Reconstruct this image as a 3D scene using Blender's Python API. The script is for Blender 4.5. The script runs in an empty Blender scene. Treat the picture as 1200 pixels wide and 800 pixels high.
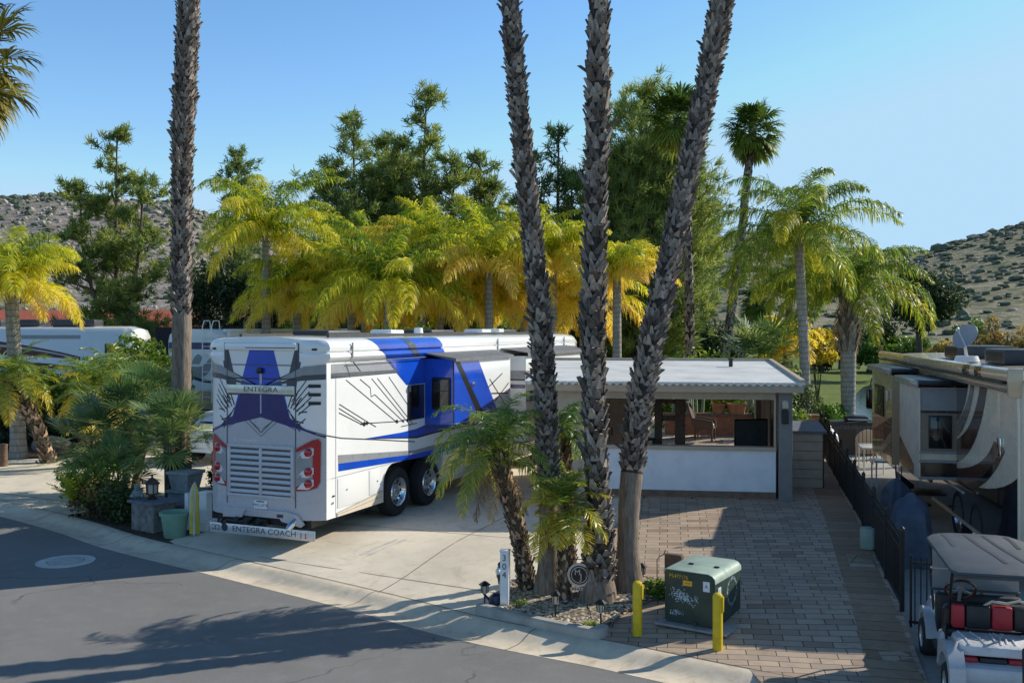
import bpy, bmesh, math, random
import numpy as np
from mathutils import Vector, Matrix
R = math.radians
PI = math.pi
sc = bpy.context.scene
col = sc.collection
FPX, CAMH, HORIZ = 1150.0, 4.0, 383.0

def sstep(t):
    t = max(0.0, min(1.0, t)); return t*t*(3-2*t)

def lot_z(x, y):
    """height of the lot: it rises about a quarter of a metre from the kerb to the parking pad"""
    d = (x+5)*.582+(y-16.9)*.813
    if (x+6.4)*.92-(y-18.2)*.39 < 0 or d <= 0: return 0.0          # planting strip and neighbour on the left stay low
    if (x-5.35)*.97-(y-13.5)*.2438 > .12: return 0.0                # beyond the iron fence
    e = (x+3.2)*.92-(y-17)*.39
    z = .24*sstep(d/3.0)+.26*sstep((d-2.6)/5.0)*sstep((e-.4)/3.4)
    if x > 3.0: z *= sstep((y-10.8)/2.4)
    return z

def G(px, py, z=None):
    """ground point seen at a photo pixel (used while measuring the place)"""
    zz = 0.0 if z is None else z
    for _ in range(12):
        Y = FPX*(CAMH-zz)/(py-HORIZ); X = (px-600)/FPX*Y
        if z is not None: break
        zz = zz*.5+.5*lot_z(X, Y)
    return (X, Y)

def GL(px, py, dz=0.0):
    x, y = G(px, py); return (x, y, lot_z(x, y)+dz)

def P(px, py, Y):
    return ((px-600)/FPX*Y, Y, CAMH-(py-HORIZ)/FPX*Y)

# ------------------------------------------------------------------ objects
def tag(o, label=None, cat=None, group=None, kind=None):
    if label: o['label'] = label
    if cat: o['category'] = cat
    if group: o['group'] = group
    if kind: o['kind'] = kind
    return o

def thing(name, label, cat, loc=(0, 0, 0), rz=0.0, group=None):
    o = bpy.data.objects.new(name, None)
    o.empty_display_size = .2
    col.objects.link(o)
    o.location = loc
    o.rotation_euler = (0, 0, rz)
    return tag(o, label, cat, group)

def link(name, me, parent=None):
    o = bpy.data.objects.new(name, me)
    col.objects.link(o)
    if parent is not None: o.parent = parent
    return o

def dup(root, loc, rz=0.0, label=None, group=None, scale=None):
    r = root.copy(); col.objects.link(r)
    r.location = loc; r.rotation_euler = (0, 0, rz)
    if scale: r.scale = (scale, scale, scale)
    if label: r['label'] = label
    if group: r['group'] = group
    for ch in list(root.children):
        c = ch.copy(); col.objects.link(c); c.parent = r
        for g in list(ch.children):
            d = g.copy(); col.objects.link(d); d.parent = c
    return r

# ------------------------------------------------------------------ text
_tc = {}
def text_geo(s, size):
    k = (s, size)
    if k in _tc: return _tc[k]
    cu = bpy.data.curves.new('lettering', 'FONT')
    cu.body = s; cu.size = size; cu.align_x = 'CENTER'; cu.align_y = 'CENTER'
    cu.resolution_u = 3
    ob = bpy.data.objects.new('lettering', cu)
    col.objects.link(ob)
    bpy.context.view_layer.update()
    dg = bpy.context.evaluated_depsgraph_get()
    me = bpy.data.meshes.new_from_object(ob.evaluated_get(dg))
    v = [tuple(x.co) for x in me.vertices]; f = [tuple(p.vertices) for p in me.polygons]
    bpy.data.objects.remove(ob); bpy.data.curves.remove(cu); bpy.data.meshes.remove(me)
    _tc[k] = (v, f)
    return v, f

# ------------------------------------------------------------------ mesh collector
class MB:
    def __init__(s):
        s.v = []; s.f = []; s.m = []
    def add(s, vs, fs, mi=0, M=None):
        n = len(s.v)
        if M is not None: vs = [tuple(M @ Vector(p)) for p in vs]
        s.v.extend([tuple(p) for p in vs])
        for f in fs:
            s.f.append(tuple(i+n for i in f)); s.m.append(mi)
        return s
    def box(s, x0, x1, y0, y1, z0, z1, mi=0, M=None):
        v = [(x0,y0,z0),(x1,y0,z0),(x1,y1,z0),(x0,y1,z0),(x0,y0,z1),(x1,y0,z1),(x1,y1,z1),(x0,y1,z1)]
        return s.add(v, [(3,2,1,0),(4,5,6,7),(0,1,5,4),(1,2,6,5),(2,3,7,6),(3,0,4,7)], mi, M)
    def bbox(s, x0, x1, y0, y1, z0, z1, b=.02, mi=0, M=None, seg=2):
        bm = bmesh.new()
        bmesh.ops.create_cube(bm, size=1)
        for v in bm.verts:
            v.co = ((x0+x1)/2+v.co.x*(x1-x0), (y0+y1)/2+v.co.y*(y1-y0), (z0+z1)/2+v.co.z*(z1-z0))
        b = min(b, .45*min(abs(x1-x0), abs(y1-y0), abs(z1-z0)))
        bmesh.ops.bevel(bm, geom=bm.edges[:], offset=b, segments=seg, affect='EDGES', profile=.5)
        return s.bm(bm, mi, M)
    def bm(s, bm, mi=0, M=None):
        bm.verts.index_update()
        s.add([tuple(v.co) for v in bm.verts], [tuple(v.index for v in f.verts) for f in bm.faces], mi, M)
        bm.free()
        return s
    def tube(s, pts, rad, n=8, mi=0, caps=True, M=None):
        pts = [Vector(p) for p in pts]
        if not hasattr(rad, '__len__'): rad = [rad]*len(pts)
        vs = []; fs = []
        up = None
        for i, p in enumerate(pts):
            d = (pts[min(i+1, len(pts)-1)]-pts[max(i-1, 0)])
            if d.length < 1e-9: d = Vector((0,0,1))
            d.normalize()
            if up is None:
                a = Vector((0,0,1)) if abs(d.z) < .9 else Vector((1,0,0))
                up = d.cross(a).normalized()
            else:
                up = (up-d*up.dot(d))
                up = up.normalized() if up.length > 1e-6 else d.orthogonal().normalized()
            w = d.cross(up)
            for k in range(n):
                t = 2*PI*k/n
                vs.append(tuple(p+(up*math.cos(t)+w*math.sin(t))*rad[i]))
        for i in range(len(pts)-1):
            for k in range(n):
                fs.append((i*n+k, i*n+(k+1) % n, (i+1)*n+(k+1) % n, (i+1)*n+k))
        if caps:
            fs.append(tuple(range(n-1, -1, -1)))
            fs.append(tuple((len(pts)-1)*n+k for k in range(n)))
        return s.add(vs, fs, mi, M)
    def cyl(s, a, b, r, r2=None, n=16, mi=0, caps=True, M=None):
        return s.tube([a, b], [r, r if r2 is None else r2], n, mi, caps, M)
    def lathe(s, prof, n=20, mi=0, at=(0,0,0), M=None, axis='z'):
        vs = []; fs = []
        for r, z in prof:
            for k in range(n):
                t = 2*PI*k/n
                c, q = r*math.cos(t), r*math.sin(t)
                if axis == 'z': p = (c, q, z)
                elif axis == 'x': p = (z, c, q)
                else: p = (c, z, q)
                vs.append((p[0]+at[0], p[1]+at[1], p[2]+at[2]))
        for i in range(len(prof)-1):
            for k in range(n):
                fs.append((i*n+k, i*n+(k+1) % n, (i+1)*n+(k+1) % n, (i+1)*n+k))
        return s.add(vs, fs, mi, M)
    def poly(s, pts, mi=0, M=None):
        return s.add(pts, [tuple(range(len(pts)))], mi, M)
    def prism(s, pts, a, b, axis='z', mi=0, M=None):
        def q(p, h):
            return {'z': (p[0],p[1],h), 'y': (p[0],h,p[1]), 'x': (h,p[0],p[1])}[axis]
        n = len(pts)
        vs = [q(p, a) for p in pts]+[q(p, b) for p in pts]
        fs = [tuple(range(n-1,-1,-1)), tuple(range(n, 2*n))]+[(i,(i+1) % n,n+(i+1) % n,n+i) for i in range(n)]
        return s.add(vs, fs, mi, M)
    def text(s, t, size, M, mi=0, sx=1.0):
        v, f = text_geo(t, size)
        return s.add([(p[0]*sx, p[1], p[2]) for p in v], f, mi, M)
    def blob(s, c, r, mi=0, sub=2, jit=.12, seed=0, M=None):
        rn = random.Random(seed)
        bm = bmesh.new(); bmesh.ops.create_icosphere(bm, subdivisions=sub, radius=1)
        ph = [rn.uniform(0,6) for _ in range(6)]
        for v in bm.verts:
            k = 1+jit*(math.sin(v.co.x*3+ph[0])+math.sin(v.co.y*4+ph[1])+math.sin(v.co.z*3.3+ph[2]))*.6+rn.uniform(-.25,.25)*jit
            v.co = Vector((c[0]+v.co.x*r[0]*k, c[1]+v.co.y*r[1]*k, c[2]+v.co.z*r[2]*k))
        return s.bm(bm, mi, M)
    def decal(s, pts, breaks, axis, fn, mi=0):
        """flat (u,v) outline cut at the given breaks and laid on a curved face by fn"""
        bm = bmesh.new()
        bm.faces.new([bm.verts.new((p[0], p[1], 0)) for p in pts])
        no = (1,0,0) if axis == 'u' else (0,1,0)
        for b in breaks:
            bmesh.ops.bisect_plane(bm, geom=bm.verts[:]+bm.edges[:]+bm.faces[:], plane_co=(b,0,0) if axis == 'u' else (0,b,0), plane_no=no, dist=1e-5)
        bmesh.ops.triangulate(bm, faces=[f for f in bm.faces if len(f.verts) > 4])
        for v in bm.verts: v.co = fn(v.co.x, v.co.y)
        return s.bm(bm, mi)
    def build(s, name, mats, parent=None, smooth=None, recalc=True):
        me = bpy.data.meshes.new(name)
        me.from_pydata(s.v, [], s.f)
        if not isinstance(mats, (list, tuple)): mats = [mats]
        for m in mats: me.materials.append(m)
        me.polygons.foreach_set('material_index', s.m)
        if recalc and len(s.f) < 40000:
            bm = bmesh.new(); bm.from_mesh(me)
            bmesh.ops.recalc_face_normals(bm, faces=bm.faces[:])
            bm.to_mesh(me); bm.free()
        if smooth is not None:
            me.polygons.foreach_set('use_smooth', [True]*len(me.polygons))
            me.set_sharp_from_angle(angle=R(smooth))
        me.update()
        return link(name, me, parent)

class NP:
    """numpy collector of leaf quads with a per-leaf tint"""
    def __init__(s):
        s.v = []; s.q = []; s.t = []; s.n = 0
    def add(s, V, Q, T):
        s.v.append(np.asarray(V, dtype=np.float32)); s.q.append(np.asarray(Q, dtype=np.int32)+s.n)
        s.t.append(np.asarray(T, dtype=np.float32)); s.n += len(V)
    def mesh(s, name, mats):
        V = np.concatenate(s.v); Q = np.concatenate(s.q); T = np.concatenate(s.t)
        me = bpy.data.meshes.new(name)
        me.vertices.add(len(V)); me.vertices.foreach_set('co', V.ravel())
        me.loops.add(Q.size); me.loops.foreach_set('vertex_index', Q.ravel())
        me.polygons.add(len(Q)); me.polygons.foreach_set('loop_start', np.arange(0, Q.size, 4, dtype=np.int32))
        me.update(calc_edges=True)
        a = me.attributes.new('tint', 'FLOAT', 'POINT'); a.data.foreach_set('value', T)
        if not isinstance(mats, (list, tuple)): mats = [mats]
        for m in mats: me.materials.append(m)
        return me
    def build(s, name, mats, parent=None):
        return link(name, s.mesh(name, mats), parent)

# ------------------------------------------------------------------ materials
class NT:
    def __init__(s, m):
        s.t = m.node_tree; s.t.nodes.clear()
        s.out = s.n('ShaderNodeOutputMaterial')
    def n(s, typ, **kw):
        nd = s.t.nodes.new(typ)
        for k, v in kw.items():
            if k.startswith('i_'):
                key = k[2:]; key = int(key) if key.isdigit() else key.replace('_', ' ')
                nd.inputs[key].default_value = v
            else: setattr(nd, k, v)
        return nd
    def l(s, a, b): s.t.links.new(a, b)
    def mix(s, fac, a, b, blend='MIX'):
        nd = s.n('ShaderNodeMix', data_type='RGBA', blend_type=blend)
        for i, x in ((0, fac), (6, a), (7, b)):
            if hasattr(x, 'is_output'): s.l(x, nd.inputs[i])
            else: nd.inputs[i].default_value = x if i == 0 else (tuple(x)+(1,))[:4]
        return nd.outputs[2]
    def ramp(s, fac, stops, interp='LINEAR'):
        nd = s.n('ShaderNodeValToRGB'); cr = nd.color_ramp; cr.interpolation = interp
        while len(cr.elements) > 1: cr.elements.remove(cr.elements[-1])
        for i, (p, c) in enumerate(stops):
            e = cr.elements[0] if i == 0 else cr.elements.new(p)
            e.position = p; e.color = (tuple(c)+(1,))[:4] if hasattr(c, '__len__') else (c, c, c, 1)
        s.l(fac, nd.inputs[0])
        return nd.outputs[0]
    def noise(s, scale, detail=4, rough=.55, vec=None, dist=0):
        nd = s.n('ShaderNodeTexNoise', i_Scale=scale, i_Detail=detail, i_Roughness=rough, i_Distortion=dist)
        if vec is not None: s.l(vec, nd.inputs['Vector'])
        return nd.outputs['Fac']
    def coord(s, which='Object'):
        return s.n('ShaderNodeTexCoord').outputs[which]
    def mapping(s, vec, scale=(1,1,1), rot=(0,0,0), loc=(0,0,0)):
        nd = s.n('ShaderNodeMapping'); s.l(vec, nd.inputs[0])
        nd.inputs['Scale'].default_value = scale; nd.inputs['Rotation'].default_value = rot; nd.inputs['Location'].default_value = loc
        return nd.outputs[0]
    def math(s, op, a, b=0.0):
        nd = s.n('ShaderNodeMath', operation=op)
        for i, x in enumerate((a, b)):
            if hasattr(x, 'is_output'): s.l(x, nd.inputs[i])
            else: nd.inputs[i].default_value = x
        return nd.outputs[0]
    def bsdf(s, color=None, rough=.6, metal=0, spec=.5, coat=0, bump=None, bs=.3, bd=.02):
        b = s.n('ShaderNodeBsdfPrincipled')
        b.inputs['Metallic'].default_value = metal
        b.inputs['Specular IOR Level'].default_value = spec
        b.inputs['Coat Weight'].default_value = coat
        b.inputs['Coat Roughness'].default_value = .03
        if hasattr(color, 'is_output'): s.l(color, b.inputs['Base Color'])
        else: b.inputs['Base Color'].default_value = tuple(color)+(1,)
        if hasattr(rough, 'is_output'): s.l(rough, b.inputs['Roughness'])
        else: b.inputs['Roughness'].default_value = rough
        if bump is not None:
            bn = s.n('ShaderNodeBump', i_Strength=bs, i_Distance=bd); s.l(bump, bn.inputs['Height']); s.l(bn.outputs[0], b.inputs['Normal'])
        return b.outputs[0]
    def done(s, sh): s.l(sh, s.out.inputs[0])

def newmat(name):
    m = bpy.data.materials.new(name); m.use_nodes = True
    return m, NT(m)

def mat(name, c, rough=.6, metal=0, var=.18, scale=4.0, bump=0, bscale=60, spec=.5, coat=0, c2=None, bd=.01):
    """painted / plain surface with soft dirt and tone variation"""
    m, t = newmat(name)
    co = t.coord()
    n = t.noise(scale, 5, .6, co)
    dark = c2 or tuple(x*(1-var*1.6) for x in c); lite = tuple(min(1, x*(1+var)) for x in c)
    colr = t.ramp(n, [(.28, dark), (.5, c), (.75, lite)])
    rg = t.ramp(t.noise(scale*3, 3, .6, co), [(.3, max(.02, rough*.8)), (.7, min(1, rough*1.2))])
    bp = t.noise(bscale, 4, .6, co) if bump else None
    t.done(t.bsdf(colr, rg, metal, spec, coat, bp, bump, bd))
    return m

def leafmat(name, stops, trans=.35, rough=.5, tcol=None, spec=.35):
    m, t = newmat(name)
    a = t.n('ShaderNodeAttribute', attribute_name='tint')
    c = t.ramp(a.outputs['Fac'], stops)
    b = t.bsdf(c, rough, 0, spec)
    tr = t.n('ShaderNodeBsdfTranslucent')
    hs = t.n('ShaderNodeHueSaturation', i_Value=1.5, i_Saturation=1.05); t.l(c, hs.inputs['Color'])
    if tcol: t.l(t.mix(.5, hs.outputs[0], tcol), tr.inputs[0])
    else: t.l(hs.outputs[0], tr.inputs[0])
    mx = t.n('ShaderNodeMixShader', i_0=trans); t.l(b, mx.inputs[1]); t.l(tr.outputs[0], mx.inputs[2])
    t.done(mx.outputs[0])
    return m

M = {}
M['white'] = mat('white_gelcoat', (.88,.88,.87), .22, var=.03, coat=.5, scale=1.2)
M['silver'] = mat('silver_paint', (.50,.50,.53), .28, var=.03, coat=.5, scale=2)
M['silver2'] = mat('grey_paint', (.30,.31,.33), .3, var=.08, coat=.5)
M['slate'] = mat('slate_paint', (.055,.068,.09), .25, var=.1, coat=.5)
M['blue'] = mat('blue_paint', (.006,.075,.56), .2, var=.12, coat=.7, scale=1.5)
M['navy'] = mat('navy_paint', (.008,.018,.15), .2, var=.12, coat=.7)
M['black'] = mat('black_paint', (.012,.012,.014), .35, var=.2)
M['blackmetal'] = mat('black_iron', (.012,.012,.013), .45, var=.25, scale=10)
M['rubber'] = mat('tyre_rubber', (.02,.02,.021), .8, var=.25, scale=12, bump=.3, bscale=40)
M['chrome'] = mat('chrome', (.75,.76,.78), .12, 1.0, var=.06)
M['alu'] = mat('aluminium', (.62,.63,.65), .35, .6, var=.1)
M['red'] = mat('red_lens', (.42,.010,.014), .15, var=.15, coat=.6, scale=10)
M['redcloth'] = mat('red_vinyl', (.42,.02,.03), .45, var=.15)
M['glass'] = mat('dark_glass', (.006,.007,.009), .06, var=.1, spec=.8)
M['vinylgrey'] = mat('grey_topper_fabric', (.16,.16,.17), .7, var=.15)
M['dkgrey'] = mat('dark_grey_plastic', (.05,.052,.056), .5, var=.2)
M['gold'] = mat('champagne_board', (.74,.72,.62), .2, .25, var=.25, scale=2.5)
M['letter'] = mat('dark_lettering', (.03,.035,.06), .5, var=.05)
M['whiteletter'] = mat('white_lettering', (.8,.8,.8), .5, var=.05)
M['plate'] = mat('plate_face', (.75,.77,.8), .4, var=.05)
M['tan'] = mat('taupe_paint', (.52,.42,.30), .55, var=.08, scale=3)
M['beige'] = mat('beige_siding', (.52,.42,.31), .6, var=.1, scale=5)
M['postgrey'] = mat('grey_post_paint', (.25,.24,.22), .55, var=.1)
M['stucco'] = mat('white_stucco', (.88,.88,.89), .85, var=.06, scale=3, bump=.35, bscale=120)
M['roofwhite'] = mat('white_roof_coating', (.74,.73,.70), .5, var=.14, scale=1.1)
M['darkbrown'] = mat('dark_brown_wood', (.065,.038,.024), .55, var=.35, scale=9)
M['wood'] = mat('brown_wood', (.17,.095,.055), .6, var=.35, scale=10, bump=.2)
M['wicker'] = mat('wicker_weave', (.11,.07,.045), .75, var=.5, scale=40, bump=.6, bscale=90)
M['cream'] = mat('cream_cushion', (.58,.54,.46), .85, var=.1)
M['terracotta'] = mat('terracotta', (.34,.13,.065), .8, var=.25, scale=8)
M['yellow'] = mat('yellow_bollard_paint', (.72,.50,.008), .42, var=.14, scale=9)
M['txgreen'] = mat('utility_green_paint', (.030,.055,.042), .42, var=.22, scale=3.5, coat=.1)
M['txtop'] = mat('utility_green_pale', (.34,.43,.355), .55, var=.14, scale=3)  # lid colour, much paler than the cabinet
M['padcon'] = mat('pad_concrete', (.33,.33,.32), .85, var=.2, scale=6, bump=.3)
M['kerb'] = mat('kerb_concrete', (.40,.375,.33), .85, var=.25, scale=2.5, bump=.3, bscale=80)
M['stone'] = mat('grey_stone', (.20,.19,.18), .85, var=.4, scale=7, bump=.6, bscale=25, bd=.03)
M['capstone'] = mat('slate_cap', (.16,.17,.20), .6, var=.2, scale=8)
M['pot'] = mat('sage_plastic', (.20,.36,.26), .5, var=.1)
M['urn'] = mat('cast_stone', (.27,.30,.30), .8, var=.25, scale=6, bump=.3)
M['tarp'] = mat('blue_grey_cover', (.085,.11,.16), .7, var=.22, scale=4, bump=.3, bscale=14, bd=.03)
M['cartwhite'] = mat('cart_body_white', (.50,.51,.53), .3, var=.08, coat=.4)
M['cartroof'] = mat('cart_roof_grey', (.075,.08,.09), .55, var=.1, scale=3)
M['seatwhite'] = mat('white_seat_cover', (.62,.62,.63), .8, var=.12, scale=6, bump=.4, bscale=12, bd=.03)
M['seatblack'] = mat('black_vinyl', (.018,.018,.02), .45, var=.2)
M['woodring'] = mat('burl_wheel_rim', (.09,.03,.018), .25, var=.3, coat=.6, scale=20)
M['rvtan'] = mat('champagne_metallic', (.60,.45,.28), .25, .05, var=.03, coat=.6)
M['rvtaupe'] = mat('taupe_metallic', (.25,.205,.165), .25, .05, var=.03, coat=.6)
M['rvbrown'] = mat('maroon_brown_paint', (.10,.045,.03), .2, .05, var=.03, coat=.7)
M['rvblack'] = mat('black_brown_paint', (.012,.010,.010), .12, .1, var=.12, coat=.8)
M['rvpale'] = mat('pale_gold_paint', (.76,.66,.51), .25, .0, var=.03, coat=.6)
M['maroon'] = mat('maroon_stripe', (.09,.012,.016), .25, var=.1, coat=.5)
M['redroof'] = mat('red_clay_roof', (.42,.10,.05), .8, var=.2, scale=3)
M['manhole'] = mat('manhole_concrete', (.62,.60,.56), .8, var=.15, scale=6)
M['boulder'] = mat('boulder_rock', (.22,.19,.165), .9, var=.35, scale=5, bump=.7, bscale=18, bd=.04)
M['satgrey'] = mat('dish_grey', (.36,.37,.39), .5, var=.06)
M['umby'] = mat('yellow_canvas', (.62,.50,.04), .8, var=.1)
M['blueplastic'] = mat('dark_blue_plastic', (.01,.02,.07), .35, var=.2)
M['lampglass'] = mat('frosted_lamp_glass', (.55,.5,.4), .3, var=.1)
M['signsilver'] = mat('sign_silver', (.50,.50,.50), .35, .7, var=.12)
M['orange'] = mat('orange_label', (.85,.45,.03), .5, var=.1)
M['graff'] = mat('paint_smear', (.66,.80,.92), .6, var=.3, scale=30)
M['fabricdark'] = mat('shade_cloth', (.016,.017,.024), .8, var=.3)
M['polecanvas'] = mat('clay_pot', (.40,.17,.07), .8, var=.2)
M['shrubwood'] = mat('twig_bark', (.07,.05,.035), .9, var=.3)
# ------------------------------------------------------------------ camera, light, sky
cam = bpy.data.cameras.new('camera'); co_ = bpy.data.objects.new('camera', cam); col.objects.link(co_)
co_.location = (0, 0, CAMH); co_.rotation_euler = (R(90), 0, 0)
cam.lens = FPX/1200*36; cam.sensor_width = 36; cam.shift_y = -17/1200; cam.clip_end = 5000; cam.clip_start = .1
sc.camera = co_
SUN_AZ, SUN_EL = R(23), R(30)       # azimuth measured from +X towards +Y
sd = Vector((math.cos(SUN_AZ)*math.cos(SUN_EL), math.sin(SUN_AZ)*math.cos(SUN_EL), math.sin(SUN_EL)))
sl = bpy.data.lights.new('sun', 'SUN'); sl.energy = 5.0; sl.angle = R(.5); sl.color = (1, .94, .82)
so = bpy.data.objects.new('sun', sl); col.objects.link(so); so.location = (30, 10, 40)
so.rotation_euler = (-sd).to_track_quat('-Z', 'Y').to_euler()
w = bpy.data.worlds.new('World'); sc.world = w; w.use_nodes = True
wt = w.node_tree; wt.nodes.clear()
wo = wt.nodes.new('ShaderNodeOutputWorld'); bg = wt.nodes.new('ShaderNodeBackground'); sk = wt.nodes.new('ShaderNodeTexSky')
sk.sky_type = 'NISHITA'; sk.sun_disc = False; sk.sun_elevation = SUN_EL; sk.sun_rotation = PI/2-SUN_AZ
sk.altitude = 300; sk.air_density = 1.0; sk.dust_density = .35; sk.ozone_density = 2.2
bg.inputs['Strength'].default_value = .15
hs_ = wt.nodes.new('ShaderNodeHueSaturation'); hs_.inputs['Saturation'].default_value = 1.2; hs_.inputs['Value'].default_value = 1.32; wt.links.new(sk.outputs[0], hs_.inputs['Color']); cl_ = wt.nodes.new('ShaderNodeMix'); cl_.data_type = 'RGBA'; cl_.blend_type = 'DARKEN'; cl_.inputs[0].default_value = 1.0; cl_.inputs[7].default_value = (3.15, 4.85, 6.35, 1)      # evens out the bright haze near the sun
wt.links.new(hs_.outputs[0], cl_.inputs[6]); tc_ = wt.nodes.new('ShaderNodeTexCoord'); sx_ = wt.nodes.new('ShaderNodeSeparateXYZ'); mr_ = wt.nodes.new('ShaderNodeMapRange'); mr_.interpolation_type = 'SMOOTHSTEP'
for i_, v_ in ((1,.30),(2,.85),(3,1.0),(4,.50)): mr_.inputs[i_].default_value = v_
mu_ = wt.nodes.new('ShaderNodeVectorMath'); mu_.operation = 'SCALE'      # deeper blue towards the zenith
wt.links.new(tc_.outputs['Generated'], sx_.inputs[0]); wt.links.new(sx_.outputs[2], mr_.inputs[0]); wt.links.new(cl_.outputs[2], mu_.inputs[0]); wt.links.new(mr_.outputs[0], mu_.inputs['Scale']); wt.links.new(mu_.outputs[0], bg.inputs[0]); wt.links.new(bg.outputs[0], wo.inputs[0])
sc.view_settings.view_transform = 'Standard'; sc.view_settings.look = 'None'; sc.view_settings.exposure = 0
sc.cycles.max_bounces = 8; sc.cycles.transparent_max_bounces = 12; sc.cycles.use_denoising = True
sc.cycles.sample_clamp_indirect = 6

# ------------------------------------------------------------------ ground materials
def m_asphalt():
    m, t = newmat('asphalt'); c = t.coord()
    big = t.noise(.35, 5, .6, c); fine = t.noise(160, 3, .7, c); mid = t.noise(3.5, 6, .65, c)
    a = t.ramp(big, [(.3, (.158,.149,.140)), (.7, (.225,.214,.202))])
    a = t.mix(t.ramp(fine, [(.4, 0), (.75, .6)]), a, (.36,.355,.35))
    a = t.mix(t.ramp(mid, [(.5, 0), (.75, .5)]), a, (.29,.28,.265))
    wv = t.n('ShaderNodeVectorMath', operation='ADD'); nz = t.n('ShaderNodeTexNoise', i_Scale=1.1, i_Detail=4); t.l(c, nz.inputs[0]); t.l(c, wv.inputs[0])
    sc_ = t.n('ShaderNodeVectorMath', operation='SCALE'); sc_.inputs['Scale'].default_value = 1.3; t.l(nz.outputs['Color'], sc_.inputs[0]); t.l(sc_.outputs[0], wv.inputs[1])
    vo = t.n('ShaderNodeTexVoronoi', feature='DISTANCE_TO_EDGE', i_Scale=.23); t.l(wv.outputs[0], vo.inputs[0])
    cr = t.ramp(vo.outputs['Distance'], [(0, 1), (.0016, 1), (.005, 0)])
    gate = t.ramp(t.noise(.5, 2, .5, t.mapping(c, loc=(3,7,0))), [(.47, 0), (.55, .75)])
    a = t.mix(t.math('MULTIPLY', cr, gate), a, (.05,.05,.052))
    t.done(t.bsdf(a, .82, 0, .35, 0, fine, .5, .012)); return m
def m_concrete(name, base, dirt, scale=.5):
    m, t = newmat(name); c = t.coord()
    big = t.noise(scale, 6, .62, c); mid = t.noise(4.5, 6, .65, c, .4); fine = t.noise(140, 3, .7, c)
    a = t.ramp(big, [(.3, tuple(x*.82 for x in base)), (.55, base), (.75, tuple(min(1, x*1.1) for x in base))])
    a = t.mix(t.ramp(mid, [(.48, 0), (.72, .55)]), a, dirt)
    a = t.mix(t.ramp(t.noise(1.3, 5, .7, t.mapping(c, (1,1,1), loc=(4,9,0)), 1.2), [(.56, 0), (.70, .5)]), a, tuple(x*.72 for x in dirt))
    a = t.mix(t.ramp(fine, [(.45, 0), (.8, .3)]), a, tuple(x*.6 for x in base))
    t.done(t.bsdf(a, .8, 0, .35, 0, fine, .25, .006)); return m
def m_pavers():
    m, t = newmat('pavers'); c = t.coord()
    mp = t.mapping(c, (1,1,1), (0, 0, R(9)))
    def br(wd, ht, off):
        b = t.n('ShaderNodeTexBrick', offset=off, i_Scale=1.0, i_Mortar_Size=.007, i_Mortar_Smooth=.25, i_Bias=0.0, i_Brick_Width=wd, i_Row_Height=ht)
        b.inputs['Color1'].default_value = (0,0,0,1); b.inputs['Color2'].default_value = (1,1,1,1); b.inputs['Mortar'].default_value = (.5,.5,.5,1)
        t.l(mp, b.inputs['Vector']); return b
    b = br(.36, .165, .37)
    c1 = t.ramp(b.outputs['Color'], [(0, (.30,.205,.14)), (.3, (.49,.365,.26)), (.55, (.55,.425,.315)), (.8, (.38,.30,.235)), (1, (.58,.44,.305))], 'LINEAR')
    c1 = t.mix(t.ramp(t.noise(.45, 4, .6, c), [(.35, 0), (.7, .55)]), c1, (.49,.375,.28))
    st = t.noise(5, 6, .65, c); c1 = t.mix(t.ramp(st, [(.48, 0), (.8, .5)]), c1, (.22,.165,.12))
    fine = t.noise(150, 3, .7, c); c1 = t.mix(t.ramp(fine, [(.5, 0), (.8, .35)]), c1, (.20,.15,.11))
    c1 = t.mix(b.outputs['Fac'], c1, (.085,.062,.047))
    h = t.math('SUBTRACT', t.math('MULTIPLY', fine, .15), t.math('MULTIPLY', b.outputs['Fac'], 1.0))
    t.done(t.bsdf(c1, .78, 0, .35, 0, h, .6, .012)); return m
def m_gravel(name, cols, sc_=38):
    m, t = newmat(name); c = t.coord()
    v = t.n('ShaderNodeTexVoronoi', i_Scale=sc_); t.l(c, v.inputs[0])
    rgb = t.n('ShaderNodeSeparateColor'); t.l(v.outputs['Color'], rgb.inputs[0])
    a = t.ramp(rgb.outputs[0], [(i/(len(cols)-1), k) for i, k in enumerate(cols)])
    a = t.mix(t.ramp(v.outputs['Distance'], [(.3, 0), (.75, .8)]), a, tuple(x*.25 for x in cols[0]))
    t.done(t.bsdf(a, .9, 0, .3, 0, v.outputs['Distance'], -.8, .03)); return m
def m_ground():
    m, t = newmat('ground'); c = t.coord()
    a = t.ramp(t.noise(.12, 6, .65, c), [(.3, (.10,.10,.055)), (.5, (.19,.165,.11)), (.7, (.26,.22,.16))])
    a = t.mix(t.ramp(t.noise(9, 5, .7, c), [(.4, 0), (.75, .6)]), a, (.07,.06,.04))
    t.done(t.bsdf(a, .95, 0, .2, 0, t.noise(30, 4, .7, c), .6, .04)); return m
def m_lawn():
    m, t = newmat('lawn'); c = t.coord()
    a = t.ramp(t.noise(.7, 6, .7, c), [(.3, (.10,.15,.03)), (.7, (.24,.27,.05))])
    a = t.mix(t.ramp(t.noise(25, 4, .7, c), [(.4, 0), (.8, .5)]), a, (.05,.08,.02))
    t.done(t.bsdf(a, .9, 0, .2, 0, t.noise(60, 3, .7, c), .7, .05)); return m
def m_water():
    m, t = newmat('lake_water'); c = t.coord()
    t.done(t.bsdf((.012,.05,.04), .08, 0, .6, 0, t.noise(2.2, 3, .6, t.mapping(c, (1,3,1))), .12, .05)); return m
M['asphalt'] = m_asphalt(); M['pavers'] = m_pavers(); M['ground'] = m_ground(); M['lawn'] = m_lawn(); M['water'] = m_water()
M['concrete'] = m_concrete('drive_concrete', (.80,.705,.56), (.58,.49,.37))
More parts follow.
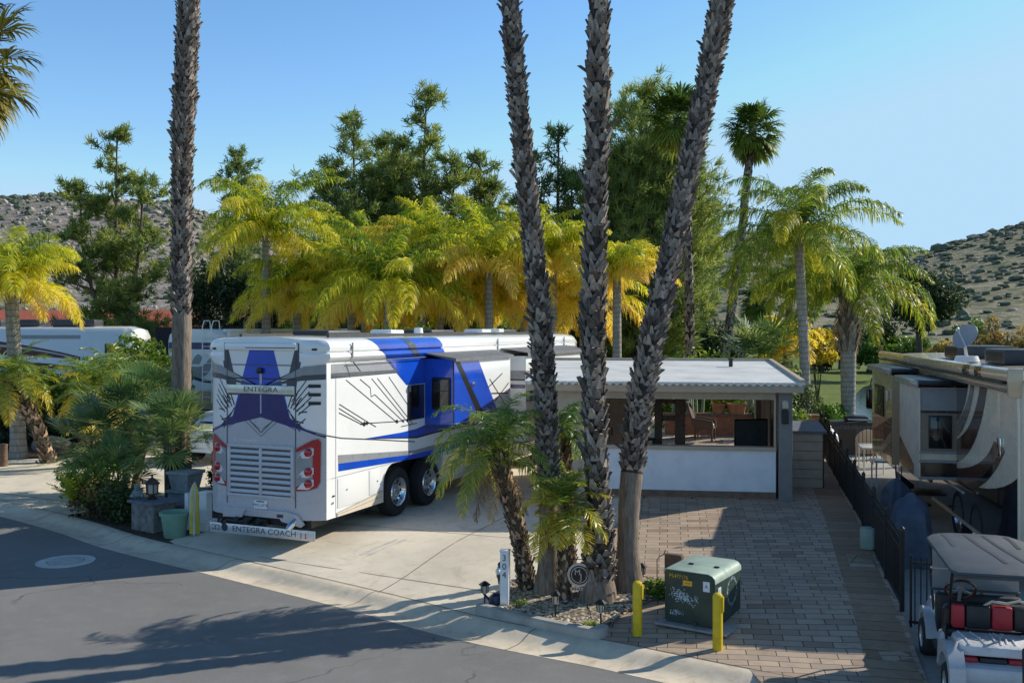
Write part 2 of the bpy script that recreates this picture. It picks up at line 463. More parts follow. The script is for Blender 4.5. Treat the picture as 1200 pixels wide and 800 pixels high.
M['concrete2'] = m_concrete('pad_grey_concrete', (.40,.38,.345), (.26,.24,.21))
M['gutter'] = m_concrete('gutter_concrete', (.76,.65,.50), (.44,.35,.245), .8)
M['joint'] = mat('dark_joint', (.13,.11,.09), .9)  # plain dark colour of the joint lines
M['paleline'] = mat('pale_scuff', (.60,.57,.50), .8)
M['gravel'] = m_gravel('bed_gravel', [(.20,.15,.10), (.52,.42,.29), (.68,.58,.43), (.32,.25,.18), (.74,.66,.52)], 20)
M['mulch'] = m_gravel('bark_mulch', [(.05,.035,.025), (.13,.09,.06), (.17,.13,.10)], 30)

def sheet(name, pts, z, m, extra=None):
    b = MB(); b.poly([(p[0], p[1], z) for p in pts])
    if extra: extra(b)
    return tag(b.build(name, m if isinstance(m, list) else [m]), kind='structure')

def draped(name, layers, mats, skirt=True, step=.6):
    """sheets that follow the rise of the lot; layers: (outline, offset, material index)"""
    b = MB()
    for pts, off, mi in layers:
        bm = bmesh.new(); bm.faces.new([bm.verts.new((p[0], p[1], 0)) for p in pts])
        xs = [p[0] for p in pts]; ys = [p[1] for p in pts]
        for ax, lo, hi in ((0, min(xs), max(xs)), (1, min(ys), max(ys))):
            k = math.ceil(lo/step)*step
            while k < hi:
                bmesh.ops.bisect_plane(bm, geom=bm.verts[:]+bm.edges[:]+bm.faces[:], plane_co=(k,0,0) if ax == 0 else (0,k,0), plane_no=(1,0,0) if ax == 0 else (0,1,0), dist=1e-5); k += step
        for v in bm.verts: v.co.z = lot_z(v.co.x, v.co.y)+off
        if skirt and mi == 0 and off < .01:
            be = [e for e in bm.edges if e.is_boundary]
            r = bmesh.ops.extrude_edge_only(bm, edges=be)
            for v in r['geom']:
                if isinstance(v, bmesh.types.BMVert): v.co.z -= .4
        b.bm(bm, mi)
    return tag(b.build(name, mats, smooth=30), kind='structure')
def ribbon(p, q, w_):
    d = (Vector(q)-Vector(p)).normalized(); nn = Vector((-d.y,d.x))*w_/2
    return [(p[0]-nn.x,p[1]-nn.y),(q[0]-nn.x,q[1]-nn.y),(q[0]+nn.x,q[1]+nn.y),(p[0]+nn.x,p[1]+nn.y)]
# ground sheet
sheet('ground', [(-1500,-200),(1500,-200),(1500,2500),(-1500,2500)], -.16, M['ground'])
E = [(-60,53),(-35,36),(-20,27.3),(-14,23.3),(-11,21.1),(-9.12,19.57),(-7.47,18.04),(-5.2,16.31),(-2.52,14.26),(-.666,12.76),(.923,11.79),(1.73,11.25),(4,9.75),(7,7.7),(12,4.2),(25,-5)]
def smooth_line(pts, n=6):
    o = []
    for i in range(len(pts)-1):
        p0 = Vector(pts[max(i-1,0)]); p1 = Vector(pts[i]); p2 = Vector(pts[i+1]); p3 = Vector(pts[min(i+2,len(pts)-1)])
        for k in range(n):
            t = k/n
            o.append(.5*((2*p1)+(p2-p0)*t+(2*p0-5*p1+4*p2-p3)*t*t+(3*p1-p0-3*p2+p3)*t*t*t))
    o.append(Vector(pts[-1])); return o
ES = smooth_line(E)
def offs(d):
    o = []
    for i, p in enumerate(ES):
        t = (ES[min(i+1,len(ES)-1)]-ES[max(i-1,0)]).normalized()
        o.append(p+Vector((-t.y, t.x))*d)
    return o
# in this drawing direction the lots lie on the left of the line
b = MB(); b.poly([(p.x,p.y,-.072) for p in offs(.02)]+[(25,-40,-.072),(-80,-40,-.072),(-80,53,-.072)])
tag(b.build('road', [M['asphalt']]), kind='structure')
b = MB()
prof = [(0,-.10),(0,-.068),(.10,-.082),(.30,-.088),(.42,-.07),(.52,-.035),(.62,-.006),(.68,.002),(.78,.002),(.79,-.1)]
rows = [[(p.x,p.y,z) for p in offs(d)] for d, z in prof]
n = len(ES)
b.add([v for r in rows for v in r], [(i*n+k, i*n+k+1, (i+1)*n+k+1, (i+1)*n+k) for i in range(len(prof)-1) for k in range(n-1)])
# transverse joints of the gutter
rng = random.Random(3)
acc = 0; last = None; nxt = 1.3
for k in range(1, n):
    acc += (ES[k]-ES[k-1]).length
    if acc > nxt and -30 < ES[k].x < 8:
        nxt = acc+3.0
        t = (ES[k]-ES[k-1]).normalized()*.007
        rr = [(prof[j][0], prof[j][1]+.003) for j in range(1, 9)]
        nn = Vector((-t.y, t.x)).normalized()
        vs = []
        for d, z in rr:
            p = ES[k]+nn*d; vs += [(p.x-t.x,p.y-t.y,z),(p.x+t.x,p.y+t.y,z)]
        b.add(vs, [(2*i,2*i+1,2*i+3,2*i+2) for i in range(len(rr)-1)], 1)
jl = offs(.772); jr = offs(.790)
for k in range(n-1): b.poly([(jl[k].x,jl[k].y,.007),(jl[k+1].x,jl[k+1].y,.007),(jr[k+1].x,jr[k+1].y,.007),(jr[k].x,jr[k].y,.007)], 1)
tag(b.build('gutter_kerb', [M['gutter'], M['joint']], smooth=35), kind='structure')

IN = offs(.775)
def inner(xa, xb):
    return [(p.x,p.y) for p in IN if xa <= p.x <= xb]
A = Vector((math.sin(R(23)), math.cos(R(23))))     # direction of the motorhome site
# main concrete driveway, with joints and tyre scuffs
near = inner(-6.55, .35)
def strip(b, p, q, w_, z, mi):
    d = (Vector(q)-Vector(p)).normalized(); nn = Vector((-d.y,d.x))*w_/2
    b.poly([(p[0]-nn.x,p[1]-nn.y,z),(q[0]-nn.x,q[1]-nn.y,z),(q[0]+nn.x,q[1]+nn.y,z),(p[0]+nn.x,p[1]+nn.y,z)], mi)
outl = near+[(.35,13.6),(1.0,15.2),(2.3,19.3),(2.6,22),(9.0,41),(1.6,42),(-2.0,31),(-6.35,19.6),(-6.45,18.25)]
a0 = Vector(G(443,694)); lay = [(outl, 0, 0)]
lay.append((ribbon(a0, a0+A*22, .018), .004, 1))
lay.append((ribbon(G(300,652), G(640,703), .014), .0045, 1))
for o in (0,.16):
    s0 = Vector(G(422,650))+Vector((o,-o*.1)); lay.append((ribbon(s0, s0+Vector((.55,.75)), .07), .005, 2))
for yy in (19.2, 24.8, 30.2):
    c0 = Vector((-4.5,17.5))+A*(yy-17.5); lay.append((ribbon((c0.x-1.6*A.y, c0.y+1.6*A.x), (c0.x+4.2*A.y, c0.y-4.2*A.x), .014), .004, 1))
draped('driveway', lay, [M['concrete'], M['joint'], M['paleline']])
# paver drive on the right with its extension
near = inner(.3, 30)
F0 = Vector(G(1057,717)); F1 = Vector(G(962,529)); FD = (F1-F0).normalized()
fr = F0-FD*8.2
draped('paver_drive', [([p for p in near if p[0] < fr.x-.2]+[(fr.x,fr.y),(F0.x,F0.y),(F1.x,F1.y),(F1.x-.2,F1.y+3),(2.8,34),(2.3,19.3),(1.0,15.2),(.35,13.6)], .004, 0)], [M['pavers']])
# soldier course along the fence
sdn = Vector((FD.y,-FD.x))
p0 = F0-FD*6.4; p1 = F1
bpts = [(p0.x-sdn.x*.62,p0.y-sdn.y*.62),(p0.x-sdn.x*.06,p0.y-sdn.y*.06),(p1.x-sdn.x*.06,p1.y-sdn.y*.06),(p1.x-sdn.x*.62,p1.y-sdn.y*.62)]
def m_border():
    m, t = newmat('paver_border'); c = t.coord()
    mp = t.mapping(c, (1,1,1), (0,0,R(14.1)))
    bk = t.n('ShaderNodeTexBrick', offset=.0, i_Scale=1.0, i_Mortar_Size=.007, i_Mortar_Smooth=.2, i_Brick_Width=1.08, i_Row_Height=.27)
    bk.inputs['Color1'].default_value = (.30,.195,.125,1); bk.inputs['Color2'].default_value = (.42,.29,.19,1); bk.inputs['Mortar'].default_value = (.05,.04,.034,1)
    t.l(mp, bk.inputs[0]); a = t.mix(t.ramp(t.noise(6,5,.65,c), [(.45,0),(.8,.5)]), bk.outputs[0], (.12,.09,.07))
    t.done(t.bsdf(a, .8, 0, .3, 0, t.noise(120,3,.7,c), .4, .008)); return m
M['border'] = m_border()
draped('paver_edge_course', [(bpts, .008, 0)], [M['border']], skirt=False)
# neighbour's pad beyond the fence
sheet('neighbour_pad', [(fr.x-.05,fr.y),(F0.x-.05,F0.y),(F1.x-.05,F1.y),(12,36),(18,36),(22,12),(14,4.2)], .002, M['concrete2'])
# left neighbour's driveway
near = inner(-19, -9.2)
def ld_extra(b):
    strip(b, (-16.5,26.0), (-9.9,22.3), .03, .004, 1); strip(b, (-15.2,25.2), (-12.8,30), .03, .004, 1)
sheet('neighbour_driveway', near+[(-8.6,22.0),(-4.2,32),(-2.0,37),(-3,48),(-12.5,48),(-13.4,35),(-13.3,30.2),(-19,28.4)], .0, [M['concrete'], M['joint']], ld_extra)
# planting strip between the two sites and the bed on the far left
sheet('planting_bed', inner(-9.3,-6.2)+[(-6.0,18.3),(-5.6,20.5),(-1.5,31),(-4.2,32),(-8.6,22.0)], .006, M['mulch'])
sheet('gravel_bed', [(-19,28.4),(-13.3,30.2),(-13.4,35),(-12.5,48),(-30,48),(-36,37),(-26,31.3)], .006, M['mulch'])
sheet('lake', [G(*p, z=-.06) for p in [(975,490),(998,466),(1012,453),(1040,446),(1085,444),(1150,448),(1230,470),(1300,520),(1060,525),(985,505)]], -.06, M['water'])
sheet('lawn', [(9,36),(14,36),(60,34),(120,80),(120,150),(10,150),(6,80),(7,50)], -.085, M['lawn'])
# hills
def hill(name, xs, ridge, y0, y1, mats, seed, nlump, lumpmats, rough):
    rn = random.Random(seed); nu, nv = 150, 60
    lut = lambda px: np.interp(px, [r[0] for r in ridge], [r[1] for r in ridge])
    fr_ = [(rn.uniform(.008,.05), rn.uniform(.008,.05), rn.uniform(0,6.28)) for _ in range(24)]
    def hz(px, v):
        Y = y0+(y1-y0)*v
        zr = CAMH+(HORIZ-lut(px))*y1/FPX
        z = -1+zr*(v*v*(3-2*v)*.45+v*.55)
        X = (px-600)/FPX*Y
        nz = sum(math.sin(X*a+Y*b_+c)*(.012/max(a,b_)) for a, b_, c in fr_)/len(fr_)*rough
        return X, Y, z+nz*min(1, v*3)
    vs = []; fs = []
    for j in range(nv+1):
        for i in range(nu+1):
            vs.append(hz(xs[0]+(xs[1]-xs[0])*i/nu, j/nv))
    for i in range(nu+1):
        x, y, z = vs[nv*(nu+1)+i]; vs.append((x*1.3, y*1.3, -20))
    for j in range(nv+1):
        for i in range(nu): fs.append((j*(nu+1)+i, j*(nu+1)+i+1, (j+1)*(nu+1)+i+1, (j+1)*(nu+1)+i))
    b = MB(); b.add(vs, fs)
    o = tag(b.build(name, mats, smooth=80), kind='structure')
    # boulders and chaparral scattered over the slope
    for nm, m_, k, smin, smax, squash in lumpmats:
        bb = MB()
        for _ in range(int(nlump*k)):
            px = rn.uniform(*xs); v = rn.random()**.8
            x, y, z = hz(px, v); s = rn.uniform(smin, smax)*(.6+.6*v)*(1.7 if rn.random() < .08 else 1)
            bm = bmesh.new(); bmesh.ops.create_icosphere(bm, subdivisions=1, radius=s)
            a_ = rn.uniform(.7,1.3); c_ = rn.uniform(.55,1)*squash
            for q in bm.verts:
                kk = 1+rn.uniform(-.25,.25); q.co = Vector((x+q.co.x*a_*kk, y+q.co.y*kk, z+q.co.z*c_*kk+s*.2))
            bb.bm(bm)
        tag(bb.build(nm, [m_], recalc=False), kind='stuff')
    return o
def m_hill(name, a1, a2, bush, sc_):
    m, t = newmat(name); c = t.coord()
    a = t.ramp(t.noise(.05, 7, .65, c), [(.35, a1), (.65, a2)])
    a = t.mix(t.ramp(t.noise(sc_, 5, .7, c), [(.48, 0), (.56, .85)]), a, bush)
    t.done(t.bsdf(a, .95, 0, .15, 0, t.noise(.4, 6, .7, c), 1.0, 1.5)); return m
M['hillL'] = m_hill('rocky_hill', (.35,.295,.25), (.44,.375,.325), (.20,.19,.15), .22)
M['hillR'] = m_hill('chaparral_hill', (.29,.265,.165), (.38,.335,.225), (.135,.15,.08), .16)
M['rockpale'] = mat('pale_granite', (.47,.40,.345), .95, var=.3, scale=.5, bump=.8, bscale=2, bd=.5)
M['bushfar'] = mat('chaparral_bush', (.135,.15,.095), .95, var=.5, scale=.6)
hill('hills_of_pale_rock', (-800,520), [(-800,235),(-200,224),(0,231),(60,227),(120,231),(200,236),(260,255),(330,283),(420,305),(520,345)], 170, 560, [M['hillL']], 5, 2600,
     [('boulders', M['rockpale'], 1.3, .35, 1.3, .85), ('scrub_bushes', M['bushfar'], 1.2, .7, 1.9, .8)], 1.6)
hill('hills_of_scrub', (440,2300), [(440,350),(560,310),(700,296),(830,282),(868,268),(905,276),(950,288),(1010,292),(1060,298),(1100,288),(1150,274),(1205,259),(1300,236),(1600,215),(2300,260)], 150, 480, [M['hillR']], 9, 4200,
     [('scrub_bushes', M['bushfar'], 1.0, .7, 2.0, .7), ('boulders', M['rockpale'], .08, .6, 1.6, .8)], 1.3)
# ------------------------------------------------------------------ the blue and white motorhome
RVO = (-4.76, 18.617); RVA = -R(23)
HW, LN = 1.325, 14.6
def side_px(px, py, d=0.0):
    """photo pixel -> (y along the coach, z) on the right side plane, or on a face d metres outside it"""
    p = px-600
    cx, cy = -3.54+.9205*d, 18.1-.39*d
    t = (p*cy-FPX*cx)/(FPX*.39-p*.9205)
    return t, CAMH-(py-HORIZ)*(cy+.9205*t)/FPX
def rear_px(px, py):
    x = (px-307)/(50.5 if px > 307 else 48.5)
    return x, CAMH-(py-HORIZ)*(.01617-.0004*x)

PROF = [(1.325,1.148),(1.325,3.33),(1.38,3.37),(1.41,3.43),(1.395,3.50),(1.345,3.525),(1.39,3.55),(1.40,3.62),(1.36,3.70),(1.28,3.755),(1.05,3.79),(.6,3.81),(0,3.82)]
CAPB = [(0,.85),(.035,1.0),(.09,1.14),(.15,1.25),(.215,1.325)]      # (y, half width) of the rounded rear cap
def ycap(x):
    x = abs(x)
    return float(np.interp(x, [c[1] for c in CAPB], [c[0] for c in CAPB]))
def xprof(z):
    zs = [p[1] for p in PROF]; xs = [p[0] for p in PROF]
    return float(np.interp(z, zs, xs))
def loft(b, secs, prof, mi=0, cap0=True, cap1=True):
    """secs: (y, half width, top drop)"""
    n = len(prof); full = [(x, z) for x, z in prof]+[(-x, z) for x, z in reversed(prof[:-1] if prof[-1][0] == 0 else prof)]
    k = len(full); vs = []
    zt = max(p[1] for p in prof)
    for y, hw, drop in secs:
        for x, z in full:
            xx = math.copysign(min(abs(x), abs(x)*hw/HW), x) if x else 0
            vs.append((xx, y, z-drop*max(0, (z-2.6))/(zt-2.6)))
    fs = [(i*k+j, i*k+(j+1) % k, (i+1)*k+(j+1) % k, (i+1)*k+j) for i in range(len(secs)-1) for j in range(k)]
    if cap0: fs.append(tuple(range(k)))
    if cap1: fs.append(tuple((len(secs)-1)*k+j for j in range(k-1,-1,-1)))
    b.add(vs, fs, mi)

rv = thing('motorhome', 'large white, blue and silver motorhome parked on the concrete site, rear end towards the street', 'motorhome', (-4.4744,17.50,.24), RVA)
rv.scale = (.94,.94,.94)
b = MB()
secs = [(y, h, .0) for y, h in CAPB]+[(.7,HW,0),(LN-1.2,HW,0),(LN-.6,HW*.99,.02),(LN-.25,HW*.95,.12),(LN-.05,HW*.86,.35),(LN,HW*.8,.5)]
loft(b, secs, PROF)
def rear_apron(prof): loft(b, [(y, h, 0) for y, h in CAPB]+[(2.28,HW,0)], prof)
rear_apron([(1.325,.40),(1.325,1.146),(0,1.146)])
loft(b, [(5.0,HW,0),(10.7,HW,0)], [(1.325,.40),(1.325,1.146),(0,1.146)])
loft(b, [(12.2,HW,0),(LN-.3,HW*.95,0)], [(1.325,.42),(1.325,1.146),(0,1.146)])
b.box(-1.0, 1.0, 2.2, 12.3, .55, 1.14, 8)
# rounded wheel arch fillets (white quarter lunes) on both sides
for s in (-1, 1):
    for y0, y1 in ((2.28,5.0),(10.7,12.2)):
        r = .42
        for yc, sg in ((y0, 1), (y1, -1)):
            pts = [(yc, 1.147)]+[(yc+sg*(r-r*math.cos(a)), 1.147-r+r*math.sin(a)) for a in [PI/2*k/8 for k in range(8, -1, -1)]]
            b.prism(pts, s*1.30, s*1.324, 'x', 0)
S = lambda pts: [side_px(*p) for p in pts]
ZB = [p[1] for p in PROF[1:]]
def sd_(pts, mi, off=.004, br=ZB):
    b.decal(pts, br, 'v', lambda u, v: (xprof(v)+off, u, v), mi)
def line_side(p, q, wd, mi, off=.0045):
    p = Vector(p); q = Vector(q); d = (q-p).normalized(); nn = Vector((-d.y, d.x))*wd/2
    sd_([tuple(p-nn), tuple(q-nn), tuple(q+nn), tuple(p+nn)], mi, off)
def rd(pts, mi, off=.004):
    xs = [c[1] for c in CAPB]
    b.decal(pts, [x for x in xs]+[-x for x in xs], 'u', lambda u, v: (u, ycap(u)-off, v), mi)
def line_rear(p, q, wd, mi, off=.0055):
    p = Vector(p); q = Vector(q); d = (q-p).normalized(); nn = Vector((-d.y, d.x))*wd/2
    rd([tuple(p-nn), tuple(q-nn), tuple(q+nn), tuple(p+nn)], mi, off)
# materials: 0 white 1 silver 2 grey 3 slate 4 blue 5 navy 6 black 7 white2 8 underside
# --- side graphics
sd_([(1.70,3.77),(4.70,3.77),(4.85,3.50),(5.0,3.2),(4.15,2.75),(3.25,2.75)], 4)
sd_([(3.02,3.77),(3.35,3.77),(3.75,3.36),(3.45,3.36)], 3, .008)
sd_([(.36,3.30),(2.55,3.30),(2.83,3.10),(.36,3.13)], 2)
sd_([(.36,3.13),(2.83,3.10),(2.92,3.03),(.36,3.03)], 3, .006)
sd_([(5.0,3.30),(13.6,3.30),(13.6,3.12),(5.0,3.12)], 2); sd_([(5.0,3.12),(13.6,3.12),(13.6,3.04),(5.0,3.04)], 6, .006)
sd_(S([(396,533),(485,527.4),(690,470),(690,478),(486.4,531.6),(396.3,543)]), 2)
sd_(S([(396.3,543),(486.4,531.6),(690,478),(690,488),(486.5,537),(396.5,552)]), 4, .006)
sd_(S([(425,514),(470,506.5),(488,502),(560,470),(690,440),(690,455),(560,497),(488,511.5)]), 4)
sd_(S([(425,514),(488,511.5),(690,455),(690,457),(488,513.2)]), 6, .007)
for seg in ([(370,508),(400,513.2),(440,514.8),(486,517.3)],):
    q = S(seg)
    for k in range(len(q)-1): line_side(q[k], q[k+1], .022, 3)
def zl(*p): return [(370+x/6.667, 380+y/6.667) for x, y in p]
for seg in (zl((235,433),(640,770)), zl((345,428),(425,495),(432,565),(460,548)), zl((460,548),(690,765)), zl((435,422),(740,790)), zl((480,420),(760,780)), zl((570,410),(790,735)),
            zl((183,623),(410,765),(470,800)), zl((180,655),(365,770)), zl((180,690),(352,778)), zl((352,775),(640,757)), zl((350,783),(405,765)), zl((640,760),(790,720)), zl((665,798),(790,770))):
    q = S(seg)
    for k in range(len(q)-1): line_side(q[k], q[k+1], .017, 6)
for x, y, s_ in ((632,757,1),(680,752,.8),(378,777,1.2),(400,770,1),(715,750,.8)):
    q = side_px(370+x/6.667, 380+y/6.667); r_ = .045*s_
    sd_([(q[0]-r_*1.6,q[1]),(q[0],q[1]-r_),(q[0]+r_*1.6,q[1]),(q[0],q[1]+r_)], 6, .0052)
line_side((.36,1.152),(10.7,1.152), .010, 2, .0036)
for yy in (7.3, 8.2, 13.0): line_side((yy,1.2),(yy,3.0), .010, 2, .0036)
for yy in (.52,): line_side((yy,.42),(yy,3.30), .014, 2, .0038)
# forward sketch strokes behind the bedroom slide
for a_, c_ in (((7.35,2.2),(8.2,2.75)),((7.3,2.6),(8.1,2.35)),((7.4,1.9),(8.3,2.3)),((7.3,2.35),(8.25,2.0))): line_side(a_, c_, .04, 6)
# --- rear graphics
Z = lambda x, y: rear_px(235+x/6.667, 385+y/6.667)
rd([(-1.32,.405),(1.32,.405),(1.32,2.00),(.95,2.12),(0,2.30),(-.95,2.12),(-1.32,2.00)], 1)
rd([(-.27,3.56),(.29,3.56),(.66,2.30),(.64,2.18),(0,2.32),(-.64,2.18),(-.66,2.30)], 4, .006)
rd([(-.46,2.80),(.48,2.80),(.66,2.30),(1.0,2.09),(1.32,1.99),(1.32,1.93),(.95,2.07),(0,2.29),(-.95,2.07),(-1.32,1.93),(-1.32,1.99),(-1.0,2.09),(-.66,2.30)], 5, .0075)  # navy over the blue paints a dark reflection; the chevron below is trim
for s in (-1, 1):
    rd([(s*.80,3.70),(s*.98,3.70),(s*.76,2.70),(s*.52,2.70)], 3)
    rd([(s*1.32,3.30),(s*.95,3.26),(s*.06,2.86),(s*.06,2.90),(s*.95,3.13),(s*1.32,3.12)][:4]+[(s*.95,3.10),(s*1.32,3.12)], 2, .009)
    rd([(s*1.32,3.12),(s*.95,3.10),(s*.06,2.86),(s*.92,3.0),(s*1.32,3.02)], 3, .0095)
    for k in range(5):
        o = k*.06
        line_rear((s*(.70+o*.6),2.60-o), (s*(1.0+o*.5),3.0-o*1.7), .018, 6)
        line_rear((s*(.62+o),2.50-o*.4), (s*(.80+o*.9),2.95-o*2.2), .022, 6)
    for k in range(4):
        line_rear((s*(.62+k*.07),2.46-k*.10), (s*(.88+k*.035),2.05+k*.08), .02, 6)
    line_rear((0,2.0),(s*.32,2.27),.02,3); line_rear((s*.03,2.07),(s*.30,2.24),.012,3); line_rear((0,1.93),(s*.40,2.24),.012,3)
    line_rear((s*.45,2.22),(s*.80,2.07),.012,3)
    rd([(s*.78,3.62),(s*.78,.62),(s*.80,.62),(s*.80,3.62)], 3, .0105)
line_rear((-.8,3.28),(.8,3.28),.018,3,.011); line_rear((-.8,3.02),(.8,3.02),.02,6,.011)
line_rear((0,3.15),(0,2.92),.05,1,.0115); line_rear((0,2.72),(0,2.36),.03,1,.0115)
body = b.build('body', [M['white'],M['silver'],M['silver2'],M['slate'],M['blue'],M['navy'],M['black'],M['white'],M['black']], rv, smooth=32)
# raised rear details
def bldr(name, fn, mats, parent=rv, sm=32):
    q = MB(); fn(q); return q.build(name, mats, parent, smooth=sm)
bldr('spoiler', lambda q: (q.bbox(-.80,.84,-.09,.12,3.56,3.70,.03), q.box(-.30,.84,-.094,-.09,3.60,3.615,1)), [M['white'],M['black']])
def nb(q):
    q.bbox(-.78,.78,-.045,-.012,2.735,2.90,.012)
    q.text('ENTEGRA', .135, Matrix.Translation((.02,-.047,2.815)) @ Matrix.Rotation(PI/2,4,'X'), 1, sx=1.35)
bldr('name_board', nb, [M['gold'],M['letter']])
bldr('rear_camera', lambda q: (q.bbox(-.06,.06,-.08,.0,3.12,3.23,.02), q.cyl((0,-.085,3.17),(0,-.06,3.17),.03,n=12,mi=1)), [M['black'],M['glass']])
def lettering(q):
    q.text('Cornerstone', .085, Matrix.Translation((-.36,-.009,1.845)) @ Matrix.Rotation(PI/2,4,'X'), 0, sx=1.15)
bldr('lettering', lettering, [M['whiteletter']])
# radiator grille: recessed frame with two columns of louvres
def grille(q):
    q.bbox(-.78,.76,-.03,.0,.755,.82,.01); q.bbox(-.78,.76,-.03,.0,1.70,1.765,.01)
    for x0, x1 in ((-.78,-.705),(-.035,.03),(.685,.76)): q.bbox(x0,x1,-.029,.0,.82,1.70,.01)
    q.box(-.71,.69,-.0075,-.006,.8,1.72,1)
    for k in range(8):
        z = .85+k*.108
        for x0, x1 in ((-.705,-.035),(.03,.685)):
            q.add([(x0,-.026,z),(x1,-.026,z),(x1,-.010,z+.052),(x0,-.010,z+.052),(x0,-.012,z-.012),(x1,-.012,z-.012)], [(0,1,2,3),(4,5,1,0)], 0)
bldr('radiator_grille', grille, [M['silver'],M['slate']])
# tail lights wrap round the corners
for s in (1, -1):
    q = MB()
    def out(pts, o, mi, q=q):
        xs = [c[1] for c in CAPB]
        q.decal(pts, xs+[-x for x in xs], 'u', lambda u, v: (u, ycap(u)-o, v), mi)
    O = [(s*.80,1.74),(s*1.10,1.90),(s*1.22,1.93),(s*1.265,1.86),(s*1.25,1.10),(s*1.20,1.00),(s*1.06,.95),(s*.80,.93)]
    out(O, .012, 3); I = [(s*.81,1.725),(s*1.10,1.885),(s*1.21,1.915),(s*1.255,1.85),(s*1.24,1.11),(s*1.19,1.015),(s*1.055,.965),(s*.81,.945)]
    out(I, .018, 0)
    out([(s*.80,1.66),(s*1.08,1.77),(s*1.12,1.76),(s*1.12,1.17),(s*1.06,1.10),(s*.80,1.03)], .022, 3)
    ob = q.build('tail_light', [M['red'],M['chrome'],M['red'],M['silver2']], rv, smooth=40)
    if s < 0: ob['label'] = 'tail light on the left rear corner'
    for zc in (1.66, 1.30, 1.08):
        l = MB()
        x0, x1 = (.83,1.14)
        l.decal([(s*x0,zc-.10),(s*(x0+.1),zc+.02),(s*x1,zc+.09),(s*x1,zc-.03),(s*(x1-.09),zc-.10)], [s*1.02], 'u', lambda u, v: (u, ycap(u)-.026, v), 0)
        l.lathe([(0,-.06),(.05,-.055),(.078,-.035),(.082,.0)], 14, 1, (s*1.04, ycap(1.04)-.01, zc+.005), axis='y')
        l.build('lamp', [M['plate'],M['red']], ob, smooth=40)
def lp(q):
    q.bbox(-.155,.155,-.022,-.006,.55,.72,.008); q.text('MKC-6S78', .075, Matrix.Translation((0,-.0235,.625)) @ Matrix.Rotation(PI/2,4,'X'), 1)
    q.box(-.09,.09,-.0232,-.022,.685,.705,1)
bldr('licence_plate', lp, [M['plate'],M['letter']])
def bumper(q):
    q.prism([(-.84,.56),(-.66,.545),(.62,.545),(.86,.50),(1.0,.33),(.92,.28),(.50,.36),(.38,.50),(-.34,.52),(-.42,.37),(-.86,.36)], -.05, .0, 'y', 0)
    q.box(.40,.54,-.055,-.05,.43,.49,1)
bldr('rear_bumper', bumper, [M['silver'],M['dkgrey']])
def hitch(q):
    q.box(-.9,1.1,.05,2.0,.26,.40,0); q.box(-1.0,.15,-.04,.06,.19,.36,0)
    q.cyl((-.2,-.25,.34),(-.2,.4,.34),.05,n=8,mi=0); q.cyl((-.75,-.08,.30),(.05,-.08,.30),.03,n=8,mi=0)
    rn = random.Random(4)
    for k in range(14):
        x = rn.uniform(-1.0,.1); q.blob((x,rn.uniform(-.12,.0),rn.uniform(.24,.36)), (.06,.04,.045), 0, 1, .2, k)
bldr('tow_hitch', hitch, [M['black']])
bldr('exhaust_pipe', lambda q: (q.tube([(.80,.3,.42),(.80,-.02,.40),(.76,-.10,.33),(.72,-.14,.25)], .06, 12, 0)), [M['chrome']])
def mudflap(q):
    q.bbox(-1.13,1.28,-.105,-.085,.055,.245,.008)
    Mt = Matrix.Translation((.14,-.1075,.155)) @ Matrix.Rotation(PI/2,4,'X')
    q.text('ENTEGRA COACH', .15, Mt, 1, sx=1.18)
    q.lathe([(0,-.1085),(.075,-.1085),(.075,-.105)], 16, 1, (-.775,0,.165), axis='y')
    for x, w_ in ((-1.05,.06),(-.95,.09)):
        for zz in (.11,.19): q.box(x-w_/2,x+w_/2,-.1078,-.105,zz,zz+.012,1)
    for x in (-.995,-.905): q.box(x-.006,x+.006,-.1078,-.105,.10,.2,1)
    for x in (.98,1.08): q.box(x-.025,x+.025,-.1078,-.105,.10,.11,2); q.box(x-.008,x+.008,-.1078,-.105,.10,.18,2); q.box(x-.02,x+.02,-.1078,-.105,.175,.185,2)
bldr('mud_flap', mudflap, [M['alu'],M['letter'],M['redcloth']])
for zz in (2.90,2.74,2.58):
    q = MB()
    q.decal([(1.04,zz-.034),(1.25,zz-.03),(1.25,zz+.028),(1.04,zz+.032)], [c[1] for c in CAPB], 'u', lambda u, v: (u, ycap(u)-.012, v), 0)
    q.build('air_vent', [M['black']], rv)
for x_ in (1.10,-1.20): bldr('marker_lamp', lambda q: q.bbox(x_,x_+.10,.05,.13,3.56,3.60,.01), [M['black']])
# roof equipment
for x_ in (1.0,-1.06): bldr('roof_rail', lambda q: q.box(x_,x_+.06,.7,13.2,3.80,3.86,0), [M['dkgrey']])
for y0 in (1.6, 6.1, 10.2):
    bldr('air_conditioner', lambda q: (q.bbox(-.45,.45,y0,y0+1.25,3.83,3.93,.04), q.box(-.40,.40,y0-.005,y0,3.85,3.90,1)), [M['dkgrey'],M['black']])
for y0 in (3.6, 8.4):
    bldr('roof_vent', lambda q: q.bbox(.2,.75,y0,y0+.6,3.83,3.94,.04), [M['white']])
bldr('antenna', lambda q: q.cyl((.4,5.5,3.82),(.4,5.5,3.98),.12,.10,14,0), [M['white']])
bldr('roof_vent', lambda q: q.bbox(.25,.8,9.4,9.75,3.83,3.95,.03), [M['white']])
# awning arms / joints
for y_ in (.95, 7.9, 12.9): bldr('awning_arm', lambda q: q.box(1.405,1.43,y_,y_+.03,3.40,3.70,0), [M['silver2']])
bldr('awning_rod', lambda q: (q.cyl((1.42,.9,3.33),(1.42,4.0,3.335),.012,n=6), q.cyl((1.42,.98,3.33),(1.47,1.16,3.14),.012,n=6)), [M['dkgrey']])
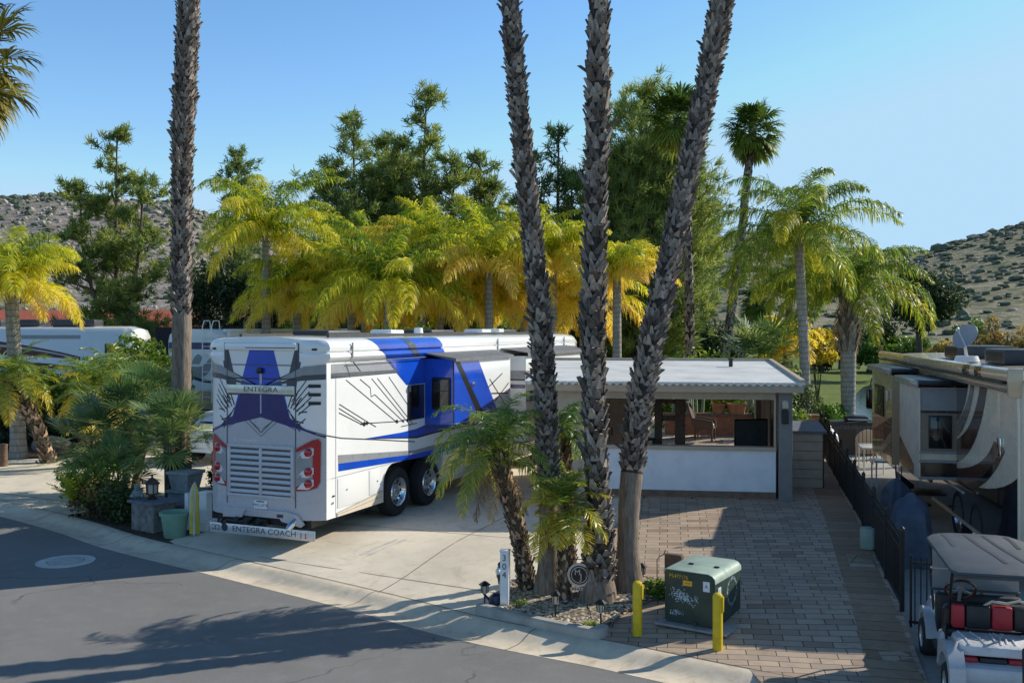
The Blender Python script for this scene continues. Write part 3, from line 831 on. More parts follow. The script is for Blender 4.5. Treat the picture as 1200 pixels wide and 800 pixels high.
# compartment doors and skirt trims on the right side
for y0, y1 in ((.58,1.68),(1.72,2.13)):
    bldr('compartment_door', lambda q: (q.bbox(1.327,1.337,y0,y1,.56 if y0 < 1 else .62,1.125,.004), q.bbox(1.337,1.346,y0+.28,y0+.33,.86,.885,.003,1)), [M['white'],M['chrome']])
for k in range(4):
    y0 = 5.1+k*1.4
    bldr('compartment_door', lambda q: q.bbox(1.327,1.337,y0,y0+1.36,.52,1.12,.004), [M['white']])
bldr('skirt_trim', lambda q: (q.prism([(.55,.405),(2.22,.405),(2.22,.66),(2.1,.62),(.55,.47)], 1.338, 1.347, 'x', 0), 
    q.prism([(.56,.475),(2.22,.635),(2.22,.65),(.56,.49)], 1.347, 1.350, 'x', 1), q.prism([(.56,.44),(2.22,.53),(2.22,.54),(.56,.45)], 1.347, 1.350, 'x', 1)), [M['rvpale'],M['silver2']])
bldr('side_marker', lambda q: q.bbox(1.325,1.345,.40,.47,.80,.83,.006), [M['black']])
bldr('door_lock', lambda q: q.lathe([(0,1.345),(.025,1.345),(.025,1.325)], 10, 0, (0,.40,.69), axis='x'), [M['chrome']])
bldr('skirt_trim', lambda q: q.prism([(5.05,.405),(10.65,.405),(10.65,.52),(5.05,.52)], 1.338, 1.347, 'x', 0), [M['rvpale']])
# wheels
def make_wheel(y, s, r=.515):
    wb = MB()
    x1 = s*1.33; x0 = s*1.02
    prof_ = [(r*.60,x1-s*.02),(r*.70,x1),(r*.86,x1),(r*.97,x1-s*.03),(r,x1-s*.07),(r,x0+s*.05),(r*.9,x0),(.0,x0)]
    wb.lathe(prof_, 32, 0, (0,y,r), axis='x')
    o = wb.build('wheel', [M['rubber']], rv, smooth=40)
    rb = MB()
    rb.lathe([(0,x1-s*.03),(.08,x1-s*.03),(.09,x1-s*.065),(.15,x1-s*.08),(.24,x1-s*.085),(.265,x1-s*.04),(.285,x1-s*.004),(.30,x1+s*.002),(.31,x1-s*.02)], 32, 0, (0,y,r), axis='x')
    for k in range(10):
        a = 2*PI*k/10
        rb.lathe([(0,x1-s*.072),(.030,x1-s*.073),(.034,x1-s*.082)], 10, 1, (0,y+.205*math.cos(a),r+.205*math.sin(a)), axis='x')
        rb.lathe([(0,x1-s*.05),(.012,x1-s*.052),(.014,x1-s*.08)], 6, 0, (0,y+.135*math.cos(a+.3),r+.135*math.sin(a+.3)), axis='x')
    rb.build('rim', [M['chrome'],M['black']], o, smooth=40)
for y in (2.93, 4.32, 11.45):
    for s in (1, -1): make_wheel(y, s)
# bedroom slide-out with its fabric topper and window
sl1 = MB()
sl1.box(1.30,2.045,4.12,7.25,1.86,3.26,0)
X1 = 2.049
def so_(pts, mi, o=0): sl1.poly([(X1+o, p[0], p[1]) for p in pts], mi)
so_([(4.13,3.24),(5.42,1.87),(4.13,1.87)], 4)
so_([(4.13,3.25),(4.36,3.25),(5.76,1.87),(5.41,1.87)], 6, .001)
so_([(4.35,3.25),(5.36,3.25),(6.55,1.87),(5.75,1.87)], 4)
for q0, q1 in (((6.0,2.75),(6.9,2.1)),((5.9,2.55),(6.75,2.85)),((6.3,2.2),(7.15,2.6)),((6.1,2.4),(7.1,2.35))):
    so_([(q0[0],q0[1]),(q1[0],q1[1]),(q1[0],q1[1]+.03),(q0[0],q0[1]+.03)], 6, .001)
sl1.poly([(1.31,4.116,3.25),(2.04,4.116,3.25),(2.04,4.116,1.87),(1.31,4.116,1.87)], 4)
sl1.poly([(1.31,4.112,3.24),(1.50,4.112,3.24),(1.50,4.112,1.88),(1.31,4.112,1.88)], 5)
sl1.box(1.34,2.07,4.10,7.27,3.262,3.30,6); sl1.box(1.33,2.06,4.085,4.112,1.84,3.29,4)
sl1.box(2.03,2.055,4.08,4.12,1.85,3.28,6)
ob = sl1.build('slide_out', [M['white'],M['silver'],M['silver2'],M['slate'],M['blue'],M['navy'],M['black']], rv)
bldr('window', lambda q: (q.bbox(1.52,1.97,4.045,4.085,2.18,2.88,.015,1), q.box(1.56,1.93,4.040,4.045,2.22,2.84,0), q.box(1.56,1.93,4.036,4.04,2.58,2.60,1)), [M['glass'],M['black']], ob)
bldr('marker_lamp', lambda q: q.bbox(2.05,2.09,5.0,5.14,2.66,2.74,.02), [M['chrome']], ob)
bldr('slide_topper', lambda q: q.add([(1.40,4.0,3.42),(2.12,4.05,3.31),(2.12,7.3,3.31),(1.40,7.6,3.42),(2.12,4.05,3.24),(2.12,7.3,3.24),(1.40,4.0,3.40)], [(0,1,2,3),(1,4,5,2),(0,6,4,1)]), [M['vinylgrey']], ob)
bldr('rear_window', lambda q: (q.bbox(1.32,1.36,3.30,4.02,1.98,2.74,.02,0),), [M['glass']])
# galley slide-out
sl2 = MB()
sl2.box(1.30,2.0,8.4,12.75,.98,3.24,0)
sl2.box(1.34,1.98,8.393,8.398,2.62,2.86,2); sl2.box(1.34,1.98,8.391,8.396,2.60,2.64,6); sl2.box(1.34,1.98,8.391,8.397,2.40,2.50,5)
sl2.poly([(2.004,8.4,2.86),(2.004,12.7,2.86),(2.004,12.7,2.6),(2.004,8.4,2.6)], 2); sl2.poly([(2.004,8.4,2.2),(2.004,12.7,2.0),(2.004,12.7,1.8),(2.004,8.4,2.06)], 4)
sl2.box(1.50,1.53,8.386,8.4,1.0,3.2,2)
ob = sl2.build('slide_out', [M['white'],M['silver'],M['silver2'],M['slate'],M['blue'],M['navy'],M['black']], rv)
for y0, y1, z0, z1 in ((8.7,9.9,2.10,2.9),(10.8,12.5,2.45,3.0)): bldr('window', lambda q: q.bbox(2.003,2.03,y0,y1,z0,z1,.015,0), [M['glass']], ob)
bldr('slide_topper', lambda q: q.add([(1.40,8.1,3.45),(2.10,8.3,3.33),(2.10,12.85,3.33),(1.40,13.1,3.45),(2.10,8.3,3.25),(2.10,12.85,3.25)], [(0,1,2,3),(1,4,5,2)]), [M['vinylgrey']], ob)
for s in (1, -1): bldr('cab_window', lambda q: q.bbox(*sorted((s*1.31,s*1.345)),12.95,13.85,2.3,3.05,.02,0), [M['glass']])
def mirror(q):
    q.tube([(1.3,14.2,3.0),(1.6,14.4,3.05),(1.66,14.45,2.9)], .03, 8, 0); q.bbox(1.56,1.76,14.35,14.5,2.35,2.95,.05,0); q.box(1.58,1.74,14.343,14.35,2.4,2.9,1)
bldr('wing_mirror', mirror, [M['white'],M['black']])
bldr('windscreen', lambda q: q.bbox(-1.02,1.02,LN-.04,LN+.01,1.7,3.0,.05), [M['glass']])
bldr('entry_step', lambda q: q.box(1.1,1.34,10.75,11.0,.3,.5), [M['black']])
# ------------------------------------------------------------------ champagne and brown motorhome beyond the fence
RA = R(11.6)
t2 = thing('motorhome', 'champagne, black and maroon motorhome on the right with extended slide-outs and roof dish', 'motorhome', (8.80,14.2,0), -RA)
H2 = 1.3; L2 = 12.2
PR2 = [(1.3,.42),(1.3,3.02),(1.295,3.12),(1.25,3.22),(1.15,3.28),(.8,3.32),(0,3.34)]
b = MB()
def loft2(secs, prof, mi=0):
    full = prof+[(-x, z) for x, z in reversed(prof[:-1])]
    k = len(full); vs = []
    for y, s, d in secs:
        for x, z in full: vs.append((x*s, y, z-d*max(0, z-2.4)))
    fs = [(i*k+j, i*k+(j+1) % k, (i+1)*k+(j+1) % k, (i+1)*k+j) for i in range(len(secs)-1) for j in range(k)]
    fs += [tuple(range(k)), tuple((len(secs)-1)*k+j for j in range(k-1,-1,-1))]
    b.add(vs, fs, mi)
loft2([(0,.93,.03),(.03,.965,.01),(.10,.99,0),(.2,1,0),(L2-.8,1,0),(L2-.3,.96,.1),(L2,.85,.35)], PR2)
XL = -1.3
def ls(pts, mi, o=.004): b.poly([(XL-o, p[0], p[1]) for p in pts], mi)
def arc(p0, p1, p2, n=12):
    return [tuple((1-t)**2*Vector(p0)+2*t*(1-t)*Vector(p1)+t*t*Vector(p2)) for t in [k/n for k in range(n+1)]]
# 0 pale 1 tan 2 taupe 3 brown 4 black 5 white grey
ls([(.2,.43),(12,.43),(12,1.35),(8.2,1.0)]+arc((7.5,1.15),(2.0,.95),(.2,1.75)), 4)
ls(arc((5.0,.95),(2.2,1.05),(1.1,2.1))+arc((1.5,2.15),(2.2,1.45),(5.2,1.25)), 3, .006)
ls(arc((5.0,1.35),(2.6,1.45),(1.9,3.0))+arc((2.35,3.0),(2.9,1.9),(5.0,1.75)), 3, .006)
ls(arc((5.0,1.75),(3.3,1.85),(2.7,3.0))+arc((2.95,3.0),(3.4,2.2),(5.0,2.05)), 2, .007)
ls(arc((5.0,2.05),(3.4,2.2),(3.15,3.0))+arc((4.0,3.0),(4.0,2.6),(5.0,2.4)), 4, .006)
ls(arc((3.9,.95),(1.9,1.2),(.9,2.05))+arc((1.0,2.12),(2.0,1.32),(3.9,1.08)), 4, .009)
ls([(9.0,1.0),(12,1.3),(12,1.9),(9.0,1.3)], 3, .006)
# rear face: pale upper, black lower sweep
b.poly([(x, -.006, z) for x, z in [(-1.2,.43),(1.2,.43),(1.2,1.85)]+arc((1.2,1.85),(-.2,1.7),(-1.2,1.9))[1:]], 4)
b.build('body', [M['rvpale'],M['rvtan'],M['rvtaupe'],M['rvbrown'],M['rvblack'],M['white']], t2, smooth=35)
def b2(name, fn, mats, parent=t2, sm=35):
    q = MB(); fn(q); return q.build(name, mats, parent, smooth=sm)
# pale corner pillar
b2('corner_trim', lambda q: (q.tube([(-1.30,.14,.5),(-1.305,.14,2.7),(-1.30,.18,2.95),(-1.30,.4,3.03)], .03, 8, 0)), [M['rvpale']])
for k in range(4): b2('air_vent', lambda q: (q.bbox(-1.20,-.55,-.04,-.005,2.56-k*.17,2.63-k*.17,.02,0),), [M['dkgrey']])
def tl(q):
    q.bbox(-1.12,-.86,-.04,.0,.95,1.85,.04,0); q.bbox(-1.08,-.90,-.055,-.04,1.0,1.8,.03,1)
for mir in (1, -1):
    q = MB(); q.bbox(*sorted((-1.18*mir,-.86*mir)),-.04,.0,.95,1.72,.04,0); q.bbox(*sorted((-1.14*mir,-.90*mir)),-.055,-.03,1.0,1.67,.03,1)
    q.build('tail_light', [M['rvpale'],M['red']], t2, smooth=40)
b2('door_handle', lambda q: q.bbox(-1.34,-1.30,1.05,1.2,1.95,2.25,.02), [M['chrome']])
# awning roll along the top of the left side
def aw(q):
    q.bbox(-1.47,-1.27,.15,11.9,3.17,3.36,.05,0); q.bbox(-1.44,-1.29,.12,11.95,3.0,3.15,.04,1)
    for y0, y1, m_ in ((1.6,2.1,2),(2.35,2.9,2)): q.bbox(-1.474,-1.265,y0,y1,3.165,3.364,.05,m_)
    q.bbox(-1.475,-1.25,.10,.155,2.95,3.38,.03,0)
    q.cyl((-1.46,.4,3.155),(-1.46,11.5,3.155),.02,n=8,mi=3)
b2('awning', aw, [M['rvtan'],M['rvtaupe'],M['rvbrown'],M['dkgrey']])
def slide(y0, y1, z0, z1, d, mats_):
    q = MB(); q.box(XL-d, XL, y0, y1, z0, z1, 0); x = XL-d
    return q, x
# near slide-out
q, x = slide(4.0, 6.0, 1.13, 2.86, .66, None)
q.box(x+.02,XL,3.994,3.999,2.42,2.85,5); q.box(x+.02,XL,3.993,3.998,2.38,2.43,4); q.box(x+.02,XL,3.994,3.999,1.66,2.38,2); q.box(x+.02,XL,3.994,3.999,1.14,1.5,4)
for z_ in (1.62,1.45,1.14): q.bbox(x-.01,XL+.0,3.975,3.998,z_,z_+.045,.006,5)
q.bbox(x-.012,x+.02,3.98,4.03,1.13,2.86,.01,0)
q.box(x-.003,x,4.04,5.98,1.15,2.84,6)  # cream colour paints reflected light onto the outer face
q.poly([(x-.006,4.5,1.14),(x-.006,5.98,1.14),(x-.006,5.98,1.75),(x-.006,4.5,1.35)], 3)
s1 = q.build('slide_out', [M['rvpale'],M['rvtan'],M['rvtaupe'],M['rvbrown'],M['rvblack'],M['silver2'],M['cream']], t2)
b2('window', lambda q: (q.bbox(x+.16,x+.57,3.955,3.995,1.72,2.34,.06,1), q.bbox(x+.19,x+.54,3.948,3.957,1.75,2.31,.05,0)), [M['glass'],M['black']], s1)
b2('slide_topper', lambda q: (q.bbox(x-.06,XL+.05,3.85,6.1,2.90,3.0,.02,0), q.bbox(x-.09,x-.04,3.83,6.15,2.86,2.99,.02,1)), [M['black'],M['silver2']], s1)
# far slide-out
q, x2 = slide(6.9, 9.6, 1.0, 2.95, .66, None)
q.poly([(x2-.004,6.92,1.02),(x2-.004,9.55,1.02),(x2-.004,9.55,1.5),(x2-.004,6.92,2.05)], 3)
q.poly([(x2-.005,6.92,1.5),(x2-.005,8.5,1.03),(x2-.005,8.9,1.03),(x2-.005,6.92,1.75)], 0)
s2 = q.build('slide_out', [M['rvtan'],M['rvtan'],M['rvtaupe'],M['rvbrown'],M['rvblack'],M['silver2']], t2)  # golden tan paints a warm reflection into the slide-out colour
b2('window', lambda q: (q.bbox(x2-.03,x2,7.9,9.1,1.95,2.65,.04,1), q.bbox(x2-.035,x2-.028,7.95,9.05,2.0,2.6,.03,0), q.box(x2-.04,x2-.034,8.5,8.54,2.0,2.6,1)), [M['glass'],M['black']], s2)
b2('porch_lamp', lambda q: q.bbox(x2-.06,x2,7.25,7.4,2.35,2.6,.03), [M['rvpale']], s2)
b2('slide_topper', lambda q: (q.bbox(x2-.06,XL+.05,6.75,9.75,3.0,3.1,.02,0), q.bbox(x2-.09,x2-.04,6.7,9.8,2.96,3.09,.02,1)), [M['black'],M['silver2']], s2)
b2('entry_door', lambda q: (q.bbox(XL-.03,XL,6.15,6.8,.75,2.75,.02,0), q.bbox(XL-.035,XL-.03,6.25,6.7,1.7,2.55,.03,1)), [M['rvtaupe'],M['glass']])
# roof: air conditioners, dish, boxes
for y0 in (.5, 3.0, 6.3):
    q = MB(); q.bbox(-.75,.35,y0,y0+1.3,3.33,3.60,.04,0)
    for k in range(18): q.box(-.755,-.748,y0+.1+k*.062,y0+.125+k*.062,3.38,3.55,1)
    q.build('air_conditioner', [M['dkgrey'],M['black']], t2, smooth=35)
def dish(q):
    c = Vector((-.95,4.75,3.80)); nrm = Vector((-.62,-.50,.45)).normalized(); rot = nrm.to_track_quat('Z','Y').to_matrix().to_4x4()
    prof_ = [(0,.0),(.10,.006),(.19,.024),(.265,.055),(.262,.063),(.185,.034),(.095,.014),(0,.010)]
    q.lathe(prof_, 28, 0, M=Matrix.Translation(c) @ rot)
    q.cyl((-.95,4.75,3.33),(-.95,4.75,3.44),.24,.2,20,1); q.tube([(-.95,4.75,3.42),(-1.0,4.7,3.65),tuple(c-nrm*.02)], .03, 8, 2)
    q.tube([tuple(c+Vector((-.05,-.2,-.2))), tuple(c+nrm*.3)], .012, 6, 2); q.blob(tuple(c+nrm*.3), (.04,.04,.05), 2, 1, 0)
b2('satellite_dish', dish, [M['satgrey'],M['white'],M['alu']])
for a_ in ((.2,.8,2.2,2.9,3.33,3.55,.04),(.4,.75,4.7,5.3,3.33,3.62,.08)): b2('roof_vent', lambda q: q.bbox(*a_, 0), [M['white']])
def wheel2(y, s, r=.5):
    wb = MB(); x1 = s*1.31; x0 = s*1.0
    wb.lathe([(r*.62,x1-s*.02),(r*.72,x1),(r*.88,x1),(r,x1-s*.06),(r,x0),(0,x0)], 28, 0, (0,y,r), axis='x')
    o = wb.build('wheel', [M['rubber']], t2, smooth=40)
    rb = MB(); rb.lathe([(0,x1-s*.02),(.1,x1-s*.03),(.12,x1-s*.07),(.25,x1-s*.08),(.29,x1-s*.01),(.31,x1-s*.02)], 28, 0, (0,y,r), axis='x')
    for k in range(10):
        a = 2*PI*k/10; rb.lathe([(0,x1-s*.068),(.028,x1-s*.069),(.03,x1-s*.08)], 8, 1, (0,y+.2*math.cos(a),r+.2*math.sin(a)), axis='x')
    rb.build('rim', [M['chrome'],M['black']], o, smooth=40)
for y in (2.6, 3.9, 9.9):
    for s in (-1, 1): wheel2(y, s)
b2('side_rail', lambda q: (q.cyl((-1.42,3.0,1.06),(-1.42,7.2,1.08),.022,n=8,mi=0), q.box(-1.335,-1.31,.3,6.0,.44,.5,1)), [M['alu'],M['rvpale']])
b2('wing_mirror', lambda q: (q.tube([(-1.2,L2-.3,2.5),(-1.6,L2-.1,2.6),(-1.65,L2-.1,2.3)], .03, 8, 0), q.bbox(-1.75,-1.55,L2-.2,L2-.05,1.8,2.35,.05,0)), [M['rvblack']])
b2('entry_step', lambda q: (q.bbox(-1.75,-1.3,6.15,6.75,.25,.3,.01), q.bbox(-1.6,-1.3,6.15,6.75,.48,.53,.01)), [M['black']])

# ------------------------------------------------------------------ travel trailer behind the blue motorhome
t3 = thing('travel_trailer', 'white travel trailer with grey swoosh, roof ladder and tan lower band behind the blue motorhome', 'trailer', (-12.5,38.5,0), -R(23))
t3.scale = (1,1,1.06)
b = MB()
sec = [(1.28,.75),(1.28,3.25),(1.22,3.48),(1.0,3.62),(.5,3.68),(0,3.70)]
full = sec+[(-x,z) for x, z in reversed(sec[:-1])]
k = len(full)
vs = [(x*s, y, z) for y, s in ((0,.97),(.08,1),(9.5,1)) for x, z in full]
b.add(vs, [(i*k+j, i*k+(j+1) % k, (i+1)*k+(j+1) % k, (i+1)*k+j) for i in range(2) for j in range(k)]+[tuple(range(k)), tuple(2*k+j for j in range(k-1,-1,-1))])
def rp(pts, mi, o=.006): b.poly([(p[0], -o, p[1]) for p in pts], mi)
rp([(-1.22,.76),(1.22,.76),(1.22,1.42),(-1.22,1.42)], 1); rp([(-1.22,2.95),(1.22,2.95),(1.22,3.2),(-1.22,3.2)], 2)
rp(arc((-.9,2.55),(0,2.2),(.5,2.35))+arc((.95,2.75),(1.0,2.0),(.2,1.85)), 3, .008)
rp(arc((-.1,2.4),(.2,3.0),(.45,2.62))+[(.3,2.4)], 3, .009)
rp(arc((-.9,2.2),(.3,1.6),(1.2,1.75))+arc((1.2,1.85),(.3,1.75),(-.9,2.28)), 4, .010)
b.box(1.283,1.29,.3,9.2,.8,1.4,1)
b.build('body', [M['white'],M['rvtan'],M['navy'],M['silver2'],M['slate']], t3, smooth=35)
def b3(name, fn, mats, sm=35):
    q = MB(); fn(q); return q.build(name, mats, t3, smooth=sm)
def lad(q):
    for x in (.55,1.0): q.tube([(x,-.12,1.0),(x,-.12,3.8),(x,-.02,4.0),(x,.3,4.0),(x,.35,3.7)], .02, 6, 0)
    for k in range(9): q.cyl((.55,-.12,1.2+k*.31),(1.0,-.12,1.2+k*.31),.016,n=6,mi=0)
b3('ladder', lad, [M['white']])
b3('awning', lambda q: (q.cyl((1.38,.4,3.50),(1.38,9.0,3.50),.10,n=14,mi=0), q.bbox(1.2,1.36,.3,9.2,3.58,3.70,.03,0)), [M['white']])
b3('air_conditioner', lambda q: q.bbox(-.4,.4,3.5,4.6,3.69,3.98,.08), [M['dkgrey']])
b3('bumper', lambda q: q.box(-1.2,1.2,-.18,-.08,.62,.74), [M['dkgrey']])
b3('undercarriage', lambda q: (q.box(-1.15,1.15,.2,9.4,.45,.75),), [M['black']])
for s in (-1, 1):
    for y in (5.6, 6.5):
        q = MB(); q.lathe([(0,s*1.25),(.2,s*1.25),(.22,s*1.22),(.36,s*1.24),(.38,s*1.2),(.38,s*1.0),(0,s*1.0)], 20, 0, (0,y,.38), axis='x'); q.build('wheel', [M['rubber']], t3, smooth=40)

# ------------------------------------------------------------------ far motorhome with maroon swoosh on the left
t4 = thing('motorhome', 'distant white motorhome with maroon swoosh seen side-on above the yellow palms on the left', 'motorhome', (-16.0,42.6,0), R(3))
b = MB()
pr = [(-1.25,.5),(-1.25,3.7),(-1.1,3.95),(-.4,4.02),(0,4.03)]
full = pr+[(-x,z) for x, z in reversed(pr[:-1])]; k = len(full)
vs = [(xx, y*s, .5+(z-.5)*zz) for xx, s, zz in ((0,.86,.9),(-.15,.96,.97),(-.5,1,1),(-11.5,1,1)) for y, z in full]
b.add(vs, [(i*k+j, i*k+(j+1) % k, (i+1)*k+(j+1) % k, (i+1)*k+j) for i in range(3) for j in range(k)]+[tuple(range(k)), tuple(3*k+j for j in range(k-1,-1,-1))])
def fp(pts, mi, o=.006): b.poly([(p[0], -1.25-o, p[1]) for p in pts], mi)
fp(arc((-11.4,3.72),(-6.5,3.85),(-2.2,2.75))+arc((-2.2,2.6),(-5,3.0),(-11.4,2.75)), 1)
fp(arc((-11.4,2.6),(-6,2.8),(-2.4,2.35))+arc((-2.4,2.2),(-6,2.5),(-11.4,1.9)), 1)
fp(arc((-8,3.35),(-5,3.4),(-2.5,2.75))+arc((-2.5,2.7),(-5,3.28),(-8,3.3)), 2, .008)
fp([(-7.2,3.45),(-5.8,3.45),(-5.8,3.58),(-7.2,3.58)], 3, .008); fp([(-4.9,3.5),(-2.2,3.5),(-2.2,3.66),(-4.9,3.66)], 3, .008)
fp([(-9.9,2.95),(-7.4,2.95),(-7.4,3.5),(-9.9,3.5)], 4, .009); fp([(-1.2,2.9),(-.55,2.9),(-.55,3.3),(-1.2,3.3)], 4, .009)
b.build('body', [M['white'],M['maroon'],M['silver'],M['silver2'],M['glass']], t4, smooth=35)
for x0 in (-6.3,-4.7,-3.1,-2.1):
    q = MB(); q.bbox(x0-.55,x0+.55 if x0 < -3 else x0+.25,-.6,.5,4.0,4.32,.08); q.build('air_conditioner', [M['dkgrey']], t4, smooth=35)
q = MB()
for x in (-8.7,-8.3): q.tube([(x,-1.33,1.0),(x,-1.33,3.7),(x,-1.2,4.1)], .025, 6, 0)
for z in np.arange(1.2,3.8,.35): q.cyl((-8.7,-1.33,z),(-8.3,-1.33,z),.018,n=6)
q.build('ladder', [M['white']], t4)
for x in (-2.6,-8.8,-9.9):
    q = MB(); q.lathe([(0,-1.27),(.3,-1.27),(.32,-1.24),(.48,-1.26),(.5,-1.2),(.5,-.9),(0,-.9)], 20, 0, (x,0,.5), axis='y'); q.build('wheel', [M['rubber']], t4, smooth=40)

# ------------------------------------------------------------------ white car tucked behind the fan palm
t5 = thing('parked_car', 'white car half hidden between the fan palm and the blue motorhome', 'car', (-9.15,28.6,0), -R(23))
b = MB()
cp = [(-.02,.35),(0,.78),(.12,.98),(.75,1.05),(1.15,1.42),(2.4,1.46),(3.2,1.02),(4.2,.92),(4.45,.7),(4.45,.32)]
n = len(cp); vs = []
for x, s, in ((-.88,.94),(-.82,1.0),(.82,1.0),(.88,.94)):
    for y, z in cp: vs.append((x*(.86 if z > 1.2 else 1), 2.2+(y-2.2)*(.98 if abs(x) > .85 else 1), .32+(z-.32)*s))
fs = [(i*n+j, i*n+j+1, (i+1)*n+j+1, (i+1)*n+j) for i in range(3) for j in range(n-1)]+[tuple(range(n)), tuple(3*n+j for j in range(n-1,-1,-1)), tuple(i*n for i in range(4)), tuple(i*n+n-1 for i in range(4))]
b.add(vs, fs); b.build('body', [M['white']], t5, smooth=40)
q = MB(); q.poly([(-.66,.80,1.10),(.66,.80,1.10),(.6,1.14,1.395),(-.6,1.14,1.395)]); q.build('rear_window', [M['glass']], t5)
for s in (-1, 1):
    q = MB(); q.poly([(s*.82,1.05,1.08),(s*.82,2.9,1.06),(s*.775,2.4,1.36),(s*.775,1.25,1.36)]); o = q.build('side_window', [M['glass']], t5)
    q = MB(); q.bbox(*sorted((s*.55,s*.84)),-.05,.03,.72,.92,.03); q.build('tail_light', [M['red']], t5, smooth=40)
    for y in (.85, 3.55):
        q = MB(); q.lathe([(0,s*.90),(.18,s*.90),(.2,s*.88),(.31,s*.89),(.33,s*.86),(.33,s*.66),(0,s*.66)], 20, 0, (0,y,.33), axis='x'); q.build('wheel', [M['rubber']], t5, smooth=40)

# ------------------------------------------------------------------ golf cart
cx_, cy_ = 5.39, 11.1
gc = thing('golf_cart', 'white golf cart with grey roof and red-and-black rear seat parked in the bottom right corner', 'golf cart', (cx_,cy_,-.02), -R(14.7))
def gb(name, fn, mats, parent=gc, sm=35):
    q = MB(); fn(q); return q.build(name, mats, parent, smooth=sm)
def cbody(q):
    q.bbox(-.50,.50,-1.12,-.20,.26,.52,.06,0)                     # rear tub
    q.bbox(-.52,.52,-.30,.55,.24,.31,.02,1)                       # floor
    q.bbox(-.50,.50,.62,1.20,.28,.70,.12,0)                       # nose
    q.bbox(-.47,.47,.52,.66,.30,.84,.04,1)                        # dash
    for s in (-1, 1):
        # rear wheel fender: arched shell
        pts = [(-1.18,.30),(-1.16,.50),(-1.02,.64),(-.82,.69),(-.60,.64),(-.42,.50),(-.36,.30),(-.45,.30),(-.52,.42),(-.66,.52),(-.82,.555),(-.98,.52),(-1.08,.42),(-1.10,.30)]
        q.prism(pts, *sorted((s*.44,s*.60)), 'x', 0)
        pts = [(.50,.30),(.56,.46),(.68,.56),(.85,.60),(1.03,.56),(1.13,.44),(1.16,.32),(1.10,.32),(1.05,.42),(.96,.49),(.85,.52),(.72,.49),(.62,.41),(.57,.30)]
        q.prism(pts, *sorted((s*.42,s*.58)), 'x', 0)
        q.bbox(*sorted((s*.40,s*.56)), -.45, -.10, .31, .62, .05, 0)
        q.bbox(*sorted((s*.30,s*.52)), -.42, -.15, .60, .70, .03, 1)
gb('body', cbody, [M['cartwhite'],M['seatblack']])
def croof(q):
    out = [(-.50,-1.02),(.50,-1.02),(.55,-.9),(.55,.75),(.46,.95),(.30,1.02),(-.30,1.02),(-.46,.95),(-.55,.75),(-.55,-.9)]
    bm = bmesh.new()
    bot = [bm.verts.new((x,y,1.435)) for x, y in out]; top = [bm.verts.new((x*.985,y*.99,1.462)) for x, y in out]; t2_ = [bm.verts.new((x*.84,y*.90,1.495)) for x, y in out]
    bm.faces.new(bot); bm.faces.new(t2_); n_ = len(out)
    for i in range(n_):
        j = (i+1) % n_
        bm.faces.new((bot[i],bot[j],top[j],top[i])); bm.faces.new((top[i],top[j],t2_[j],t2_[i]))
    q.bm(bm, 0)
    for pts_ in ([(-.36,.80),(-.33,.55),(-.34,.15)], [(-.10,.82),(-.06,.3),(.02,-.3),(.05,-.62)], [(.10,.82),(.14,.3),(.22,-.3),(.27,-.62)], [(.34,.80),(.36,.55),(.35,.15)]):
        v_ = [Vector(p) for p in pts_]
        for k in range(len(v_)-1): q.poly([(a_[0],a_[1],1.499+.0006*k) for a_ in ribbon(v_[k], v_[k+1]+(v_[k+1]-v_[k])*.03, .045)], 1)
    q.bbox(-.53,.53,-1.03,-.985,1.405,1.44,.01,1)
gb('roof', croof, [M['cartroof'],M['dkgrey']])
for x, y0, y1 in ((-.46,.72,.98),(.46,.72,.98)): gb('roof_post', lambda q: q.tube([(x*1.02,y1-.28,.6),(x*1.04,y1-.1,1.0),(x,y1-.25,1.43)], .018, 8, 0), [M['blackmetal']])
for x in (-.46,.46): gb('roof_post', lambda q: q.tube([(x,-.30,.55),(x,-.34,1.0),(x,-.55,1.43)], .018, 8, 0), [M['blackmetal']])
gb('windscreen', lambda q: (q.bbox(-.48,.48,.735,.75,.85,1.38,.006,0), q.bbox(-.5,.5,.72,.765,.83,.86,.01,1), q.bbox(-.5,.5,.72,.765,1.09,1.105,.004,2), q.bbox(-.5,.5,.72,.765,1.37,1.40,.01,1)), [mat('smoked_screen', (.25,.27,.29), .08, var=.05),M['dkgrey'],M['cream']])
def swheel(q):
    c = Vector((-.22,.42,.93)); rot = Matrix.Translation(c) @ Matrix.Rotation(R(-52),4,'X')
    pts = [(math.cos(a)*.165, math.sin(a)*.165, 0) for a in [2*PI*k/28 for k in range(28)]]
    vs = []; fs = []
    for k in range(28):
        a = 2*PI*k/28
        for j in range(8):
            t_ = 2*PI*j/8; r_ = .165+.017*math.cos(t_); vs.append((math.cos(a)*r_, math.sin(a)*r_, .017*math.sin(t_)))
    for k in range(28):
        for j in range(8): fs.append((k*8+j, k*8+(j+1) % 8, ((k+1) % 28)*8+(j+1) % 8, ((k+1) % 28)*8+j))
    q.add(vs, fs, 0, rot)
    for a in (.5, 2.64, 4.71): q.add(*box_geo(0,.155,-.014,.014,-.006,.006), 1, rot @ Matrix.Rotation(a,4,'Z'))
    q.lathe([(0,.02),(.04,.018),(.05,-.01),(0,-.02)], 14, 1, M=rot)
    q.tube([tuple(c), (-.22,.62,.62)], .02, 8, 1)
def box_geo(x0,x1,y0,y1,z0,z1):
    return [(x0,y0,z0),(x1,y0,z0),(x1,y1,z0),(x0,y1,z0),(x0,y0,z1),(x1,y0,z1),(x1,y1,z1),(x0,y1,z1)], [(3,2,1,0),(4,5,6,7),(0,1,5,4),(1,2,6,5),(2,3,7,6),(3,0,4,7)]
gb('steering_wheel', swheel, [M['woodring'],M['alu']])
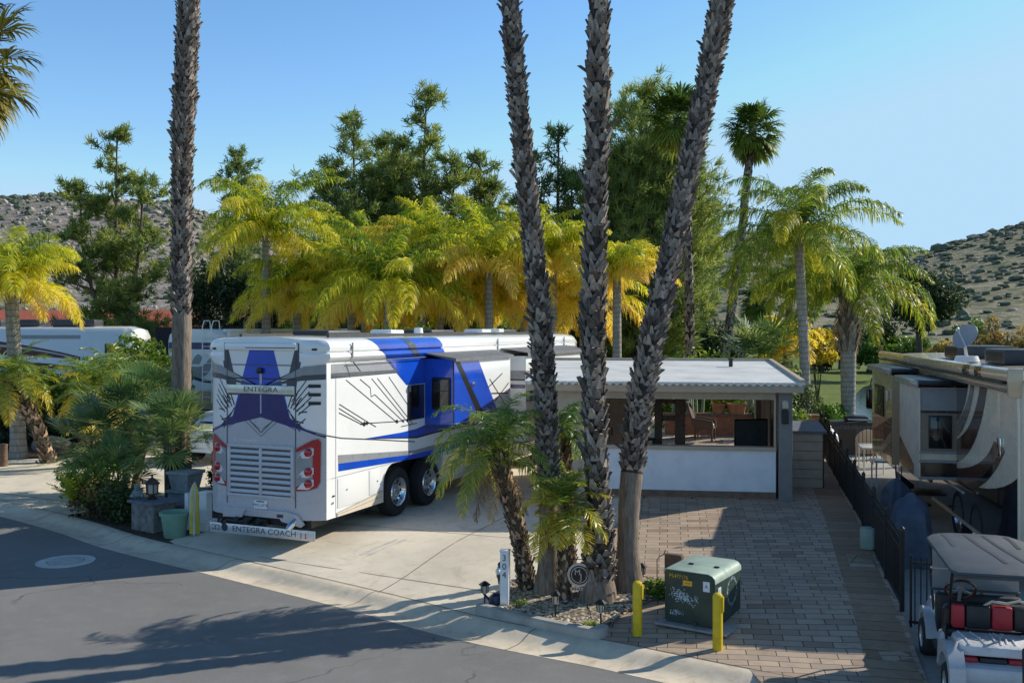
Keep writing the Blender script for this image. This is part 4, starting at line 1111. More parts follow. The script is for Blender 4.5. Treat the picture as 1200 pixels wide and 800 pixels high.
gb('front_seat', lambda q: (q.bbox(-.46,.46,-.28,.20,.56,.68,.05,0), q.bbox(-.46,.46,-.36,-.26,.70,.98,.04,0)), [M['seatblack']])
def backrest(q):
    xs = [-.46,-.32,-.06,.16,.38,.47]
    for i in range(5):
        q.bbox(xs[i],xs[i+1]-.004,-.47,-.375,.72,.985,.035,[0,1,0,1,0][i])
    q.tube([(-.14,-.42,.97),(-.05,-.42,1.03),(.10,-.42,1.015),(.22,-.42,1.05),(.3,-.42,1.03)], .014, 8, 2)
gb('backrest', backrest, [M['redcloth'],M['seatblack'],M['cream']])
def rseat(q):
    q.bbox(-.47,.47,-.98,-.44,.58,.70,.05,0)
    rn = random.Random(2)
    for k in range(9):
        x = rn.uniform(-.4,.4); q.tube([(x,-.95+rn.random()*.1,.70),(x+rn.uniform(-.06,.06),-.7,.708),(x+rn.uniform(-.1,.1),-.5,.70)], .012, 5, 0)
    xs = [-.47,-.28,.0,.22,.47]
    for i in range(4): q.bbox(xs[i],xs[i+1]-.004,-.97,-.5,.49,.575,.03,[1,2,1,2][i])
gb('rear_seat', rseat, [M['seatwhite'],M['redcloth'],M['seatblack']])
gb('rear_footrest', lambda q: (q.bbox(-.45,.45,-1.40,-1.08,.25,.28,.01,0), q.bbox(-.45,.45,-1.42,-1.39,.24,.34,.01,1)), [M['dkgrey'],M['alu']])
gb('grab_bar', lambda q: (q.tube([(.06,-1.36,.28),(.06,-1.33,.80),(.12,-1.33,.86),(.36,-1.33,.86),(.42,-1.33,.80),(.42,-1.36,.28)], .017, 8, 0)), [M['blackmetal']])
gb('side_rail', lambda q: (q.tube([(-.50,-.34,.72),(-.53,-.52,.70),(-.54,-.64,.60),(-.54,-.80,.36),(-.53,-1.1,.30)], .016, 8, 0), q.tube([(.50,-.34,.72),(.53,-.52,.70),(.54,-.64,.60),(.54,-.80,.36),(.53,-1.1,.30)], .016, 8, 0)), [M['blackmetal']])
gb('golf_bag', lambda q: (q.lathe([(0,.0),(.10,.0),(.11,.1),(.10,.22),(.06,.26),(0,.27)], 12, 0, (-.42,-.22,.66)), q.blob((-.44,-.12,.84),(.07,.07,.08),0,2,.1,3)), [M['black']])
gb('wing_mirror', lambda q: (q.tube([(.02,.70,1.30),(.02,.66,1.34)], .008, 6, 0), q.bbox(-.2,.2,.62,.66,1.30,1.37,.015,0)), [M['black']])
for s in (-1, 1):
    for y in (.85,-.82):
        q = MB(); x1 = s*.60; x0 = s*.42
        q.lathe([(.13,x1-s*.01),(.15,x1),(.20,x1),(.225,x1-s*.03),(.23,x1-s*.06),(.23,x0),(0,x0)], 24, 0, (0,y,.23), axis='x'); o = q.build('wheel', [M['rubber']], gc, smooth=40)
        q = MB(); q.lathe([(0,x1-s*.01),(.05,x1-s*.01),(.06,x1-s*.04),(.11,x1-s*.04),(.13,x1-s*.008)], 20, 0, (0,y,.23), axis='x'); q.build('rim', [M['alu']], o, smooth=40)
# ------------------------------------------------------------------ patio room (pavilion)
pv = thing('patio_pavilion', 'taupe patio room with flat white roof and white half wall beside the paver drive', 'pavilion', (5.661,19.731,.50), -R(8))
pv.scale = (.875,.875,.875)
def pb(name, fn, mats, parent=pv, sm=None):
    q = MB(); fn(q); return q.build(name, mats, parent, smooth=sm)
W_, D_ = 5.95, 5.6
pb('floor', lambda q: q.box(-W_,0,.02,D_+4.5,-.05,.03), [M['border']])
pb('half_wall', lambda q: q.box(-4.72,-.39,.05,.19,.185,1.135), [M['stucco']])
pb('plinth', lambda q: q.box(-4.72,-.39,.03,.2,-.2,.183), [mat('brown_plinth', (.21,.135,.09), .75, var=.2, scale=6)])
pb('window_sill', lambda q: q.box(-4.72,-.385,-.01,.26,1.137,1.225), [M['tan']])
pb('header_beam', lambda q: (q.box(-W_,-.395,.05,.17,2.345,2.57), q.box(-4.7,-.40,.03,.05,2.32,2.36)), [M['beige']])
pb('window_frame', lambda q: (q.box(-4.76,-4.70,.02,.14,1.226,2.344,0), q.box(-.43,-.392,.02,.14,1.226,2.344,0)), [M['tan']])
pb('end_panel', lambda q: (q.box(-W_,-4.78,.06,.16,.0,2.344,0), q.box(-4.86,-4.78,.02,.058,.0,2.344,1)), [M['beige'],M['tan']])
pb('wall_lamp', lambda q: (q.bbox(-5.12,-4.98,-.06,.06,1.78,2.08,.02,0),), [M['black']])
pb('wall_lamp', lambda q: (q.bbox(-.27,-.12,-.10,-.002,1.78,2.10,.02,0), q.bbox(-.26,-.13,-.09,-.004,2.12,2.32,.03,1)), [M['black'],M['lampglass']])
def post(x0,x1,y0,y1,m='postgrey'):
    return pb('post', lambda q: (q.bbox(x0,x1,y0,y1,0,2.50,.012,0), q.bbox(x0-.015,x1+.015,y0-.015,y1+.015,0,.06,.01,0)), [M[m]])
post(-.33,-.02,.0,.34); post(-.3,-.02,D_-.3,D_); post(-W_,-W_+.2,D_-.3,D_); post(-W_,-W_+.2,.2,.45,'tan')
def roof(q):
    x0, x1 = -W_-.25, .22; y0, y1 = -.26, D_+.3; za, zb = 2.73, 3.02
    q.add([(x0,y0,za),(x1,y0,za),(x1,y1,zb),(x0,y1,zb),(x0,y0,za-.05),(x1,y0,za-.05),(x1,y1,zb-.05),(x0,y1,zb-.05)], [(0,1,2,3),(7,6,5,4),(0,4,5,1),(1,5,6,2),(2,6,7,3),(3,7,4,0)], 0)
    n_ = 37
    for k in range(n_):
        x = x0+.03+(x1-x0-.06)*(k+.5)/n_
        q.prism([(x-.055,2.735),(x-.045,2.665),(x-.02,2.65),(x+.02,2.65),(x+.045,2.665),(x+.055,2.735)], y0-.07, y0+.02, 'y', 0)
    # raised ribs and upstands of the roof
    for k in range(0):
        x = x0+.4+k*.68
        s_ = (zb-za)/(y1-y0)
        q.add([(x-.02,y0+.05,za+.012),(x+.02,y0+.05,za+.012),(x+.02,y1-.1,zb+.008),(x-.02,y1-.1,zb+.008)], [(0,1,2,3)], 0)
    for xx in (x1-.10,):
        q.add([(xx,y0,za),(xx+.1,y0,za),(xx+.1,y1,zb),(xx,y1,zb),(xx,y0,za+.07),(xx+.1,y0,za+.07),(xx+.1,y1,zb+.07),(xx,y1,zb+.07)], [(4,5,6,7),(0,1,5,4),(1,2,6,5),(2,3,7,6),(3,0,4,7)], 1)
    q.box(x0,x1,y1-.08,y1,zb-.02,zb+.07,1)
rf = pb('roof', roof, [M['roofwhite'],M['tan']])
pb('roof_vent', lambda q: (q.cyl((-1.1,3.9,2.93),(-1.1,3.9,3.12),.055,n=12,mi=0), q.cyl((-1.1,3.9,3.12),(-1.1,3.9,3.15),.08,n=12,mi=0)), [M['black']], rf, 40)
pb('fascia', lambda q: (q.box(-W_-.22,.20,-.24,-.2,2.50,2.665,0), q.box(.16,.2,-.2,D_+.2,2.50,2.70,0), q.box(-W_-.2,.16,-.19,D_+.1,2.572,2.60,1)), [M['tan'],M['beige']])
pb('back_wall', lambda q: q.box(-W_+.2,-3.5,D_-.12,D_-.02,.03,2.5), [M['beige']])
pb('side_wall', lambda q: q.box(-W_+.05,-W_+.15,.5,D_-.35,.03,2.5), [M['beige']])
pb('side_screen', lambda q: (q.box(-.16,-.12,.36,D_-.32,.03,2.5,0), [q.box(-.18,-.10,y,y+.06,.03,2.5,1) for y in (1.6,3.0,4.4)]), [M['darkbrown'],M['postgrey']])
pb('pillar', lambda q: (q.bbox(-2.62,-2.36,2.6,2.86,.03,2.56,.01,0), q.bbox(-3.15,-2.95,2.7,2.9,.03,2.56,.01,0), q.bbox(-3.1,-2.4,2.72,2.84,1.55,1.68,.01,0), q.bbox(-3.1,-2.4,2.72,2.84,2.0,2.1,.01,0)), [M['wood']])
# things inside and behind the room
def inpv(x, y, z=0.03):
    c, s = math.cos(-R(8)), math.sin(-R(8)); return (5.661+(x*c-y*s)*.875, 19.731+(x*s+y*c)*.875, .5+z*.875)
def single(name, label, cat, fn, mats, loc=(0,0,0), rz=0, group=None, sm=None):
    q = MB(); fn(q); o = q.build(name, mats, None, smooth=sm); o.location = loc; o.rotation_euler = (0,0,rz); return tag(o, label, cat, group)
ch = thing('wicker_armchair', 'brown wicker armchair on the sunny patio seen through the pavilion window', 'chair', inpv(-1.35,11.9), R(70))
def wseat(q):
    q.bbox(-.30,.30,-.28,.30,.34,.42,.04,0)
    for x in (-.27,.27):
        for y in (-.25,.26): q.cyl((x,y,0),(x,y,.36),.03,.035,10,0)
pb('seat', wseat, [M['wicker']], ch, 40)
pb('cushion', lambda q: q.bbox(-.25,.25,-.25,.22,.42,.50,.035,0), [M['cream']], ch, 40)
def wback(q):
    n_ = 10; vs = []
    for i in range(n_+1):
        t = i/n_; z = .40+.72*t; y = .25+.18*t+.05*t*t; hw = .30-.06*max(0,t-.6)/.4-(.12 if i == n_ else 0)
        for x in (-hw,-hw*.5,0,hw*.5,hw): vs.append((x, y+.10*(1-(abs(x)/.31)**2), z))
    fs = [(i*5+j, i*5+j+1, (i+1)*5+j+1, (i+1)*5+j) for i in range(n_) for j in range(4)]
    q.add(vs, fs, 0); q.add([(x, y+.03, z) for x, y, z in vs], fs, 0)
    q.tube([(-.3,.25,.4),(-.3,.43,.9),(-.2,.5,1.12),(0,.58,1.14),(.2,.5,1.12),(.3,.43,.9),(.3,.25,.4)], .03, 8, 0)
pb('backrest', wback, [M['wicker']], ch, 40)
for x in (-.31,.31): pb('armrest', lambda q: (q.tube([(x,.36,.66),(x,0,.64),(x,-.26,.60),(x,-.28,.36)], .035, 8, 0), q.box(x-.012,x+.012,-.24,.3,.40,.62,0)), [M['wicker']], ch, 40)
single('planter_wall', 'low brown brick planter wall behind the pavilion patio', 'planter', lambda q: (q.box(-2.2,2.6,0,.5,0,.62,0), q.box(-2.25,2.65,-.04,.54,.62,.70,1)), [M['terracotta'],M['wood']], inpv(-.2,13.6,-.0), -R(8))
single('patio_screen', 'dark flat screen standing low inside the right end of the pavilion window', 'screen', lambda q: (q.bbox(-.40,.40,-.03,.03,.6,1.38,.02,0), q.box(-.37,.37,-.034,-.031,.64,1.34,1), q.box(-.3,.3,-.15,.15,.0,.04,0), q.box(-.06,.06,-.03,.03,.04,.6,0)), [M['black'],mat('screen_glass', (.10,.115,.12), .12, spec=.9)], inpv(-.66,3.0), R(8))
single('bar_counter', 'long brown wooden counter under the pavilion window', 'counter', lambda q: (q.bbox(-2.1,2.1,-.3,.3,.80,.86,.015,0), q.box(-2.0,2.0,-.2,.2,0,.80,1)), [M['wood'],M['darkbrown']], inpv(-2.55,1.2), -R(8))
single('storage_cabinet', 'pale cabinet against the back of the dim left end of the pavilion', 'cabinet', lambda q: (q.bbox(-.6,.6,-.3,.3,0,1.75,.02,0), q.box(-.005,.005,-.304,-.3,.1,1.7,1), q.bbox(-.08,-.05,-.33,-.3,.8,1.0,.01,1), q.bbox(.05,.08,-.33,-.3,.8,1.0,.01,1)), [M['silver'],M['dkgrey']], inpv(-4.4,4.9), -R(8))
single('dining_chair', 'dark dining chair beside the wooden pillar inside the pavilion', 'chair', lambda q: (q.bbox(-.24,.24,-.24,.24,.95,1.0,.02,0), q.bbox(-.24,.24,.2,.26,1.0,1.75,.02,0), [q.cyl((x,y,0),(x,y,.95),.025,n=8) for x in (-.2,.2) for y in (-.2,.2)]), [M['darkbrown']], inpv(-3.5,2.1), R(30), sm=40)

# beige storage shed beside the pavilion
single('storage_shed', 'low beige storage shed with sloping lid between the pavilion and the fence', 'shed', lambda q: (q.bbox(-.36,.36,-.5,.5,0,1.18,.015,0), q.add([(-.42,-.56,1.185),(.42,-.56,1.185),(.42,.56,1.30),(-.42,.56,1.30),(-.42,-.56,1.24),(.42,-.56,1.24),(.42,.56,1.36),(-.42,.56,1.36)],[(3,2,1,0),(4,5,6,7),(0,1,5,4),(1,2,6,5),(2,3,7,6),(3,0,4,7)],1), [q.box(-.362,.362,-.507,-.5,z,z+.008,2) for z in (.2,.4,.6,.8,1.0)], q.box(.34,.37,-.51,-.49,0,1.18,2)), [M['beige'],M['capstone'],M['darkbrown']], GL(941,567, 0), -R(8))

# ------------------------------------------------------------------ black iron fence
fe = thing('iron_fence', 'long black iron picket fence along the edge of the paver drive', 'fence', (F0.x,F0.y,.245), -math.atan2(FD.x, FD.y))
fe.rotation_euler = (math.atan2(.25,(F1-F0).length),0,-math.atan2(FD.x, FD.y))
FL = (F1-F0).length
def fposts(y):
    q = MB(); q.box(-.028,.028,y-.028,y+.028,0,1.07); q.lathe([(0,1.13),(.03,1.10),(.035,1.07),(0,1.07)], 8, 0, (0,y,0)); return q.build('post', [M['blackmetal']], fe)
for k in range(11): fposts(FL*k/10)
pb('rail', lambda q: (q.box(-.016,.016,0,FL,.93,.96), q.box(-.016,.016,0,FL,.10,.13), q.box(-.016,.016,0,FL,.80,.825)), [M['blackmetal']], fe)
def pick(q):
    n_ = int(FL/.115)
    for k in range(1, n_):
        y = FL*k/n_; q.box(-.009,.009,y-.009,y+.009,.05,1.0)
o = pb('picket', pick, [M['blackmetal']], fe); o['kind'] = 'stuff'
g2 = thing('iron_gate', 'short black iron gate panel turned across the end of the fence beside the golf cart', 'gate', (F0.x+.05,F0.y-.02,.02), -R(20))
pb('frame', lambda q: (q.box(.03,.9,-.014,.014,.86,.89), q.box(.03,.9,-.014,.014,.08,.11), q.box(.88,.92,-.02,.02,.02,1.0), q.box(.04,.07,-.02,.02,.03,.98)), [M['blackmetal']], g2)
pb('pickets', lambda q: [q.box(x-.008,x+.008,-.008,.008,.06,.96) for x in np.arange(.105,.88,.072)], [M['blackmetal']], g2)
fb = thing('iron_fence', 'black iron fence with curved top across the far end of the neighbour patio', 'fence', (F1.x,F1.y,.1), R(12))
pb('panel', lambda q: (q.tube([(0,0,1.0),(.8,0,1.2),(1.8,0,1.26),(2.8,0,1.2),(3.6,0,1.0)], .018, 6, 0), q.box(0,3.6,-.012,.012,.1,.13), [q.cyl((x,0,.05),(x,0,1.0+.25*math.sin(PI*x/3.6)),.009,n=6) for x in np.arange(.1,3.6,.12)]), [M['blackmetal']], fb)
# kerb block and green canister at the fence
fpt = lambda d, off: (F0.x+FD.x*d-sdn.x*off, F0.y+FD.y*d-sdn.y*off)
single('paver_step', 'low paver-capped block beside the fence, in front of the green canister', 'block', lambda q: (q.bbox(-.18,.18,-.65,.45,0,.13,.01,0), q.bbox(-.182,.182,-.67,-.655,.0,.128,.004,1)), [M['border'],M['padcon']], (*fpt(2.7,.28),.245), -math.atan2(FD.x,FD.y))
single('green_canister', 'pale green canister standing on the paver edge against the iron fence', 'canister', lambda q: q.lathe([(0,.0),(.115,.0),(.125,.02),(.125,.30),(.115,.335),(.06,.35),(0,.352)], 20, 0), [mat('pale_green_plastic', (.24,.34,.30), .5, var=.08)], GL(1017,643, .01), 0, sm=40)

# ------------------------------------------------------------------ behind the fence
def covered(q, h, w_, d_, seed):
    rn = random.Random(seed); nr, nc = 18, 56
    ph = [rn.uniform(0,6.28) for _ in range(4)]
    vs = []; fs = []
    for i in range(nr+1):
        t = i/nr; z = h*t
        for k in range(nc):
            a = 2*PI*k/nc
            fold = 1+.17*(1-t*.8)*math.sin(a*5+ph[0]+t*1.2)+.09*(1-t*.6)*math.sin(a*9+ph[1]-t)
            base = (1-.28*t) if t < .8 else (1-.28*.8)*(1-((t-.8)/.2)**2.2*.75)
            ce, se = math.cos(a), math.sin(a)
            if t < .12: fold += .06*math.sin(a*13+ph[3])
            sx = math.copysign(abs(ce)**.7, ce); sy = math.copysign(abs(se)**.7, se)
            lean = .10*math.sin(a+ph[2])*t
            vs.append((sx*w_/2*base*fold, sy*d_/2*base*fold, z+lean*(t > .5)))
    for i in range(nr):
        for k in range(nc): fs.append((i*nc+k, i*nc+(k+1) % nc, (i+1)*nc+(k+1) % nc, (i+1)*nc+k))
    fs.append(tuple(nr*nc+k for k in range(nc)))
    q.add(vs, fs)
x_, y_ = G(1067,662)
single('covered_grill', 'tall blue-grey cover draped over a grill behind the near end of the fence', 'covered grill', lambda q: covered(q, 1.12, .74, .6, 2), [M['tarp']], (x_,y_,.0), -R(12), sm=60)
x_, y_ = G(1052,632)
single('covered_grill', 'smaller blue-grey cover behind the tall draped one', 'covered grill', lambda q: covered(q, 1.08, .66, .55, 7), [M['tarp']], (x_+.0,y_,.0), R(20), sm=60)
x_, y_ = G(1003,531)
single('barbecue_island', 'dark barbecue island with flat lid at the far end of the neighbour patio', 'barbecue', lambda q: (q.bbox(-.75,.75,-.4,.4,0,.95,.03,0), q.bbox(-.8,.8,-.45,.45,.95,1.02,.02,1), q.bbox(-.35,.35,-.32,.32,1.02,1.2,.08,1), q.cyl((-.3,-.36,1.1),(.3,-.36,1.1),.018,n=8,mi=2), q.box(-.6,-.05,-.405,-.4,.15,.8,1), q.box(.05,.6,-.405,-.4,.15,.8,1)), [M['dkgrey'],M['black'],M['alu']], (x_,y_,0), -R(10), sm=40)
def ptable(name, label, x, y, w_, d_, h, rz):
    t = thing(name, label, 'table', (x,y,0), rz)
    pb('table_top', lambda q: q.bbox(-w_/2,w_/2,-d_/2,d_/2,h-.05,h,.015,0), [M['white']], t, 40)
    for sx in (-1,1):
        for sy in (-1,1): pb('leg', lambda q: q.cyl((sx*(w_/2-.06),sy*(d_/2-.06),0),(sx*(w_/2-.06),sy*(d_/2-.06),h-.05),.02,n=8), [M['white']], t, 40)
ptable('side_table', 'larger white folding table in front of the beige patio chair behind the fence', 9.95, 27.2, .62, 1.15, .72, -R(12))
ptable('side_table', 'small white table nearest the steps of the champagne motorhome', 9.35, 24.4, .8, .5, .70, -R(4))
pc = thing('patio_chair', 'rounded beige patio chair between the white table and the barbecue island', 'chair', (10.25,28.4,0), R(170))
pb('seat', lambda q: (q.bbox(-.28,.28,-.28,.28,.36,.44,.04,0), [q.cyl((sx*.24,sy*.24,0),(sx*.24,sy*.24,.37),.02,n=8) for sx in (-1,1) for sy in (-1,1)]), [M['beige']], pc, 40)
def pback(q):
    pts = [(-.36,.42)]+[(.36*-math.cos(a), .72+.34*math.sin(a)) for a in [PI*k/14 for k in range(15)]]+[(.36,.42)]
    q.prism(pts, .27, .33, 'y', 0)
pb('backrest', pback, [M['beige']], pc, 40)
single('white_cover', 'small white rounded cover standing by the fence behind the white table', 'cover', lambda q: covered(q, .95, .5, .5, 11), [M['white']], (9.55,29.4,0), 0, sm=60)
fc = thing('reflection_chair', 'added folding chair with red sling for the red reflection beside the champagne motorhome slide-outs', 'chair', (9.75,21.6,0), -R(100))  # added chair, stands for a red reflection in the glossy side
pb('frame', lambda q: [q.cyl(a, c, .014, n=6) for a, c in (((-.28,-.25,0),(.28,.25,.5)),((.28,-.25,0),(-.28,.25,.5)),((-.28,.25,0),(-.3,.32,1.0)),((.28,.25,0),(.3,.32,1.0)),((-.28,-.25,0),(-.28,-.22,.62)),((.28,-.25,0),(.28,-.22,.62)))], [M['alu']], fc, 40)
pb('sling', lambda q: q.add([(-.27,-.25,.46),(.27,-.25,.46),(.27,.22,.40),(-.27,.22,.40),(-.28,.31,.95),(.28,.31,.95)], [(0,1,2,3),(3,2,5,4)]), [M['redcloth']], fc)
single('wooden_steps', 'brown wooden rack stacked beside the door of the champagne motorhome', 'rack', lambda q: ([q.box(-.3,.3,-.2,.2,z,z+.04,0) for z in (.3,.55,.8,1.05)], [q.box(x-.02,x+.02,y-.02,y+.02,0,1.1,0) for x in (-.28,.28) for y in (-.18,.18)]), [M['beige']], (10.05,24.3,0), -R(12))
single('lattice_chair', 'tan folded slatted chair leaning beside the far slide-out of the champagne motorhome', 'chair', lambda q: ([q.box(-.28,.28,.2+z*.25,.23+z*.25,z,z+.07,0) for z in (.2,.4,.6,.8,1.0)], [q.tube([(x,.2,0),(x,.5,1.15)], .02, 6, 0) for x in (-.28,.28)]), [M['rvtan']], (9.82,25.6,0), -R(110))

# ------------------------------------------------------------------ utility transformer and bollards
TF = G(838,742); TZ = lot_z(TF[0]-.1,TF[1]+.3)
tx = thing('transformer_box', 'dark green padmount transformer cabinet with yellow numbers and graffiti behind two yellow bollards', 'transformer', (TF[0],TF[1],TZ), -R(33))
TW, TD, TH = .70, .93, .72
def tbox(q):
    # cross-section rounded on the right shoulder, lid sloped toward the front
    pr_ = [(-TW,.06),(0,.06),(0,TH-.12),(-.012,TH-.06),(-.04,TH-.02),(-.09,TH),(-TW+.03,TH),(-TW,TH-.03)]
    q.prism(pr_, 0, TD, 'y', 0)
q_ = MB(); tbox(q_); q_.build('cabinet', [M['txgreen']], tx, smooth=40)
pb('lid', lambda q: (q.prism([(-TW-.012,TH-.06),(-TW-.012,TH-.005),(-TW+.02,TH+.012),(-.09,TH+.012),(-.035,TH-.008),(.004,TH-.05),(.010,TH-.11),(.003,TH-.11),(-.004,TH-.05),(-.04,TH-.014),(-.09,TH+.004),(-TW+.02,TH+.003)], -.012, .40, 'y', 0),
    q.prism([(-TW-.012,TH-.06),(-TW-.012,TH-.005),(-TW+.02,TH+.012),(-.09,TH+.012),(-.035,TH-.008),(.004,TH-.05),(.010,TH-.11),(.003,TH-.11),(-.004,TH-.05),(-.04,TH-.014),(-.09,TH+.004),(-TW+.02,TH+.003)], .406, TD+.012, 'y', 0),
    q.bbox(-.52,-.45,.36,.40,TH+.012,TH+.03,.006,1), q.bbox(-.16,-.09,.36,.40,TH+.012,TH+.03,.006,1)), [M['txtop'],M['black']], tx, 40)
def tface(q):
    q.box(-TW+.02,-.02,-.006,-.001,.09,TH-.09,2)
    Mt = Matrix.Translation((-.50,-.009,TH-.075)) @ Matrix.Rotation(PI/2,4,'X'); q.text('P5477176', .068, Mt, 0, sx=.98)
    q.bbox(-.44,-.31,-.012,-.006,TH-.18,TH-.11,.003,1); q.text('HIGH', .03, Matrix.Translation((-.375,-.0128,TH-.145)) @ Matrix.Rotation(PI/2,4,'X'), 3, sx=1.0)
    q.box(-.16,-.07,-.010,-.006,TH-.22,TH-.09,4); q.text('A', .07, Matrix.Translation((-.115,-.0112,TH-.155)) @ Matrix.Rotation(PI/2,4,'X'), 3)
    rn = random.Random(8)
    def dab(x, z, s):
        a = rn.uniform(0,PI); l = s*rn.uniform(.6,1.8); w_ = s*.35
        c, s_ = math.cos(a), math.sin(a)
        y = -.0075-rn.random()*.003
        q.poly([(x+c*l,y,z+s_*l),(x-s_*w_,y,z+c*w_),(x-c*l,y,z-s_*l),(x+s_*w_,y,z-c*w_)], 5)
    for _ in range(150):
        u = rn.gauss(0,.05); dab(-.47+u*1.6+.02, .40+rn.gauss(0,.036)-u*.25, .0105)
    for k in range(26): t = k/25; dab(-.42+.13*t, .40-.13*t+rn.gauss(0,.006), .008)
    for k in range(12): t = k/11; dab(-.28+.05*t, .40-.06*t, .008); dab(-.23-.03*t, .41-.06*t, .007)
    for k in range(40): dab(-.62+rn.random()*.19, .17+.02*math.sin(k*1.7)+rn.gauss(0,.010), .0095)
    # ring on the right flank
    for k in range(110):
        a = 2*PI*k/110; y = .60+.17*math.cos(a)+rn.gauss(0,.012); z = .40+.17*math.sin(a)+rn.gauss(0,.012); s = .016
        x = .004+rn.random()*.002; b_ = rn.uniform(0,PI); q.poly([(x,y+s*math.cos(b_),z+s*math.sin(b_)),(x,y-s*.4*math.sin(b_),z+s*.4*math.cos(b_)),(x,y-s*math.cos(b_),z-s*math.sin(b_))], 5)
    q.box(.0,.006,.10,.20,.42,.54,4); q.text('!', .08, Matrix.Translation((.0075,.15,.48)) @ Matrix.Rotation(PI/2,4,'Z') @ Matrix.Rotation(PI/2,4,'X'), 3)
    q.bbox(-.30,-.24,-.035,-.005,.05,.09,.006,2)
pb('door', tface, [M['orange'],M['orange'],M['txgreen'],M['letter'],M['plate'],M['graff']], tx)
pb('base', lambda q: q.box(-TW+.015,-.015,.015,TD-.015,.0,.06), [M['dkgrey']], tx)
padr = Matrix.Rotation(-R(33),4,'Z')
single('concrete_pad', 'thin concrete pad under the green transformer', 'pad', lambda q: q.bbox(-.80,.20,-.12,1.06,-.004,.026,.008), [M['padcon']], (TF[0],TF[1],TZ+.004), -R(33))
for (x_, y_), lab in ((G(747,744),'yellow bollard in front of the gravel bed, left of the transformer'),(G(841,761),'yellow bollard standing right in front of the transformer door')):
    single('bollard', lab, 'bollard', lambda q: (q.lathe([(0,-.02),(.062,-.02),(.062,.655),(.056,.68),(.035,.695),(0,.70)], 20, 0), q.bbox(.045,.075,-.022,.022,.47,.66,.006,0)), [M['yellow']], (x_,y_,lot_z(x_,y_)+.004), R(-25), 'yellow bollards guarding the transformer', 40)
single('wooden_post', 'short reddish brown square post behind the left edge of the transformer', 'post', lambda q: (q.bbox(-.13,.13,-.05,.05,0,.62,.012,0)), [M['wood']], GL(790,700, 0), -R(33))

# ------------------------------------------------------------------ planting bed in front of the palms
bedpx = [(566,717),(610,728),(655,738),(698,745.5),(706,741),(730,722),(760,706),(783,697),(776,684),(745,677),(700,672),(650,672),(600,684),(578,700)]
bp = [G(*p) for p in bedpx]
cxm = sum(p[0] for p in bp)/len(bp); cym = sum(p[1] for p in bp)/len(bp)
b = MB(); rn = random.Random(5)
rings = 10; vs = [(cxm,cym,.10+lot_z(cxm,cym))]
fsm = smooth_line([Vector(p) for p in bp]+[Vector(bp[0])], 6)[:-1]
for i in range(1, rings+1):
    t = i/rings
    for p in fsm: vs.append((cxm+(p.x-cxm)*t, cym+(p.y-cym)*t, lot_z(cxm+(p.x-cxm)*t, cym+(p.y-cym)*t)+.02+.09*(1-t**2.5)+rn.uniform(-.012,.012)*(t < 1)))
m_ = len(fsm); fs = [(0,1+k,1+(k+1) % m_) for k in range(m_)]
for i in range(rings-1):
    for k in range(m_): fs.append((1+i*m_+k, 1+(i+1)*m_+k, 1+(i+1)*m_+(k+1) % m_, 1+i*m_+(k+1) % m_))
b.add(vs, fs); tag(b.build('gravel_bed', [M['gravel']], smooth=60), kind='structure')
# loose stones and bark chips (uncountable)
from mathutils.geometry import intersect_point_tri_2d
def in_bed(x, y):
    ins = False; n_ = len(fsm)
    for i in range(n_):
        a, c = fsm[i], fsm[(i+1) % n_]
        if (a.y > y) != (c.y > y) and x < (c.x-a.x)*(y-a.y)/(c.y-a.y)+a.x: ins = not ins
    return ins
M['peb'] = [mat('pebble_pale', (.66,.56,.42), .85, var=.3, scale=3), mat('pebble_tan', (.48,.36,.24), .85, var=.3, scale=3), mat('pebble_dark', (.12,.10,.085), .85, var=.3, scale=3), mat('bark_chip', (.34,.23,.13), .9, var=.3, scale=3)]
b = MB(); n_ = 0
xs_ = [p.x for p in fsm]; ys_ = [p.y for p in fsm]
while n_ < 2600:
    x = rn.uniform(min(xs_),max(xs_)); y = rn.uniform(min(ys_),max(ys_))
    if not in_bed(x, y): continue
    n_ += 1; s = rn.uniform(.012,.034); 
    d = math.hypot(x-cxm,y-cym); z = lot_z(x,y)+.055+.035*max(0,1-d)
    bm = bmesh.new(); bmesh.ops.create_icosphere(bm, subdivisions=1, radius=s)
    a = rn.uniform(0,3.1); ca, sa = math.cos(a), math.sin(a); ex = rn.uniform(.9,1.8)
    for v in bm.verts:
        k = 1+rn.uniform(-.2,.2); px_, py_ = v.co.x*ex*k, v.co.y*k
        v.co = Vector((x+px_*ca-py_*sa, y+px_*sa+py_*ca, z+v.co.z*.6))
    b.bm(bm, rn.choice([0,0,0,1,1,2,3]))
tag(b.build('pebbles', M['peb'], recalc=False), kind='stuff')
# rounded kerb along the front of the bed
kp = smooth_line([Vector(G(562,717)),Vector(G(610,729)),Vector(G(655,739)),Vector(G(692,746)),Vector(G(702,746)),Vector(G(706,742))], 8)
b = MB(); pk = [(-.085,-.03),(-.085,.10),(-.06,.125),(.05,.125),(.075,.10),(.075,-.03)]
vs = []
for i, p in enumerate(kp):
    t = (kp[min(i+1,len(kp)-1)]-kp[max(i-1,0)]).normalized(); nn = Vector((-t.y,t.x))
    for d, z in pk: vs.append((p.x+nn.x*d, p.y+nn.y*d, z+lot_z(p.x,p.y)))
k = len(pk); b.add(vs, [(i*k+j,i*k+j+1,(i+1)*k+j+1,(i+1)*k+j) for i in range(len(kp)-1) for j in range(k-1)]+[tuple(range(k)), tuple((len(kp)-1)*k+j for j in range(k))])
tag(b.build('kerb', [M['kerb']], smooth=40), kind='structure')
